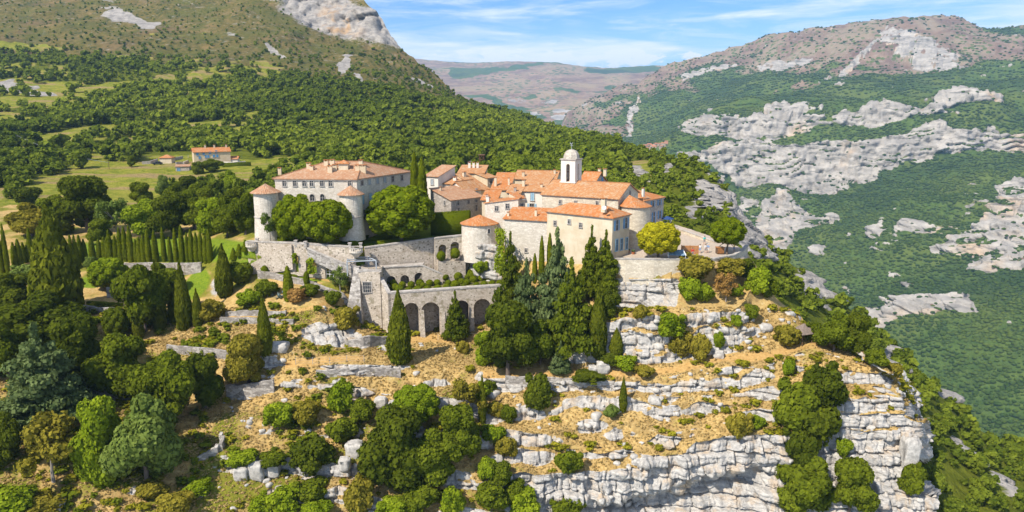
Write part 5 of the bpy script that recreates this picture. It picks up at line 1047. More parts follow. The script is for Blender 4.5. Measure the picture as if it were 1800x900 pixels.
# ---------------------------------------------------------------- people on the terrace
SKIN = flat_mat('skin', (.55, .32, .22), .6, .05); HAIR = flat_mat('dark_hair', (.04, .025, .015), .7)
def person(px, py, face, label, shirt, legs, stride=.12, arm=.15, hat=None, z=None, lean=0):
    c = on(px, py); t = empty('person', c, R(face)); tag(t, label, 'person')
    nodes = {'pel': (0, 0, .94, .15, .11), 'wai': (0, 0, 1.08, .14, .10), 'che': (0, -.01, 1.32, .18, .12), 'nec': (0, 0, 1.47, .06, .06), 'chin': (0, -.02, 1.55, .075, .085), 'hea': (0, -.02, 1.63, .085, .10), 'top': (0, 0, 1.71, .06, .07)}
    ed = [('pel', 'wai'), ('wai', 'che'), ('che', 'nec'), ('nec', 'chin'), ('chin', 'hea'), ('hea', 'top')]
    for s, k in ((-1, 'l'), (1, 'r')):
        st = stride * s
        nodes.update({'hip' + k: (.09 * s, 0, .88, .095, .095), 'kne' + k: (.10 * s, -st * .6, .5, .06, .06), 'ank' + k: (.10 * s, -st, .09, .042, .042), 'toe' + k: (.11 * s, -st - .15, .035, .04, .03),
                      'sho' + k: (.19 * s, 0, 1.4, .06, .06), 'elb' + k: (.25 * s, st * .5 - .02, 1.12, .042, .042), 'wri' + k: (.25 * s, st * .8 - arm, .88, .03, .03), 'han' + k: (.25 * s, st * .9 - arm - .03, .79, .03, .02)})
        ed += [('pel', 'hip' + k), ('hip' + k, 'kne' + k), ('kne' + k, 'ank' + k), ('ank' + k, 'toe' + k), ('che', 'sho' + k), ('sho' + k, 'elb' + k), ('elb' + k, 'wri' + k), ('wri' + k, 'han' + k)]
    ks = list(nodes); me = bpy.data.meshes.new('person'); me.from_pydata([nodes[k][:3] for k in ks], [(ks.index(a), ks.index(b)) for a, b in ed], [])
    o = link('body', me, None, t); o.modifiers.new('skin', 'SKIN'); o.modifiers.new('sub', 'SUBSURF').levels = 1
    for i, k in enumerate(ks): me.skin_vertices[0].data[i].radius = nodes[k][3:]
    me.skin_vertices[0].data[0].use_root = True
    dg = bpy.context.evaluated_depsgraph_get(); dg.update(); m2 = bpy.data.meshes.new_from_object(o.evaluated_get(dg)); o.modifiers.clear(); o.data = m2
    m2.materials.clear(); m2.materials.append(SKIN)
    for i, (z0, z1, r, mt, nm_) in enumerate(((1.0, 1.47, 1.12, shirt, 'shirt'), (.52, 1.02, 1.14, legs, 'shorts'))):
        b = bmesh.new(); b.from_mesh(m2); bmesh.ops.delete(b, geom=[v for v in b.verts if not (z0 < v.co.z < z1) or (nm_ == 'shorts' and abs(v.co.x) > .2)], context='VERTS')
        for v in b.verts: v.co += v.normal * .018
        bmo(nm_, b, mt, t)
    bm = bmesh.new(); sphere_bm(bm, .115, (0, .015, 1.67), 2, (1, 1.05, .95)); bmesh.ops.delete(bm, geom=[v for v in bm.verts if v.co.z < 1.63 and v.co.y < .02], context='VERTS'); bmo('hair', bm, hat or HAIR, t)
    bm = bmesh.new()
    for s in (-1, 1): sphere_bm(bm, .014, (.035 * s, -.118, 1.64), 1)
    bmo('eyes', bm, DARK, t)
    return t
CW = flat_mat('white_cloth', (.75, .75, .74), .8); CB = flat_mat('blue_cloth', (.25, .38, .6), .8); CT_ = flat_mat('turquoise_cloth', (.05, .55, .5), .8); CY = flat_mat('yellow_cloth', (.75, .5, .05), .8); CR = flat_mat('red_cloth', (.65, .05, .04), .8); CG = flat_mat('grey_cloth', (.3, .3, .33), .8)
person(1230, 445, 170, 'person in white top and light blue shorts walking away past the timber screen', CW, CB)
person(1240, 445, 20, 'person in white shirt and grey shorts strolling at the terrace centre', CW, CG)
person(1244, 444.5, -20, 'person in pale blue shirt beside the one in grey shorts', CB, CW, hat=WHITE)
person(1238, 430, 200, 'person in turquoise top walking up the paved road', CT_, CG)
person(1290, 443, 60, 'person in yellow top near the curved parapet under the tree', CY, CB)
person(1217, 452, 10, 'person in red top leaning at the terrace wall before the timber screen', CR, CG, stride=.03)
person(1178, 397, 120, 'person dressed in white at the head of the road parapet', CW, CW)
# thatched gazebo on the ledge path
c = ground(1411, 601); gz = empty('gazebo', c, R(20)); tag(gz, 'small timber gazebo with a pointed grey shingle roof at the cliff path', 'gazebo')
for x_, y_ in ((-1, -1), (1, -1), (1, 1), (-1, 1)): bm = bmesh.new(); tube(bm, (x_, y_, -.3), (x_, y_, 1.9), .09); bmo('post', bm, BROWN, gz)
bm = bmesh.new(); k_ = [(-1.6, -1.6, 1.85), (1.6, -1.6, 1.85), (1.6, 1.6, 1.85), (-1.6, 1.6, 1.85)]
for i in range(4): slope(bm, [k_[i], k_[(i + 1) % 4], (0, 0, 3.3)], .08)
bmo('roof', bm, flat_mat('grey_shingles', (.26, .2, .16), .9, .4), gz); bm = bmesh.new(); box(bm, -1, 1, .85, 1.15, .3, .42); bmo('bench', bm, BROWN, gz)
# wire fences: (label, ground pixels)
def wire_fence(label, pix, h=1.3, step=2.2):
    G = [ground(*q) for q in pix]; t = empty('wire_fence', G[0]); tag(t, label, 'fence'); pts = []
    for a, b in zip(G, G[1:]):
        n = max(1, int((b - a).length / step)); pts += [a.lerp(b, k / n) for k in range(n)]
    pts.append(G[-1]); tops = []
    for q in pts:
        z_ = zat(q.x, q.y); u = Vector((q.x, q.y, z_)) - Vector(t.location); bm = bmesh.new(); tube(bm, u - Vector((0, 0, .2)), u + Vector((0, 0, h)), .035, seg=5); bmo('post', bm, METAL, t); tops.append(u)
    bm = bmesh.new()
    for a, b in zip(tops, tops[1:]):
        for hh in (.3, .75, 1.2): tube(bm, a + Vector((0, 0, hh)), b + Vector((0, 0, hh)), .012, seg=3)
    bmo('wire', bm, METAL, t)
wire_fence('wire fence along the dry strip left of the arcade cypress', [(520, 641), (580, 641), (640, 637)]); wire_fence('wire fence on the dirt strip below the arcade', [(770, 598), (820, 597), (862, 595)])
# farm behind the gardens
def gz_(px, py): return ground(px, py, True)
F0 = gz_(340, 291); fd = F0.y
fm_ = House('farmhouse', 'long pale farmhouse with orange roof and blue shutters on the hillside meadow', P(340, 267.5, fd), R(28), 15.5, 8, F0.z - 1.5, 'farmhouse').build('gable_x', 1.6, PL_tan, R_org, ov=.4)
for px, py in ((347, 271), (358, 270), (369, 268.5), (380, 267), (351, 277), (362, 275), (366, 275), (376, 274), (382, 274)): fm_.win('F', px, py, .9, 1.2, 'closed', BLUE)
fm_.win('L', 331, 275, .8, 1.2)
for q in (.35, .6, .93): fm_.chim(fm_.w * q, 4, w=.7, h=1.1)
g_ = gz_(281, 288); hb2 = House('farm_outbuilding', 'small square pale outbuilding with an orange hipped roof left of the farmhouse', Vector((g_.x, g_.y, g_.z + 2.7)), R(6), 5.2, 4.5, g_.z - 1, 'outbuilding').build('hip', 1.2, PL_cream, R_org)
g_ = gz_(400, 287); hb3 = House('farm_outbuilding', 'low white outbuilding with tiled roof right of the farmhouse garden', Vector((g_.x, g_.y, g_.z + 2.0)), R(8), 4.5, 4, g_.z - 1, 'outbuilding').build('gable_x', 1.0, PL_white, R_org)
g_ = gz_(309, 301); hb4 = House('farm_outbuilding', 'half sunken stone cellar with blue door below the farmhouse', Vector((g_.x, g_.y, g_.z + 2.0)), R(12), 5.5, 4, g_.z - 1, 'outbuilding').build('shed_back', .5, S_grey, R_old); hb4.win('F', None, (1.2, 1.6), 1.2, 1.6, 'door', sh=BLUE)
def far_wall(label, pix, h, mat=S_grey, name='stone_wall', cat='stone wall'):
    G = [gz_(*q) for q in pix]; t = empty(name, G[0]); tag(t, label, cat); bm = bmesh.new()
    for a, b in zip(G, G[1:]): seg_wall(bm, a, b, None, a.z + h, b.z + h, .5, bots=[(0, a.z - 1), ((b - a).xy.length, b.z - 1)])
    into(bmo('wall', bm, mat), t)
far_wall('grey stone wall behind the parked car at the farm', [(250, 289), (265, 288), (278, 284)], 1.3); far_wall('low wall between outbuilding and farmhouse', [(302, 283), (322, 279)], 1.3); far_wall('curved grey wall in front of the farmhouse', [(310, 290), (322, 289), (330, 286)], 1.2); far_wall('white garden wall right of the farmhouse', [(393, 288), (412, 289), (432, 287)], 1.0, PL_white)
def car(c, rz, label, col, van=False):
    t = empty('parked_van' if van else 'parked_car', c, rz); tag(t, label, 'van' if van else 'car'); paint = flat_mat('car_paint', col, .3, .05, 0, .5); hh = 1.95 if van else 1.45
    prof = [(-2.1, .35), (-2.15, .8), (-1.9, 1.0 if not van else 1.3), (-.9, 1.05 if not van else hh - .05), (-.5, hh), (1.1, hh), (1.8, 1.0 if not van else hh - .1), (2.1, .9), (2.1, .35)]
    bm = bmesh.new(); f = [[bm.verts.new((x_, s * .85, z_)) for x_, z_ in prof] for s in (-1, 1)]; bm.faces.new(f[0]); bm.faces.new(f[1][::-1])
    for i in range(len(prof)): bm.faces.new((f[0][i], f[1][i], f[1][(i + 1) % len(prof)], f[0][(i + 1) % len(prof)]))
    bmo('body', bm, paint, t)
    for x_ in (-1.3, 1.3):
        for s in (-1, 1): bm = bmesh.new(); tube(bm, (x_, s * .7, .33), (x_, s * .9, .33), .33, seg=14); bmo('wheel', bm, DARK, t)
    for s in (-1, 1): bm = bmesh.new(); box(bm, -.7, 1.1, s * .851 - .01, s * .851 + .01, 1.0, hh - .12); bmo('side_window', bm, GLASS, t)
car(gz_(277, 289.5), R(30), 'dark parked car in front of the small farm outbuilding', (.03, .04, .06))
car(gz_(826, 291), R(15), 'white van parked at the wood edge behind the village', (.75, .75, .75), True); car(gz_(809, 296), R(40), 'dark parked car on the track behind the old roofs', (.05, .06, .08))
def pole(px, py, hpx, label, mat, far=True):
    g = ground(px, py, far); t = empty('utility_pole', g); tag(t, label, 'pole'); h = hpx * g.y / FPX; bm = bmesh.new(); tube(bm, (0, 0, -.5), (0, 0, h), .13, .09); bmo('pole', bm, mat, t); bm = bmesh.new(); box(bm, -.6, .6, -.05, .05, h - .5, h - .38); bmo('crossarm', bm, mat, t)
    return t, g + Vector((0, 0, h - .4))
_, k1 = pole(438, 357, 22, 'pale wooden pole beside the round castle tower', S_cope); _, k2 = pole(318, 372, 34, 'grey wooden pole among the garden trees', S_cope); _, k3 = pole(32, 257, 20, 'dark wooden pole at the left meadow edge', BROWN); _, k4 = pole(192, 298, 14, 'wooden pole beside the farm track', BROWN)
for a, b, l in ((k3, k4, 'thin power line crossing the left meadow between two poles'),):
    o = empty('power_line', a); tag(o, l, 'power line'); bm = bmesh.new(); pr = None
    for i in range(13):
        s = i / 12; q = a.lerp(b, s) - Vector((0, 0, 4 * s * (1 - s) * 2.0)); 
        if pr is not None: tube(bm, pr - a, q - a, .05, seg=4)
        pr = q
    bmo('cable', bm, METAL, o)
g_ = gz_(847, 303); py_ = empty('pylon', g_); tag(py_, 'rusty lattice pylon behind the old village roofs', 'pylon'); h = 30 * g_.y / FPX
for sx, sy in ((-1, -1), (1, -1), (1, 1), (-1, 1)): bm = bmesh.new(); tube(bm, (sx * 1.1, sy * 1.1, -.5), (sx * .9, sy * .9, h), .09, seg=5); bmo('leg', bm, RUST, py_)
bm = bmesh.new(); n = 6
for k in range(n):
    z0, z1 = h * k / n, h * (k + 1) / n
    for (a, b), (c_, d_) in (((-1, -1), (1, -1)), ((1, -1), (1, 1)), ((1, 1), (-1, 1)), ((-1, 1), (-1, -1))): tube(bm, (a, b, z0), (c_, d_, z1), .05, seg=4); tube(bm, (c_, d_, z0), (a, b, z1), .05, seg=4)
bmo('lattice', bm, RUST, py_); bm = bmesh.new(); box(bm, -1.3, 1.3, -1.3, 1.3, h, h + .2); bmo('platform', bm, RUST, py_)
# hamlet far up the gorge
rng = random.Random(5)
bmM = BVHTree.FromPolygons([tuple(v) for v in pm.reshape(-1, 3)], gridF(*MX.shape).tolist())
def mground(px, py):
    h_ = bmM.ray_cast(Vector((0, 0, 0)), Vector(ray(px, py)).normalized()); return h_[0] if h_[0] is not None else P(px, py, 2000)
FARW = flat_mat('far_cream_wall', (.5, .38, .28), .9); FARR = flat_mat('far_tile_roof', (.48, .2, .1), .9)
for i, (px, py) in enumerate([(1128, 261), (1134, 260), (1141, 258), (1147, 259), (1153, 257), (1159, 256), (1165, 255), (1170, 256), (1138, 263), (1150, 262), (1144, 262), (1162, 260), (1171, 252)]):
    g_ = mground(px, py); t = empty('hamlet_house', g_, rng.uniform(-.5, .5)); tag(t, 'tiny orange roofed house in the hamlet far up the gorge', 'house', 'houses of the far hamlet'); k = rng.uniform(7, 11)
    bm = bmesh.new(); box(bm, -k * .6, k * .6, -k * .4, k * .4, -6, k * .7); bmo('wall', bm, FARW, t); bm = bmesh.new()
    slope(bm, [(-k * .65, -k * .45, k * .7), (k * .65, -k * .45, k * .7), (k * .65, 0, k), (-k * .65, 0, k)], .3); slope(bm, [(k * .65, k * .45, k * .7), (-k * .65, k * .45, k * .7), (-k * .65, 0, k), (k * .65, 0, k)], .3); bmo('roof', bm, FARR, t)
# ---------------------------------------------------------------- vegetation
def leaf_mat(name, c0, c1, tr=.34):
    m = M(name); v = m.attr('tint'); r = m.rand()
    f = m.math('ADD', m.math('MULTIPLY', v, .75), m.math('MULTIPLY', r, .3))
    c = m.mix(f, c0, c1); d = m.n('ShaderNodeBsdfDiffuse', {'Color': c}); t = m.n('ShaderNodeBsdfTranslucent', {'Color': m.mix(.35, c, (.20, .26, .03))})
    mx = m.n('ShaderNodeMixShader', {0: tr}); m.t.links.new(d.outputs[0], mx.inputs[1]); m.t.links.new(t.outputs[0], mx.inputs[2]); return m.out(mx.outputs[0])
LM = dict(
 oak=leaf_mat('oak_leaves', (0.056, 0.082, 0.005), (0.199, 0.234, 0.016)), dark=leaf_mat('dark_oak_leaves', (0.041, 0.061, 0.005), (0.141, 0.166, 0.013)),
 bright=leaf_mat('bright_leaves', (0.104, 0.161, 0.005), (0.322, 0.390, 0.021)), linden=leaf_mat('linden_leaves', (0.085, 0.136, 0.004), (0.255, 0.297, 0.013)),
 yellow=leaf_mat('yellow_leaves', (0.281, 0.265, 0.008), (0.648, 0.572, 0.030)), sage=leaf_mat('sage_leaves', (.075, .120, .018), (.235, .295, .06)),
 cypress=leaf_mat('cypress_leaves', (0.056, 0.076, 0.005), (0.199, 0.212, 0.015)), clip=leaf_mat('clipped_leaves', (0.085, 0.119, 0.004), (0.237, 0.263, 0.012)),
 cedar=leaf_mat('cedar_needles', (.060, .098, .030), (.215, .265, .095)), conifer=leaf_mat('conifer_needles', (0.049, 0.076, 0.005), (0.199, 0.229, 0.016)),
 olive=leaf_mat('olive_leaves', (0.161, 0.144, 0.015), (0.396, 0.322, 0.041)), brown=leaf_mat('brown_leaves', (0.245, 0.136, 0.034), (0.525, 0.304, 0.095)),
 hill=leaf_mat('hill_wood_leaves', (.055, .090, .007), (.25, .295, .028)), far=leaf_mat('far_wood_leaves', (.030, .068, .012), (.15, .20, .03)),
 dry=leaf_mat('dry_grass_blades', (.40, .27, .09), (.66, .49, .22)), scrub=leaf_mat('scrub_leaves', (0.133, 0.144, 0.008), (0.378, 0.339, 0.027)))
BARK = flat_mat('bark', (.17, .13, .10), .95, .4); GREYBARK = flat_mat('grey_bark', (.32, .28, .24), .95, .3)
RNG = np.random.default_rng(7)
def unit(v): return v / (np.linalg.norm(v, axis=-1, keepdims=True) + 1e-9)
def card_arrays(C, N, size, r=RNG, stretch=1.0, upalign=None):
    n = len(C); N = unit(N); t = unit(np.cross(N, unit(r.normal(size=(n, 3))))); b = np.cross(N, t)
    if upalign is not None: b = unit(upalign - (upalign * N).sum(-1, keepdims=True) * N); t = np.cross(b, N)
    s = (size * r.uniform(.6, 1.35, n))[:, None]; a = s * stretch
    bend = N * s * .25
    V = np.stack([C - t * s - b * a * .6 - bend, C + t * s * .5 - b * a, C + t * s + b * a * .55 - bend, C - t * s * .45 + b * a], 1)
    return V.reshape(-1, 3), np.arange(4 * n).reshape(n, 4)
def ico(sub):
    bm = bmesh.new(); bmesh.ops.create_icosphere(bm, subdivisions=sub, radius=1); V = np.array([v.co[:] for v in bm.verts]); F = np.array([[v.index for v in f.verts] for f in bm.faces]); bm.free(); return V, F
ICO = {k: ico(k) for k in (1, 2, 3)}
def crown(lobes, n, size, seed, core=.74, jit=.7, rlo=.72, stretch=1.0, up=.25, csub=2, tv=.5):
    """leaf cards spread through the outer part of a cluster of lobes (cx, cy, cz, rx, ry, rz) round dark solid hearts"""
    r = np.random.default_rng(seed); L = np.array(lobes, float); area = (L[:, 3] * L[:, 4] + L[:, 4] * L[:, 5] + L[:, 3] * L[:, 5]); k = r.choice(len(L), int(n * 1.6), p=area / area.sum())
    d = unit(r.normal(size=(len(k), 3)) + np.array([0, 0, up])); rad = r.uniform(rlo, 1.06, len(k)) ; C = L[k, :3] + d * L[k, 3:] * rad[:, None]
    dist = np.min([np.where(k == i, 9, np.linalg.norm((C - L[i, :3]) / L[i, 3:], axis=1)) for i in range(len(L))], axis=0)
    keep = np.where(dist > .78)[0][:n]; C, d, k, rad = C[keep], d[keep], k[keep], rad[keep]
    lob = r.uniform(0, 1, len(L))
    tint = np.clip(.5 + (lob[k] - .5) * .5 + r.normal(0, .22, len(k)), 0, 1)
    V, F = card_arrays(C, unit(d / L[k, 3:]) * 1.0 + jit * r.normal(size=d.shape) * .6, size, r, stretch); T = np.repeat(tint, 4)
    Vs, Fs, Ts, o = [V], [np.concatenate([F], 0)], [T], len(V)
    iv, jf = ICO[csub]
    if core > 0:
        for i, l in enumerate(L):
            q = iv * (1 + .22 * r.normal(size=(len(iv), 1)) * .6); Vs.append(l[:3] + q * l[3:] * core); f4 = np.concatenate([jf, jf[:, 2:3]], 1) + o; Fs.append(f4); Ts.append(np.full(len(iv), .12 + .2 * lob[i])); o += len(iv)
    return np.concatenate(Vs), np.concatenate(Fs), np.concatenate(Ts)
def crown_me(name, data, mat):
    V, F, T = data; me = bpy.data.meshes.new(name)
    tri = F[:, 2] == F[:, 3]; nq, nt_ = (~tri).sum(), tri.sum(); F1, F2 = F[~tri], F[tri][:, :3]
    me.vertices.add(len(V)); me.vertices.foreach_set('co', V.astype(np.float32).ravel()); me.loops.add(int(nq * 4 + nt_ * 3)); me.loops.foreach_set('vertex_index', np.concatenate([F1.ravel(), F2.ravel()]).astype(np.int32))
    me.polygons.add(int(nq + nt_)); me.polygons.foreach_set('loop_start', np.concatenate([np.arange(nq) * 4, nq * 4 + np.arange(nt_) * 3]).astype(np.int32))
    at = me.attributes.new('tint', 'FLOAT', 'POINT'); at.data.foreach_set('value', T.astype(np.float32)); me.update(calc_edges=True); me.materials.append(mat); return me
def lobes_round(seed, n=11, r0=.2, r1=.3, zc=.54, sz=.44, sxy=.3, flat=.85):
    r = np.random.default_rng(seed); out = [(0, 0, zc, .28, .28, .32)]; n += 4; r0, r1 = r0 * .62, r1 * .95
    for i in range(n):
        a = 2.4 * i + r.uniform(-.5, .5); v = r.uniform(-1, 1); q = sxy * math.sqrt(max(.05, 1 - v * v * .8)) * r.uniform(.7, 1.22); s = r.uniform(r0, r1) * (1.0 - .25 * (v > .3))
        out.append((q * math.cos(a), q * math.sin(a), zc + v * sz * .8, s, s, s * flat))
    return out
def lobes_dome(seed, n=34):
    r = np.random.default_rng(seed); out = [(0, 0, .5, .40, .40, .42)]
    for i in range(n):
        a = 2.4 * i; v = -.75 + 1.72 * (i + .5) / n; q = math.sqrt(max(.02, 1 - v * v)); s = r.uniform(.10, .15); out.append((.37 * q * math.cos(a), .37 * q * math.sin(a), .5 + .38 * v, s, s, s))
    return out
def lobes_spread(seed, n=16):
    r = np.random.default_rng(seed); return [(r.uniform(-.36, .36), r.uniform(-.36, .36), r.uniform(.35, .85), s := r.uniform(.12, .2), s, s * .7) for _ in range(n)]
def lobes_bush(seed, n=8):
    r = np.random.default_rng(seed); return [(0, 0, .42, .33, .33, .4)] + [((q := r.uniform(.15, .34)) * math.cos(a := 2.4 * i), q * math.sin(a), r.uniform(.22, .66), s := r.uniform(.15, .26), s, s) for i in range(n)] + [((q := r.uniform(.28, .42)) * math.cos(a := r.uniform(0, 6.28)), q * math.sin(a), r.uniform(.2, .75), s := r.uniform(.07, .13), s, s) for i in range(5)]
def lobes_cyp(seed, n=12, belly=.34, tip=.07):
    r = np.random.default_rng(seed); out = []
    for i in range(n):
        t = i / (n - 1); w = .49 * (max(0, math.sin(math.pi * min(1, (t * .86 + .14)) ** .72)) ** .55 if t < .97 else .15); w = max(w * (1 - .25 * t), tip); j = .05 * (1 - t)
        out.append((r.uniform(-j, j), r.uniform(-j, j), .08 + t * .86, w, w, .13))
    return out
def lobes_clip(seed):
    return [(0, 0, .05 + .1 * i, w, w, .1) for i, w in enumerate((.40, .46, .47, .46, .44, .42, .39, .35, .28, .18))]
def lobes_con(seed, n=9, plates=5, wide=.48):
    r = np.random.default_rng(seed); out = [(0, 0, .95, .05, .05, .08)]
    for i in range(n):
        t = i / (n - 1); R_ = wide * (1 - t) ** .75 + .04; z = .12 + t * .78; m_ = max(3, int(plates + 2 - 3 * t)); off = r.uniform(0, 6)
        for j in range(m_):
            a = off + 2 * math.pi * j / m_ + r.uniform(-.25, .25); q = R_ * r.uniform(.45, .85); s = R_ * r.uniform(.32, .52); out.append((q * math.cos(a), q * math.sin(a), z - .03 * q + r.uniform(-.03, .03), s, s, .055 + .02 * (1 - t)))
        out.append((0, 0, z, R_ * .45, R_ * .45, .09))
    return out
def trunk_me(name, mat, limbs, r0=.035, top=.7):
    bm = bmesh.new(); pts = [(0, 0, -.08), (.01, .0, .15), (-.01, .012, .32), (.0, 0, top)]
    for i in range(3): tube(bm, pts[i], pts[i + 1], r0 * (1.15 - .28 * i), r0 * (.87 - .28 * i))
    for l in limbs: tube(bm, (0, 0, .2 + .25 * random.random()), l, r0 * .5, r0 * .14, 5)
    me = bpy.data.meshes.new(name); bm.to_mesh(me); bm.free(); me.materials.append(mat); return me
random.seed(3)
PROTO = {}
def proto(kind, n, lobefn, cards, size, mats, limbs=True, bark=BARK, r0=.035, top=.7, **k):
    for i in range(n):
        lb = lobefn(100 * i + len(kind)); data = crown(lb, cards, size, 31 * i + len(kind) * 7, **k)
        tm = trunk_me('trunk', bark, [tuple(np.array(l[:3]) * .95) for l in lb[1:8]] if limbs else [], r0, top)
        for mname in mats: PROTO.setdefault((kind, mname), []).append((crown_me('crown', data, LM[mname]), tm))
proto('round', 4, lambda s: lobes_round(s), 8500, .025, ('oak', 'dark', 'bright', 'sage', 'olive'))
proto('dome', 2, lambda s: lobes_dome(s), 8500, .022, ('linden', 'oak', 'yellow', 'bright'), rlo=.85, core=.86, top=.5)
proto('loose', 3, lambda s: lobes_spread(s, 15), 2600, .024, ('oak', 'olive', 'sage', 'brown', 'yellow', 'bright'), core=0, rlo=.2, bark=GREYBARK, r0=.026, top=.6)
proto('bush', 4, lambda s: lobes_bush(s), 2600, .036, ('oak', 'dark', 'bright', 'olive', 'brown', 'sage', 'yellow'), limbs=False, r0=.05, top=.3)
proto('cypress', 3, lambda s: lobes_cyp(s), 4500, .03, ('cypress',), limbs=False, r0=.10, top=.3, core=.86, rlo=.86, stretch=1.5, csub=2)
proto('column', 2, lambda s: lobes_clip(s), 2600, .05, ('clip',), limbs=False, r0=.10, top=.3, core=.93, rlo=.93, jit=.4)
proto('conifer', 3, lambda s: lobes_con(s), 7000, .021, ('conifer', 'cedar'), limbs=False, r0=.03, top=.85, core=.62, rlo=.5, jit=.8, up=.5)
proto('cedar', 2, lambda s: lobes_con(s, 7, 6, .5), 9000, .018, ('cedar', 'conifer'), limbs=False, r0=.03, top=.8, core=.6, rlo=.45, jit=.8, up=.6)
proto('ball', 2, lambda s: [(0, 0, .5, .48, .48, .48)], 900, .055, ('clip', 'olive'), limbs=False, r0=.05, top=.4, core=.94, rlo=.93, jit=.4)
proto('cone', 1, lambda s: [(0, 0, .1 + .1 * i, .46 * (1 - i / 9.5) + .05, .46 * (1 - i / 9.5) + .05, .1) for i in range(9)], 900, .05, ('clip',), limbs=False, r0=.05, top=.4, core=.93, rlo=.9, jit=.4)
CNT = {}
NAMES = dict(round='oak_tree', dome='shade_tree', loose='sparse_tree', bush='bush', cypress='cypress', column='clipped_cypress', conifer='conifer', cedar='cedar', ball='topiary_ball', cone='topiary_cone')
CATS = dict(round='tree', dome='tree', loose='tree', bush='bush', cypress='cypress', column='cypress', conifer='tree', cedar='tree', ball='topiary', cone='topiary')
vr = random.Random(11)
def plant(kind, mat, pos, h, w_, label, group=None, parts=True, name=None, lift=0):
    var = PROTO[(kind, mat)]; k = CNT.get(kind, 0); CNT[kind] = k + 1; cm_, tm = var[k % len(var)]
    rz = vr.uniform(0, 6.28); nm_ = name or NAMES[kind]
    if not parts:
        o = link(nm_, cm_); o.location = pos; o.rotation_euler = (0, 0, rz); o.scale = (w_, w_, h); return tag(o, label, CATS[kind], group)
    t = empty(nm_, pos, rz); t.scale = (w_, w_, h); tag(t, label, CATS[kind], group, 'thing'); link('trunk', tm, None, t); c_ = link('crown', cm_, None, t); c_.location.z = lift; c_.scale.z = 1 - lift; return t
def tree(kind, mat, px, py, hpx, wpx, label, group=None, D=None, sink=.15, far=False, **k):
    g = P(px, py, D) if D else ground(px, py, far); f = (g.y * CT - g.z * ST); s = f / FPX
    return plant(kind, mat, g - Vector((0, 0, sink)), hpx * s * 1.04 + sink, wpx * s * 1.02, label, group, **k)
# cypresses
for a in ((105,556,174,84,'giant broad cypress towering over the left gardens'),(282,578,112,25,'tall cypress left of the pair on the dry slope'),(325,577,110,29,'tallest of the cypresses on the dry slope, with bare grey foot'),(307,566,72,20,'shorter cypress tucked against the tallest one on the dry slope'),
          (349,572,60,20,'short cypress standing right of the tallest slope cypress'),(396,520,84,31,'stout cypress with dark shadow beside the pale crag left of the garden wall'),(245,594,70,20,'slim cypress rising from the leafy trees below the lawn'),(467,622,96,27,'lone cypress on the terraces under the agave bed'),
          (703,636,118,44,'large cypress standing in front of the arcade left end'),(1050,623,112,33,'slender cypress at the right edge of the tall conifers'),(1095,720,56,15,'small lone cypress on the rock ledges'),(848,741,80,15,'thin dark cypress rising from scrub below the conifers'),(1083,623,44,25,'stubby cypress at the foot of the slender cypress')):
    tree('cypress', 'cypress', *a)
tree('column', 'clip', 508, 527, 55, 19, 'clipped pencil cypress on the agave bed below the garden wall'); tree('column', 'clip', 952, 486, 66, 11, 'tall pencil cypress against the blank house wall'); tree('column', 'clip', 940, 494, 45, 10, 'lower pencil cypress left of the tall one at the house wall')
tree('column', 'clip', 966, 470, 56, 10, 'pencil cypress half hidden behind the blue conifer at the house wall')
tree('column', 'clip', 731, 398, 117, 19, 'taller of the twin columnar cypresses by the castle', D=163); tree('column', 'clip', 744, 400, 112, 20, 'right hand of the twin columnar cypresses by the castle', D=161)
for x_, t_, b_ in ((4,403,482),(15,402,480),(10,430,478),(27,432,470),(36,430,468),(43,430,462),(57,412,460),(52,432,460),(72,412,457),(124,437,476),(129,418,472),(135,418,470),(139,438,468),(143,418,462),(150,424,460),(164,424,458),(175,424,456),(185,420,455),(191,424,456),(196,409,458),(205,420,458),(214,409,459),(223,410,459),(232,408,460),(240,428,460),(248,420,461),(254,418,461),(263,409,461),(275,414,461),(290,412,460),(301,422,461),(311,410,461),(321,410,461),(331,414,461),(338,413,461),(347,416,461),(354,412,461),(362,422,461),(369,410,460)):
    tree('column', 'clip', x_ + vr.uniform(-1, 1), b_, (b_ - t_) * vr.uniform(1.0, 1.16), vr.uniform(8.5, 12), 'tall clipped cypress column in the row behind the garden wall' if x_ > 80 else 'tall clipped cypress column in the dark cluster at the left edge', 'clipped cypress columns')
# trees of the castle garden
tree('dome', 'linden', 521, 424, 80, 78, 'bushy shade tree nearest the left castle tower', D=146); tree('dome', 'linden', 576, 428, 76, 90, 'bushy shade tree in front of the right castle tower', D=143.5); tree('dome', 'linden', 705, 419, 90, 122, 'huge rounded shade tree between castle and tall hedge', D=150)
tree('loose', 'sage', 475, 425, 58, 42, 'thin young tree with grey stem in front of the left castle tower', D=145)
# conifers under the village wall
for a in (('conifer','conifer',897,552,138,56,'dark narrow conifer below the ivy wall'),('conifer','cedar',978,578,168,88,'tall blue green conifer before the blank house wall'),('cedar','cedar',925,605,146,82,'blue cedar with layered boughs right of the arcade'),('conifer','conifer',1003,620,160,90,'full green conifer in the middle of the conifer stand'),
          ('conifer','conifer',1038,522,120,52,'pointed conifer against the cream townhouse corner'),('conifer','conifer',1063,516,106,56,'bushy conifer touching the blue shutter doors'),('round','dark',893,660,125,108,'dense dark oak at the foot of the conifer stand'),('conifer','cedar',985,655,54,38,'small silvery conifer above the dirt track'),
          ('conifer','conifer',801,597,84,46,'light layered conifer in front of the arcade piers'),('round','oak',950,640,80,66,'mid green oak filling the gap under the blue cedar'),('round','bright',855,640,56,44,'light leafy tree left of the dense dark oak'),('round','dark',1070,560,52,40,'dark tree behind the slender cypress')):
    tree(*a)
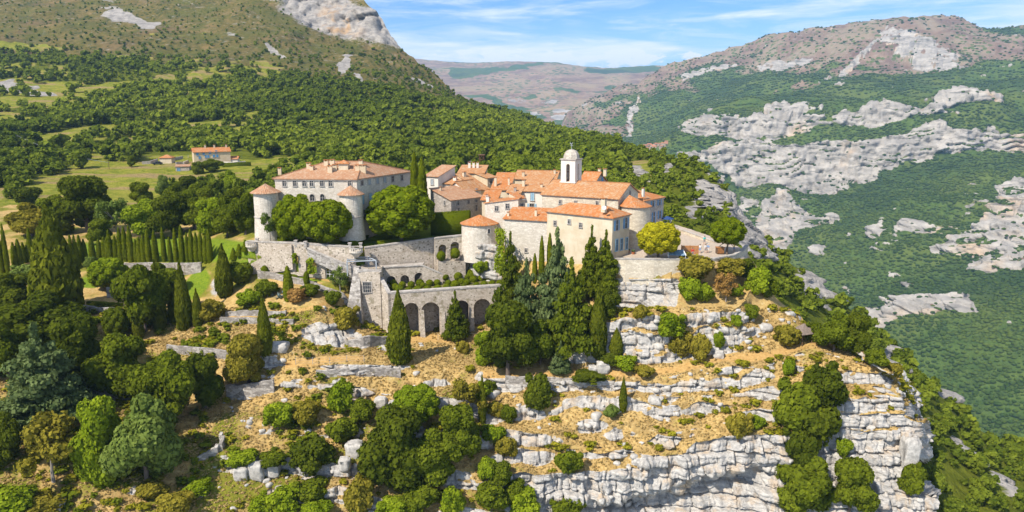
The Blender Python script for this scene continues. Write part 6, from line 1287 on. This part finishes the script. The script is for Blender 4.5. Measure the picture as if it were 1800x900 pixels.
# village terrace
tree('dome', 'yellow', 1157, 455, 64, 76, 'yellow leaved round tree on the village terrace', lift=.1); tree('dome', 'linden', 1278, 447, 64, 60, 'round green tree with bare stem at the tip of the terrace', lift=.24)
# left gardens
for a in (('cedar','cedar',80,738,168,150,'massive blue green cedar in the lower left garden'),('round','dark',140,682,124,100,'dark broad tree behind the massive cedar'),('round','oak',18,662,92,86,'mid green tree at the left edge beside the massive cedar'),('round','oak',215,694,98,100,'leafy green tree left of the dry stone wall bend'),
          ('round','oak',300,748,126,106,'big oak with reddish stems right of the pale lobed tree'),('round','dark',362,718,92,76,'dark oak at the edge of the dry slope'),('round','sage',258,844,146,122,'pale sage tree with rounded lobes in the lower left'),('round','bright',180,840,136,94,'bright green tree left of the pale sage tree'),
          ('loose','olive',95,847,126,120,'loose brownish tree with dark stems in the lower left'),('round','dark',12,822,96,66,'dark tree cut by the left picture edge, below the cedar'),('bush','bright',20,905,58,88,'bright bush in the bottom left corner'),('round','olive',437,678,84,78,'olive toned small oak over the dry stone wall'),
          ('round','dark',70,606,92,138,'wide dark oak below the giant cypress'),('round','dark',28,552,68,80,'dark leafy tree at left edge under the cypress cluster'),('bush','sage',47,493,34,50,'grey green shrub above the roofless store'),('dome','bright',193,507,54,66,'low spreading fig tree with bright leaves on the lawn'),
          ('round','oak',255,582,116,92,'broad green tree behind the slope cypresses'),('dome','oak',206,592,52,46,'dome shaped dark bush tree below the striped lawn'),('round','dark',155,408,92,102,'large dark oak between meadow and cypress row'),('round','olive',58,415,56,76,'dull green tree behind the left cypress cluster'),('round','oak',98,412,62,66,'round oak left of the large dark oak'),
          ('loose','sage',207,420,70,62,'pale thin tree right of the large dark oak'),('round','bright',262,417,64,70,'fresh green tree behind the middle of the cypress row'),('round','dark',303,417,70,74,'dark chestnut tree behind the cypress row'),('round','oak',342,402,64,66,'green tree left of the castle gardens'),('round','bright',372,412,58,62,'bright tree behind the right end of the cypress row'),
          ('round','oak',355,368,44,54,'small round tree at the meadow foot'),('round','dark',330,352,40,44,'small dark tree alone on the meadow edge'),('round','oak',400,416,66,54,'tree left of the round castle tower, partly in shade'),('round','dark',418,398,64,54,'dark tree directly behind the left castle tower'),('round','oak',432,413,72,50,'leafy tree touching the left castle tower'),
          ('bush','dark',48,358,34,52,'dark spreading bush on the left meadow'),('round','oak',250,365,42,44,'small tree in the middle meadow'),('round','oak',312,374,50,44,'leafy tree beside the grey wooden pole'),('round','oak',348,306,20,25,'round tree before the farmhouse'),('round','oak',374,302,22,36,'spreading tree at the farmhouse corner'),
          ('round','oak',232,294,19,19,'small round tree beside the farm track'),('round','bright',405,350,48,36,'light tree behind the wooden pole near the castle'),('round','sage',290,345,34,26,'grey stemmed tree on the meadow slope'),('round','dark',128,392,44,54,'dark tree before the large dark oak'),('round','oak',180,428,40,46,'small oak at the tennis lawn'),
          ('bush','sage',160,470,22,24,'grey olive shrub below the cypress row'),('round','oak',285,520,56,60,'leafy tree between the slope cypresses and the lawn wall'),('bush','oak',425,500,44,44,'shrub climbing right of the stout cypress'),('bush','bright',440,535,30,48,'low green shrub above the dry stone walls'),('bush','olive',372,562,42,50,'grey twiggy shrub on the dry terrace'),
          ('bush','olive',610,578,46,52,'climber covered mound beside the flared buttress'),('loose','sage',598,517,52,44,'slender olive tree before the glazed arch'),('bush','oak',470,520,30,40,'dark green shrub left of the agaves'),('bush','oak',545,520,26,36,'shrub right of the pencil cypress'),('bush','oak',585,535,28,34,'shrub under the white edged stair wall'),('bush','brown',522,530,28,40,'rust brown shrub at the foot of the pencil cypress')):
    tree(*a)
# slope in front
for a in (('round','dark',700,856,132,122,'big oak thicket in the centre of the front slope'),('round','oak',768,852,96,90,'grey green oak joined to the right of the big thicket'),('round','oak',805,806,92,84,'oak on the right shoulder of the front thicket'),('dome','bright',733,742,66,84,'fresh green oak above the big thicket'),('loose','olive',822,742,86,66,'half bare tree with grey twigs above the thicket'),
          ('dome','dark',548,826,62,70,'perfectly rounded dark bush on the dry slope') if False else ('bush','dark',548,826,64,72,'perfectly rounded dark bush on the dry slope'),('bush','bright',490,750,54,56,'yellow green bush left of its twin on the grassy slope'),('bush','olive',540,744,48,54,'yellow green bush right of its twin on the grassy slope'),('bush','bright',600,722,62,52,'upright light bush above the middle ledge'),
          ('bush','oak',640,740,46,46,'green bush beside the split boulder'),('bush','oak',602,776,52,56,'green bush over the rounded dark bush'),('bush','oak',548,880,46,66,'spreading bush below the rounded dark bush'),('bush','olive',632,896,68,58,'yellowish bush at the bottom left of the centre'),('bush','bright',430,818,30,54,'low bright bush on the left grass ledge'),('bush','oak',480,818,30,54,'low dark bush on the left grass ledge'),
          ('bush','bright',500,900,52,66,'bright bush among white blocks at the bottom'),('bush','bright',795,902,56,48,'vine draped green clump at the bottom centre'),('bush','bright',858,842,46,36,'vivid green creeper clump on the rock'),('bush','oak',745,888,46,58,'oak scrub below the big thicket'),('bush','oak',865,895,56,66,'oak scrub at the bottom right of the thicket'),
          ('bush','dark',947,718,72,56,'tall dark bush on the upper rock ledge'),('bush','oak',895,744,36,27,'small round bush left below the tall dark bush'),('bush','oak',1000,830,46,50,'green bush on the curved grass ledge'),('bush','oak',995,912,54,74,'bush at the foot of the overhang'),('bush','bright',920,902,54,66,'bright scrub left of the overhang foot'),('bush','sage',1076,732,24,30,'grey blue bush at the small lone cypress'),
          ('bush','olive',1298,770,58,46,'olive bush on the middle cliff ledge'),('bush','bright',1330,752,26,30,'small bright bush right of the olive bush'),('loose','bright',1230,852,52,36,'sparse green shrub clinging to the cliff face'),('bush','bright',1178,592,50,58,'bright bush on the rock step below the terrace'),('bush','olive',1198,628,50,42,'yellowish bush under the bright rock step bush'),('bush','olive',1228,632,56,42,'straw coloured bush beside the yellowish one'),
          ('bush','bright',1264,612,36,22,'little bright bush in the rock cleft'),('bush','bright',1294,572,22,24,'tiny bush on the right rock step'),('bush','oak',1318,562,32,32,'young shrub at the top of the right rock step'),('bush','olive',1383,608,46,48,'bush left of the gazebo'),('round','oak',1465,617,66,62,'rounded oak right of the gazebo'),('round','dark',1502,622,66,58,'darker oak at the outer end of the cliff path'),
          ('bush','dark',1450,720,92,80,'topmost clump of the big cliff thicket'),('bush','oak',1402,752,96,90,'left clump of the big cliff thicket'),('bush','dark',1432,785,90,80,'middle clump of the big cliff thicket'),('bush','dark',1404,815,80,64,'lowest clump of the big cliff thicket'),('bush','bright',1482,803,40,32,'small bright bush on the bluff face'),('round','oak',1410,912,112,108,'large oak at the foot of the cliff'),
          ('round','oak',1492,908,102,84,'large oak below the bluff'),('bush','oak',1600,866,62,50,'oak scrub at the foot of the bluff right side'),('bush','bright',1386,660,34,22,'little shrub on the rim of the cliff path'),('bush','olive',1132,660,22,40,'dry shrub on the dirt track'),('bush','bright',1100,650,30,46,'leafy shrub under the white rock at the track'),('bush','dark',1034,668,18,70,'long low juniper along the dirt track'),('bush','dark',1070,640,22,50,'dark creeping shrub by the boulders'),
          ('bush','olive',813,620,26,24,'round yellow green bush on the rocks below the arcade'),('bush','brown',848,566,18,16,'clipped brown bush before the right arch'),('bush','oak',700,640,34,30,'green scrub at the foot of the arcade cypress'),('bush','olive',1128,560,28,30,'dry grassy bush under the terrace rock'),('bush','bright',845,480,26,26,'bright fig bush growing from the turret crag'),
          ('bush','olive',1222,494,54,68,'big golden green bush hanging over the terrace wall'),('bush','olive',1278,484,36,66,'wide olive bush below the tip of the terrace'),('bush','dark',1306,486,36,34,'dark bush at the end of the terrace wall'),('bush','bright',1212,526,46,44,'vivid green creeper under the golden bush'),('bush','bright',1238,530,36,40,'vivid green shrub right of the creeper'),('loose','brown',1276,530,56,50,'rust brown thin tree under the terrace tip'),
          ('bush','bright',1330,516,54,50,'green bush on the shoulder below the terrace tip'),('bush','oak',1352,522,36,34,'green bush at the edge of the gorge'),('bush','bright',1295,520,24,26,'little green bush right of the rust brown tree'),('bush','oak',1430,600,40,34,'bush behind the gazebo'),('bush','oak',1540,640,30,44,'low oak scrub on the corner of the bluff rim'),('bush','olive',1568,664,30,40,'olive scrub hanging over the bluff right edge')):
    tree(*a)
for i, (px, py, h, w_, mt) in enumerate(((70,905,40,80,'olive'),(310,905,46,70,'olive'),(460,900,36,50,'bright'),(560,908,36,60,'bright'),(690,905,40,60,'bright'),(270,872,30,60,'olive'),(350,868,30,56,'bright'),(720,905,40,50,'oak'),(890,800,40,40,'olive'),(880,850,46,46,'oak'),(905,880,44,50,'oak'),(870,780,36,40,'bright'),(870,730,30,34,'olive'),(845,700,30,40,'bright'),(860,690,26,30,'oak'))):
    tree('bush', mt, px, py, h, w_, 'low leafy scrub bush in the thickets along the lower edge and gully', 'scrub bushes of the lower slope')
# clipped topiary on the arcade terrace
for X, Y, r_ in ((175,325,36),(265,340,34),(352,338,34),(440,325,40),(535,325,36),(610,320,34),(690,262,42),(815,255,45),(720,325,34),(790,340,44),(850,310,35),(905,318,36),(950,238,52),(970,290,40),(1045,280,36),(1105,275,40),(1190,268,36),(1225,320,28),(1155,328,34),(1075,335,34),(1000,345,32),(870,355,26),(705,365,36),(760,365,30),(615,378,38),(515,380,36),(420,390,42),(330,395,34),(235,388,48),(190,365,40),(105,325,26),(470,345,28),(905,265,30)):
    s = 137.5 / FPX; r = r_ / 5.625 * s * 1.08; c = Pz(660 + X / 5.625, 440 + Y / 5.625, ZT + r); plant('ball', 'clip', Vector((c.x, c.y, ZT - .05)), 2 * r + .05, 2 * r * 1.04, 'clipped box ball in the topiary beds on the arcade terrace', 'topiary balls of the arcade terrace', False)
c = Pz(660 + 622 / 5.625, 440 + 285 / 5.625, ZT + .9); plant('cone', 'clip', Vector((c.x, c.y, ZT)), 2.3, 1.3, 'single pointed topiary cone amid the clipped balls', None, False)
for px, py, D, r, l in ((775.5, 449, 146.0, .92, 'clipped round topiary before the left of the paired arches'), (800, 444, 146.8, 1.0, 'clipped round topiary before the right of the paired arches'), (465, 473, 143.6, .75, 'clipped ball at the left end of the garden strip'), (538, 482, 138.6, .6, 'clipped ball beside the glazed arch'), (374, 0, 0, 0, '')):
    if D: c = P(px, py, D); z_ = min(zat(c.x, c.y), c.z - r) if D < 145 else c.z - r - .3; plant('ball', 'clip', Vector((c.x, c.y, z_)), c.z + r - z_, 2 * r, l, None, False)
for px, py, l in ((411, 456, 'clipped cone furthest left on the sloping lawn'), (421, 449, 'clipped cone in the middle of the sloping lawn'), (432, 442, 'clipped cone nearest the corner balcony')): tree('cone', 'clip', px, py, 20, 15, l, parts=False)
# hedges
def hedge(label, a, b, h, th, mat='clip', name='hedge'):
    a, b = Vector(a), Vector(b); d = b - a; L = d.length; t = empty(name, a, math.atan2(d.y, d.x)); tag(t, label, 'hedge'); r = np.random.default_rng(int(L * 100)); slope_ = d.z / max(.1, d.xy.length); L = d.xy.length
    bm = bmesh.new(); vs = box(bm, 0, L, 0, th, -.6, h * .97)
    for v in vs: v.co.z += slope_ * v.co.x
    V0 = np.array([v.co[:] for v in bm.verts]); F0_ = np.array([[v.index for v in f.verts] for f in (bm.verts.index_update() or bm.faces)]); bm.free()
    n = int(26 * (2 * L * h + L * th)); s = r.uniform(0, 1, n) * np.array(2 * L * h + L * th); C = np.zeros((n, 3)); N = np.zeros((n, 3)); u = r.uniform(0, L, n); v_ = r.uniform(0, 1, n)
    f = s < L * h; C[f] = np.stack([u[f], 0 * u[f], v_[f] * h], 1); N[f] = (0, -1, 0); g = (s >= L * h) & (s < 2 * L * h); C[g] = np.stack([u[g], 0 * u[g] + th, v_[g] * h], 1); N[g] = (0, 1, 0); k = s >= 2 * L * h; C[k] = np.stack([u[k], v_[k] * th, 0 * u[k] + h], 1); N[k] = (0, 0, 1)
    C[:, 2] += slope_ * C[:, 0]; V, F = card_arrays(C, N + .35 * r.normal(size=(n, 3)), .13, r); me = crown_me('foliage', (np.concatenate([V0, V]), np.concatenate([F0_, F + 8]), np.concatenate([np.full(8, .25), np.repeat(r.uniform(0, 1, n), 4)])), LM[mat]); link('foliage', me, None, t); return t
def gp(px, py): g = ground(px, py); return (g.x, g.y, g.z)
hedge('tall dark clipped hedge screening the old tan house', P(757, 409, 153.5), P(823, 405, 152), 4.0, 2.4)
for l, a, b, h, th in (('low box hedge at the left castle tower', (452, 420), (480, 419), .9, .8), ('low box hedge below the thin young tree', (486, 424), (524, 424), .9, .8), ('winding box hedge left of the middle balcony', (606, 425), (648, 420), .8, .8), ('low hedge block behind the middle balcony', (618, 432), (640, 430), .9, .9), ('middle box hedge in front of the huge shade tree', (648, 424), (690, 420), .7, .7), ('box hedge under the right castle tower', (623, 409), (646, 409), 1.1, .9), ('square hedge between castle and huge shade tree', (650, 409), (682, 410), 1.1, 1.0), ('low hedge along the garden edge before the tall hedge', (767, 415), (808, 413), 1.2, .9), ('front box hedge of the castle parterre', (660, 430), (740, 420), .6, .6), ('thin box hedge along the foot of the pitted wall', (462, 481), (522, 490), .7, .7),
                       ('dwarf hedge on the upper step of the striped lawn', (152, 536), (214, 540), .7, .6), ('dwarf hedge on the lower step of the striped lawn', (140, 562), (196, 566), .7, .6)):
    hedge(l, gp(*a), gp(*b), h, th)
def farhedge(l, a, b, h, th): hedge(l, tuple(gz_(*a)), tuple(gz_(*b)), h, th, 'oak')
farhedge('dark clipped hedge in front of the white farm garden wall', (391, 294), (441, 292), 1.8, 1.6)
# creepers on walls
def creeper(label, A, B, zb, zt, n, mat='bright', seed=1):
    r = np.random.default_rng(seed); t = empty('ivy', A); tag(t, label, 'ivy'); u = r.uniform(0, 1, n); v = r.uniform(0, 1, n); keep = vr_ = (np.abs(u - .5) * 2 < (1.05 - v * .55) + .25 * np.sin(v * 9)); u, v = u[keep], v[keep]
    C = np.stack([(B.x - A.x) * u, (B.y - A.y) * u, zb + (zt - zb) * v - A.z], 1) + r.normal(0, .12, (len(u), 3)); d = np.array([-(B.y - A.y), B.x - A.x, 0]); d = d if d[1] < 0 else -d; d /= np.linalg.norm(d); C += d * r.uniform(.05, .55, (len(u), 1))
    V, F = card_arrays(C, d + .5 * r.normal(size=C.shape), .2, r); link('foliage', crown_me('foliage', (V, F, np.repeat(r.uniform(0, 1, len(u)), 4)), LM[mat]), None, t)
a, b = P(872, 400, 144), P(893, 400, 137.2); creeper('green ivy sheet between turret crag and blank house wall', a, b, P(880, 480, 141).z, P(880, 400, 141).z, 1500)
a, b = P(552, 450, 139.6), P(556, 450, 139.4); creeper('vine hanging in the wide arch of the garden wall', P(540, 450, 140.2), P(552, 450, 139.9), P(546, 480, 140).z, P(546, 455, 140).z, 260)
creeper('vine filling the top of the slit arch', P(516, 450, 141.6), P(522, 450, 141.3), P(519, 462, 141.5).z, P(519, 446, 141.5).z, 120)
# agaves
for px, py, w_ in ((490, 524, 3.0), (478, 520, 1.8), (497, 516, 1.5)):
    c = ground(px, py); r = random.Random(px); bm = bmesh.new()
    for k in range(26):
        a, e, L = r.uniform(0, 6.28), r.uniform(.25, 1.25), w_ * .5 * r.uniform(.7, 1); d = Vector((math.cos(a) * math.cos(e), math.sin(a) * math.cos(e), math.sin(e))); s = Vector((-math.sin(a), math.cos(a), 0)) * .09 * w_ / 2
        m_ = d * L * .5; v = [bm.verts.new(q) for q in (s * .7, m_ + s, d * L + Vector((0, 0, -.1 * L)), m_ - s, -s * .7)]; bm.faces.new(v)
    o = bmo('agave', bm, flat_mat('blue_agave', (.28, .36, .34), .6, .3)); o.location = c; tag(o, {490: 'largest blue grey agave rosette beside the pencil cypress', 478: 'blue agave rosette left of the largest', 497: 'small agave above the largest rosette'}[px], 'agave', None, 'thing')

# ---------------------------------------------------------------- woods on the slopes
def scatter(GXa, GYa, pts, prob, dmin_fn, n, seed, ylim=None):
    r = np.random.default_rng(seed); flat = pts.reshape(-1, 3); pr = prob.ravel().copy(); idx = r.choice(len(flat), n, p=pr / pr.sum()); q = flat[idx] + 0; cell = {}; keep = []
    for j, (x, y, z) in enumerate(q.tolist()):
        d = dmin_fn(y); a, b = int(x / d), int(y / d); ok = True
        for i in (-1, 0, 1):
            for k in (-1, 0, 1):
                for (u, v, dd) in cell.get((a + i, b + k), ()):
                    if (u - x) ** 2 + (v - y) ** 2 < d * d: ok = False; break
        if ok: cell.setdefault((a, b), []).append((x, y, d)); keep.append(j)
    return q[keep]
BXs, BYs, PB, WB, RB, MB_ = GB
edgev = np.linalg.norm(np.gradient(PB, axis=0), axis=-1) * np.linalg.norm(np.gradient(PB, axis=1), axis=-1)
inview = ((BYs > -45) & (BYs < 905) & (BXs > -60) & (BXs < 1860))
vis = inview & ~((BXs > 240) & (BXs < 455) & (BYs > 268) & (BYs < 312)) & ((BXs < 1316) | (BYs > 0)) & ~((BXs < 440) & (BYs > 352))
GLADE = fbm(PB[..., 0] / 42, PB[..., 1] / 42, None, 91, 3) + sstep(450, 650, BXs)
flk = sstep(1240, 1320, BXs) * sstep(280, 330, BYs)
w_tree = (1 - .45 * flk) * edgev * np.clip(WB * sstep(-.06, .10, GLADE + .3 * fbm(PB[..., 0] / 12, PB[..., 1] / 12, None, 92, 2)) + .22 * (RB < .6) * (1 - MB_ * .9), 0, 1) ** 1.3 * vis * (1 - .85 * np.clip(RB * 1.5, 0, 1)) / np.clip(BD_ := PB[..., 1], 150, 2000) ** .9
TR = scatter(BXs, BYs, PB, w_tree, lambda y: 3.5 + 1.2 * min(1, max(0, (y - 200) / 500)), 36000, 4)
ar = np.random.default_rng(8); TH_ = ar.uniform(.55, 1.4, len(TR)) ** 1.2; px_, py_2 = proj(TR)
sc_local = 4.9 + 1.6 * sstep(180, 350, TR[:, 1]); hgt = sc_local * TH_ * (1 - .35 * sstep(40, -20, py_2 - 60)); upper = py_2 < np.interp(px_, [0, 250, 500, 700, 850], [85, 105, 125, 165, 195]); hgt = np.where(upper, hgt * .55, hgt)
hgt = np.where((px_ > 1090) & (py_2 > 255), hgt * np.where((px_ < 1330) & (py_2 < 440), .48, .72), hgt); app = hgt / TR[:, 1]; order = np.argsort(-app); near_i, far_i = order[:280], order[280:]
FPR = [crown(lobes_round(50 + i, 7, .22, .32), 60, .13, 60 + i, core=.82, csub=1, rlo=.75) for i in range(4)]
MPR = [crown(lobes_round(70 + i, 9, .2, .3), 700, .062, 80 + i, core=.78, csub=1) for i in range(5)]
SPR = []
for i in range(4):
    r = np.random.default_rng(90 + i); iv, jf = ICO[1]; q = iv * (1 + .3 * r.normal(size=(len(iv), 1)) * .7) * np.array([.5, .5, .40]) + np.array([0, 0, .36]); SPR.append((q, np.concatenate([jf, jf[:, 2:3]], 1), r.uniform(0, .6, len(iv))))
midme = [crown_me('crown', d, LM['hill']) for d in MPR]
for k, i in enumerate(near_i):
    o = link('wood_tree', midme[k % 5]); x, y, z = TR[i]; o.location = (x, y, z - .4); o.rotation_euler = (0, 0, vr.uniform(0, 6.28)); s = hgt[i]; o.scale = (s * vr.uniform(.85, 1.15), s * vr.uniform(.85, 1.15), s)
    fl_ = px_[i] > 1180 and py_2[i] > 270
    tag(o, 'bushy green oak among many on the steep gorge flank' if fl_ else 'bushy green oak in the wood behind the village', 'tree', 'oaks on the gorge flank' if fl_ else 'oaks of the wood behind the village', 'thing')
def mass(name, protos, Q, H_, W_, mat, seed, tint=.35):
    r = np.random.default_rng(seed); k = r.integers(0, len(protos), len(Q)); Vs, Fs, Ts, o = [], [], [], 0; ang = r.uniform(0, 6.28, len(Q)); tt_ = np.clip(r.uniform(-tint, tint, len(Q)) * .8 + .3 * fbm(Q[:, 0] / 30, Q[:, 1] / 30, None, 97, 3) + .65 * fbm(Q[:, 0] / 140, Q[:, 1] / 140, None, 98, 4), -.5, .55)
    for j, (V, F, T) in enumerate(protos):
        m = k == j; n = m.sum()
        if not n: continue
        c, s = np.cos(ang[m])[:, None], np.sin(ang[m])[:, None]; X = (V[None, :, 0] * c - V[None, :, 1] * s) * W_[m][:, None] + Q[m, 0:1]; Y = (V[None, :, 0] * s + V[None, :, 1] * c) * W_[m][:, None] + Q[m, 1:2]; Z = V[None, :, 2] * H_[m][:, None] + Q[m, 2:3]
        Vs.append(np.stack([X, Y, Z], -1).reshape(-1, 3)); Fs.append((F[None] + (np.arange(n) * len(V))[:, None, None] + o).reshape(-1, 4)); Ts.append(np.clip(T[None] + tt_[m][:, None], 0, 1).ravel()); o += n * len(V)
    return tag(link(name, crown_me(name, (np.concatenate(Vs), np.concatenate(Fs), np.concatenate(Ts)), mat)), kind='stuff')
Qf = TR[far_i]; mass('woods', FPR, Qf - np.array([0, 0, .4]), hgt[far_i], hgt[far_i] * ar.uniform(.85, 1.2, len(far_i)), LM['hill'], 21)
MXs, MYs, PM, WM, RM = GM
em = np.linalg.norm(np.gradient(PM, axis=0), axis=-1) * np.linalg.norm(np.gradient(PM, axis=1), axis=-1)
pm_w = em * np.clip(WM + .05 * (1 - WM), 0, 1) * (1 - .82 * np.clip(RM * 1.15, 0, 1)) * ((MYs > 0) & (MYs < 905) & (MXs > 900) & (MXs < 1830)) / np.clip(PM[..., 1], 500, 4000) ** 1.6
QM = scatter(MXs, MYs, PM, pm_w, lambda y: 3.2 + y * .0014, 95000, 5); hm = (4.4 + QM[:, 1] * .0016) * ar.uniform(.6, 1.25, len(QM))
mass('far_woods', SPR, QM - np.array([0, 0, .8])[None], hm * .72, hm * ar.uniform(1.0, 1.5, len(QM)), LM['far'], 22)

# ---------------------------------------------------------------- dry grass, scrub and loose stones on the near slopes
AXs, AYs, PA, RA, LA, PT = GA
ea = np.linalg.norm(np.gradient(PA, axis=0), axis=-1) * np.linalg.norm(np.gradient(PA, axis=1), axis=-1)
vis = (AYs < 915) & (AYs > 540) & (AXs > -30) & (AXs < 1640) & (np.linalg.norm(np.gradient(PA, axis=0), axis=-1) < 1.2)
def pick(prob, n, seed): r = np.random.default_rng(seed); pr = (prob * vis * ea).ravel(); return PA.reshape(-1, 3)[r.choice(pr.size, n, p=pr / pr.sum())]
blade = card_arrays(np.array([(a * .3, b * .3, .42) for a, b in ((0, 0), (1, .3), (-.7, .8), (.2, -1), (-.9, -.5), (.6, .9))]), np.array([(1., 0, .5), (0, 1, .4), (-1, .4, .5), (.6, -1, .4), (0, -1, .6), (-.5, -1, .5)]), .34, np.random.default_rng(2), 1.1)
tuft = [(blade[0], blade[1], np.tile(np.array([.2, .6, .9, .4]), 6))]
g_ = np.clip(1 - RA * 1.6, 0, 1) * (1 - PT * .9)
Q = pick(g_, 42000, 31); r = np.random.default_rng(32); hh = r.uniform(.12, .32, len(Q)); mass('dry_grass', tuft, Q, hh, hh * 1.5, LM['dry'], 33)
sp_ = crown(lobes_bush(5, 5), 46, .15, 6, core=.7, csub=1); sp2 = crown(lobes_bush(9, 6), 46, .15, 8, core=.6, csub=1)
dens = g_ * np.clip(.25 + 1.6 * fbm(PA[..., 0] / 8, PA[..., 1] / 8, PA[..., 2] / 8, 81, 3) + .35 * sstep(900, 600, AXs), 0, 1)
Q = pick(dens, 1100, 41); hh = r.uniform(.4, 1.25, len(Q)); mass('undergrowth', [sp_, sp2], Q - np.array([0, 0, .1]), hh, hh * r.uniform(1.1, 1.9, len(Q)), LM['scrub'], 42)
Q = pick(dens * sstep(900, 500, AXs), 420, 44); hh = r.uniform(.6, 1.5, len(Q)); mass('undergrowth', [sp_, sp2], Q - np.array([0, 0, .1]), hh, hh * r.uniform(1.0, 1.6, len(Q)), LM['oak'], 45)
st_ = []
for i in range(5):
    rr = np.random.default_rng(200 + i); iv, jf = ICO[2]; q = np.sign(iv) * np.abs(iv) ** .6 * (1 + .10 * rr.normal(size=(len(iv), 1))) * np.array([.6, .45, .42]); st_.append((q, np.concatenate([jf, jf[:, 2:3]], 1), np.zeros(len(iv))))
m = M('loose_limestone'); _n = m.noise(m.geo(), 1.6, 5, .7); STONE = m.pbr(m.mix(m.rng(_n, .3, .7), (.33, .31, .28), (.58, .54, .48)), .95, m.bump(_n, .5, .2), .1)
near_rock = np.clip(.12 + fbm(PA[..., 0] / 6, PA[..., 1] / 6, PA[..., 2] / 5, 5, 3) * 1.5, 0, 1) * (1 - PT) * sstep(330, 420, AXs + .5 * (AYs - 700))
Q = pick(near_rock, 800, 51); hh = r.uniform(.18, .6, len(Q)) ** 1.0 * np.where(r.uniform(0, 1, len(Q)) < .12, 2.0, 1.0); mass('loose_rocks', st_, Q, hh * 1.5, hh * 1.7, STONE, 52)

# single big blocks
def boulder(px, py, wpx, hpx, label, seed, mat=None):
    g = ground(px, py); k = (g.y * CT - g.z * ST) / FPX; r = np.random.default_rng(seed); iv, jf = ICO[3]
    n = np.stack([vn(iv[:, 0] * 2.2 + seed, iv[:, 1] * 2.2, iv[:, 2] * 2.2, i) for i in range(3)], -1); q = np.sign(iv) * np.abs(iv) ** .42; q = q / np.abs(q).max() + .16 * n + .05 * r.normal(size=iv.shape)
    V = q * np.array([wpx * k * .6, wpx * k * .5, hpx * k * .42]) + np.array([0, 0, hpx * k * .22]); o = link('boulder', npmesh('boulder', V, jf, STONE)); o.location = g; tag(o, label, 'boulder')
for i, a in enumerate(((1597,812,24,76,'tall split rock pillar leaning at the right end of the bluff'),(624,800,24,40,'pointed grey boulder left of the big oak thicket'),(606,822,16,30,'upright block left of the pointed grey boulder'),(1060,652,18,28,'big pale boulder at the dirt track under the conifers'),(1042,652,14,16,'smaller pale boulder left of the big one at the track'),(1262,626,16,16,'boulder at the foot of the right rock step'),(490,614,30,20,'broad block in the outcrop under the dry terraces'),(452,836,22,40,'tallest white block of the lower left outcrop'),(482,832,18,34,'white block right of the tallest in the lower left outcrop'),(425,838,20,32,'white block left of the tallest in the lower left outcrop'),(670,712,18,22,'square block over the fresh green oak'),(100,895,22,30,'grey boulder near the bottom left corner'))): boulder(*a, i + 3)
